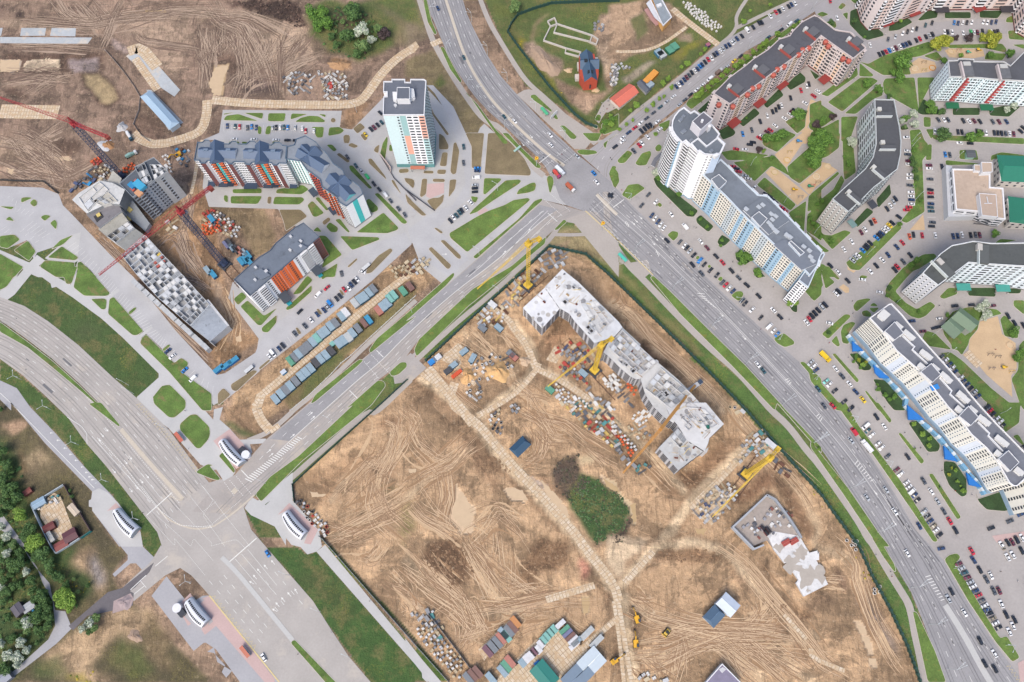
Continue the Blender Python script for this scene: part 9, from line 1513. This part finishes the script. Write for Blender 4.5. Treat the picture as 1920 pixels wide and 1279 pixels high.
for a in(('31',1590,240,'ring',(226,190,120),'round sandbox on the upper left courtyard playground'),('31',1680,80,'slide',(70,150,210),'blue slide on the upper left courtyard playground'),('31',1610,170,'swing',(200,170,80),'yellow swing on the upper left courtyard playground'),('31',1640,510,'slide',(230,180,40),'yellow slide tower on the long courtyard playground'),('31',1705,570,'swing',(150,156,160),'grey swing on the long courtyard playground'),('31',1480,345,'ring',(216,196,140),'small sandbox at the top of the long courtyard playground'),('31',1850,385,'ring',(236,220,190),'round sandbox on the right courtyard playground'),('31',1780,480,'slide',(40,150,110),'green slide on the right courtyard playground'),('31',1810,470,'swing',(226,90,80),'red swing on the right courtyard playground'),('41',60,440,'swing',(180,150,110),'brown swing below the right courtyard playground'),('41',150,295,'ring',(220,200,160),'small round sandbox left of the curved block'),('40',1245,460,'ring',(226,200,150),'round sandbox on the top right playground'),('40',1385,475,'slide',(90,190,160),'green slide on the top right playground'),('40',1475,455,'slide',(230,190,60),'yellow slide on the top right playground'),('40',1310,450,'swing',(200,140,110),'orange swing on the top right playground'),('40',925,610,'ring',(226,210,180),'round sandbox on the playground left of the mint block'),('40',1080,605,'ring',(230,150,30),'bright orange round sandbox left of the mint block'),('40',1000,560,'swing',(140,120,80),'brown swing left of the mint block'),('40',1000,630,'swing',(200,180,90),'low yellow swing left of the mint block'),('42',1770,700,'ring',(226,196,160),'round sandbox at the right of the fitness ground'),('42',1700,900,'slide',(234,190,50),'yellow slide at the bottom of the fitness ground'),('42',1780,935,'swing',(230,190,70),'yellow swing at the bottom right of the fitness ground'),('42',1600,905,'swing',(90,90,110),'dark swing at the lower left of the fitness ground'),('42',1655,800,'swing',(60,60,70),'dark pull up bars in the middle of the fitness ground'),('42',1590,780,'swing',(60,60,70),'dark parallel bars left of the middle of the fitness ground')):play(*a)
# ================================================================ STACKS OF MATERIAL
CLR={'w':(232,230,226),'W':(206,208,210),'g':(150,152,156),'G':(104,106,112),'o':(236,110,62),'b':(206,190,160),'y':(228,200,120),'n':(112,78,62),'v':(84,96,130),'r':(190,80,70),'t':(90,150,150),'B':(60,150,205)}
CLN={'w':'white wrapped','W':'pale grey','g':'grey','G':'dark grey','o':'bright orange','b':'sand coloured','y':'yellow','n':'rusty brown','v':'slate blue','r':'brick red','t':'teal','B':'light blue'}
SK={}
def stack_mesh(kind,c,v):
 key=(kind,c,v)
 if key in SK:return SK[key]
 R_=random.Random(v*13+ord(c)); mb=MB(); m=cm(CLR[c],.85,.1,.8); d=cm((150,120,90),.9)
 if kind=='pallet':
  for y in(-.5,0,.5):mb.box((0,y),(1.5,.12,.1),0,d,z0=0)
  for k in range(3):mb.box((0,0),(1.5-.04*k,1.3-.03*k,.36),R_.gauss(0,.03),m,z0=.1+.37*k)
  mb.box((.3,.2),(.6,.5,.12),.2,cm(tuple(int(x*.88) for x in CLR[c]),.9),z0=1.22)
 elif kind=='planks':
  for k in range(7):mb.box((R_.gauss(0,.1),-.7+.24*k),(4.6,.2,.3+R_.random()*.25),R_.gauss(0,.02),m,z0=0)
  for x in(-1.6,1.6):mb.box((x,0),(.15,1.8,.08),0,d,z0=.62)
 elif kind=='panels':
  for k in range(4):mb.box((R_.gauss(0,.08),R_.gauss(0,.08)),(3.2,2.0,.2),R_.gauss(0,.02),m,z0=.24*k)
 elif kind=='ring':
  P=[(.9*math.cos(a*math.pi/8),.9*math.sin(a*math.pi/8)) for a in range(16)]; mb.ring(P,.16,0,.9,m); mb.poly([(x*.8,y*.8) for x,y in P],cm((70,64,58),.9),.1)
 elif kind=='rods':
  for k in range(10):mb.beam((-3+R_.random()*.4,-.6+.13*k,.12+.1*(k%3)),(3+R_.random()*.4,-.6+.13*k+R_.gauss(0,.15),.12+.1*(k%3)),.1,m)
 elif kind=='crate':
  mb.box((0,0),(2.2,1.6,.9),0,m,z0=0); mb.ring([(-1.1,-.8),(1.1,-.8),(1.1,.8),(-1.1,.8)],.12,.9,1.05,cm(tuple(int(x*.8) for x in CLR[c]),.9)); mb.box((0,0),(.1,1.5,.08),0,d,z0=.92)
 SK[key]=mb.mesh('pallet_stack' if kind=='pallet' else kind); return SK[key]
KN={'pallet':('pallet_stack','pallet'),'planks':('plank_stack','planks'),'panels':('panel_stack','panels'),'ring':('concrete_ring','concrete ring'),'rods':('rod_bundle','rods'),'crate':('crate','crate')}
STK=[]
def stacks(key,poly,n,kinds,cols,where,d=-38,seed=1,grid=None,sc=1.0):
 P=[(p.x,p.y) for p in GP('@%s %s'%(key,poly))]; xs=[p[0] for p in P]; ys=[p[1] for p in P]; R_=random.Random(seed*31+n); put=[]; t=0
 q0=PJ((sum(xs)/len(xs),sum(ys)/len(ys),0)); base=ang(*q0,d);
 while len(put)<n and t<n*60:
  t+=1; x,y=R_.uniform(min(xs),max(xs)),R_.uniform(min(ys),max(ys))
  if not inpoly(P,np.array([x]),np.array([y]))[0]:continue
  k=R_.choice(kinds); rad={'pallet':1.6,'planks':2.5,'panels':2.3,'ring':1.7,'rods':2.6,'crate':1.9}[k]*sc
  if any((x-a)**2+(y-b)**2<(.62*(rad+r_))**2 for a,b,r_,_ in put):continue
  put.append((x,y,rad,k)); c=R_.choice(cols)
  nm,ct=KN[k]; gk='%s %s %s'%(CLN[c],{'pallet':'pallet load','planks':'plank stack','panels':'panel stack','ring':'concrete ring','rods':'rod bundle','crate':'open crate'}[k],where)
  STK.append((math.hypot(x,y),nm,ct,gk,k,c,R_.randrange(2),(x,y,.15),base+R_.choice([0,math.pi/2])+R_.gauss(0,.12),(sc,sc,sc*R_.uniform(.8,1.5))))
stacks('24','80,800 240,760 420,1000 500,1060 500,1240 430,1230 330,1130 200,960',105,['pallet','pallet','pallet','crate'],'wwwWbbg','by the lower left site fence',seed=2); stacks('24','50,680 240,640 340,800 300,900 180,780',16,['panels','pallet','planks','crate'],'WgtbG','at the top of the lower left pallet yard',seed=3)
stacks('13','830,880 880,870 1100,1080 1130,1140 1090,1200 940,1040',46,['pallet','crate','ring'],'wwWgrG','in the strip behind the pavilion by the fence corner',seed=4); stacks('30','650,30 700,20 860,120 1010,250 960,290 800,200',96,['pallet'],'wwww','in the dense white field beside the panel road',50,seed=5,sc=.95)
stacks('22','560,870 700,780 860,790 960,900 700,1020 660,1180 580,1180 530,1100 600,1000',44,['ring','ring','crate','pallet','rods'],'wWgGw','around the sand heaps by the gate',seed=6); stacks('22','640,390 760,330 900,330 980,220 1080,240 900,410 840,520 700,540 640,480',48,['pallet','planks','panels','rods','crate'],'wbWgyn','left of the white shell',seed=7); stacks('22','860,200 1020,60 1260,20 1080,220 960,300',26,['rods','planks','panels','crate'],'bnWgy','under the topmost yellow crane',seed=8); stacks('21','1180,1100 1280,1030 1430,1060 1400,1170 1260,1210',22,['rods','panels'],'gWG','inside the top corner of the fence',60,seed=9)
stacks('22','1330,740 1480,640 1740,830 1560,900 1440,830',30,['panels','planks','crate','pallet'],'gWbGrv','between the panel road and the second yellow crane',seed=10); stacks('22','1360,880 1470,830 1620,1050 1420,960',18,['panels','pallet','crate'],'WrwgG','left of the pale cabin at the second crane',seed=11); stacks('22','1340,1050 1520,1150 1640,1240 1560,1279 1340,1170',38,['pallet','pallet','panels'],'wwWb','in the white row below the second crane',seed=12); stacks('22','1620,1080 1740,1180 1895,1279 1800,1279 1620,1140',16,['panels','pallet','planks'],'WwgG','beside the lower end of the crane rails',seed=13); stacks('22','1760,1000 1850,960 1895,1050 1895,1110 1780,1060',14,['panels','pallet'],'wWw','white, beyond the crane rails',seed=33)
stacks('32','0,1000 90,990 130,1060 60,1110 0,1080',14,['panels','pallet'],'wW','in the pale block stack below the shell',seed=14); stacks('32','155,1050 185,1035 250,1100 230,1140',12,['pallet'],'oo','in the orange row beside the pipes',seed=15,sc=.9); stacks('32','70,1100 140,1080 240,1220 190,1250',9,['rods','planks'],'GgG','in the dark pipe pile',45,seed=16)
stacks('23','1380,0 1700,0 1895,180 1895,440 1760,330 1620,230',78,['pallet','planks','rods','crate','panels'],'wWgrtyGb','along the fence line above the pond',seed=17); stacks('33','215,110 340,60 370,110 300,220 220,150',26,['pallet','panels'],'www','in the white stack above the boom tip',seed=18); stacks('33','180,220 280,170 380,300 330,330 240,330',18,['crate','pallet','rods'],'wgWb','left of the boom',seed=19); stacks('33','90,300 130,290 230,460 190,480',26,['pallet'],'o','in the orange double row under the boom',seed=20,sc=.9); stacks('33','20,210 60,200 260,420 240,440',22,['pallet'],'wW','in the white line beside the orange row',seed=21); stacks('33','60,340 120,420 220,520 380,570 300,640 200,560 80,460',20,['rods','crate','planks','panels'],'GgWyt','at the boom tip',seed=22)
stacks('33','1060,720 1180,780 1060,930 940,1080 740,990 830,850 940,760',70,['pallet','planks','rods','crate'],'wbbWgv','on the panel pad of the lowest yellow crane',seed=23); stacks('33','1180,400 1260,280 1400,230 1440,420 1330,480 1270,430',30,['crate','pallet','panels','rods'],'wWgtb','near the long white cabin by the fence',seed=24); stacks('33','1470,480 1620,620 1570,670 1480,560',14,['rods','panels'],'nGn','in the rusty rack above the basement',-60,seed=25); stacks('33','1130,520 1260,400 1260,430 1160,560',8,['crate'],'bW','in the sand coloured row beside the third crane',seed=26)
stacks('01','620,520 680,440 800,370 850,430 740,480',20,['rods','crate','panels'],'vvGB','in the dark blue pile left of the white wing',30,seed=27); stacks('01','780,330 960,280 1060,400 1000,460 880,420 840,340',40,['pallet','crate','panels','planks'],'wWgGb','beside the mast foot of the left red crane',seed=28); stacks('01','810,250 900,220 910,270 830,290',9,['crate','pallet'],'or','in the small orange heap under the left mast',seed=29); stacks('01','1065,340 1160,280 1200,265 1210,310 1090,370',18,['pallet'],'o','in the orange row against the raw grey block',seed=30,sc=.95)
stacks('11','0,700 130,680 330,840 300,930 180,900 0,800',56,['crate','pallet','planks'],'wWbgGr','in the curved yard below the gabled block',seed=31); stacks('11','0,820 40,800 150,770 160,880 0,910',30,['pallet'],'o','in the orange patch of the curved yard',seed=32,sc=.95); stacks('01','1440,200 1500,200 1540,360 1440,320 1500,280',12,['pallet','panels'],'ww','right of the raw grey block',seed=34); stacks('01','1480,790 1560,760 1560,900 1500,880',12,['panels','rods'],'wWb','beside the second red jib',seed=35); stacks('01','1560,140 1690,160 1690,290 1640,310 1560,220',12,['crate','rods','panels'],'GgnWB','around the orange drilling machine',seed=36)
stacks('10','720,680 860,640 980,680 960,830 800,850 720,740',34,['crate','pallet','rods'],'wWgG','in the left half of the northern scrap field',seed=37); stacks('10','1000,640 1270,650 1300,880 1100,890 1060,740',54,['crate','pallet','ring','planks'],'wwWgb','in the right half of the northern scrap field',seed=38); stacks('10','1120,740 1155,735 1145,800 1115,800',3,['panels'],'r','red, in the middle of the northern scrap field',90,seed=39)
stacks('20','1840,600 1895,600 @20 1870,760 1840,760',12,['pallet','crate'],'wg','in the white line right of the church',seed=40); stacks('30','20,580 130,570 200,610 110,620 60,760 20,760',24,['pallet','crate','planks'],'wWg','in the white line between church and red roof',seed=41); stacks('20','1660,190 1750,190 1760,280 1680,270',8,['pallet','crate'],'Wgw','in the small heap above the church',seed=42)
stacks('21','0,1130 50,1140 160,1110 240,1130 120,1279 0,1200',20,['planks','crate','panels'],'bbWn','at the top end of the panel alley',seed=43); stacks('12','1660,0 1895,0 1895,60 1720,100',16,['planks','crate'],'bbn','in the planks left of the panel alley end',seed=44); stacks('03','300,900 400,840 540,820 560,860 420,900 340,960',16,['crate','planks','pallet'],'wWtb','in the junk of the walled yard',seed=45); stacks('04','160,590 330,590 320,640 230,650',12,['crate','pallet'],'wgB','on the lean-to of the garden house',seed=46)
stacks('44','290,0 420,30 410,120 330,60',7,['ring'],'w','in the upper ring row by the right fence',seed=47); stacks('44','550,420 610,430 610,500 560,490',4,['ring'],'w','in the ring pair by the right fence',seed=48); stacks('33','1060,10 1200,80 1190,130 1060,60',4,['ring','panels'],'bW','on the track right of the shell',seed=49); stacks('34','260,1180 330,1180 560,1279 260,1279',7,['panels','crate'],'wWb','at the bottom of the panel road',seed=50); stacks('23','740,100 830,70 880,260 820,290 750,200',16,['ring','crate','pallet'],'wGbg','at the panel road fork',seed=51); stacks('23','930,20 1010,20 1000,90 950,90',6,['crate'],'gW','right of the panel road fork',seed=52)
STK.sort(key=lambda t:t[0]); cnt_={}; mb=MB()
for dd,nm,ct,gk,k,c,v,loc,rz,sc in STK:
 cnt_[nm]=cnt_.get(nm,0)+1; m_=stack_mesh(k,c,v)
 if cnt_[nm]<=298:tag(link(nm,m_,loc,rz,None,sc),gk,ct,gk)
 else:
  M_=Matrix.Translation(loc)@Matrix.Rotation(rz,4,'Z')@Matrix.Diagonal((*sc,1)); base=len(mb.v); mb.v+=[tuple(M_@q.co) for q in m_.vertices]
  for f in m_.polygons:mb.f.append([base+i for i in f.vertices]); mb.mi.append(mb._m(m_.materials[f.material_index]))
if mb.v:tag(mb.build('pallet_stacks'),'distant pallet loads in the northern yards','pallets',kind='stuff')
if 0:pass
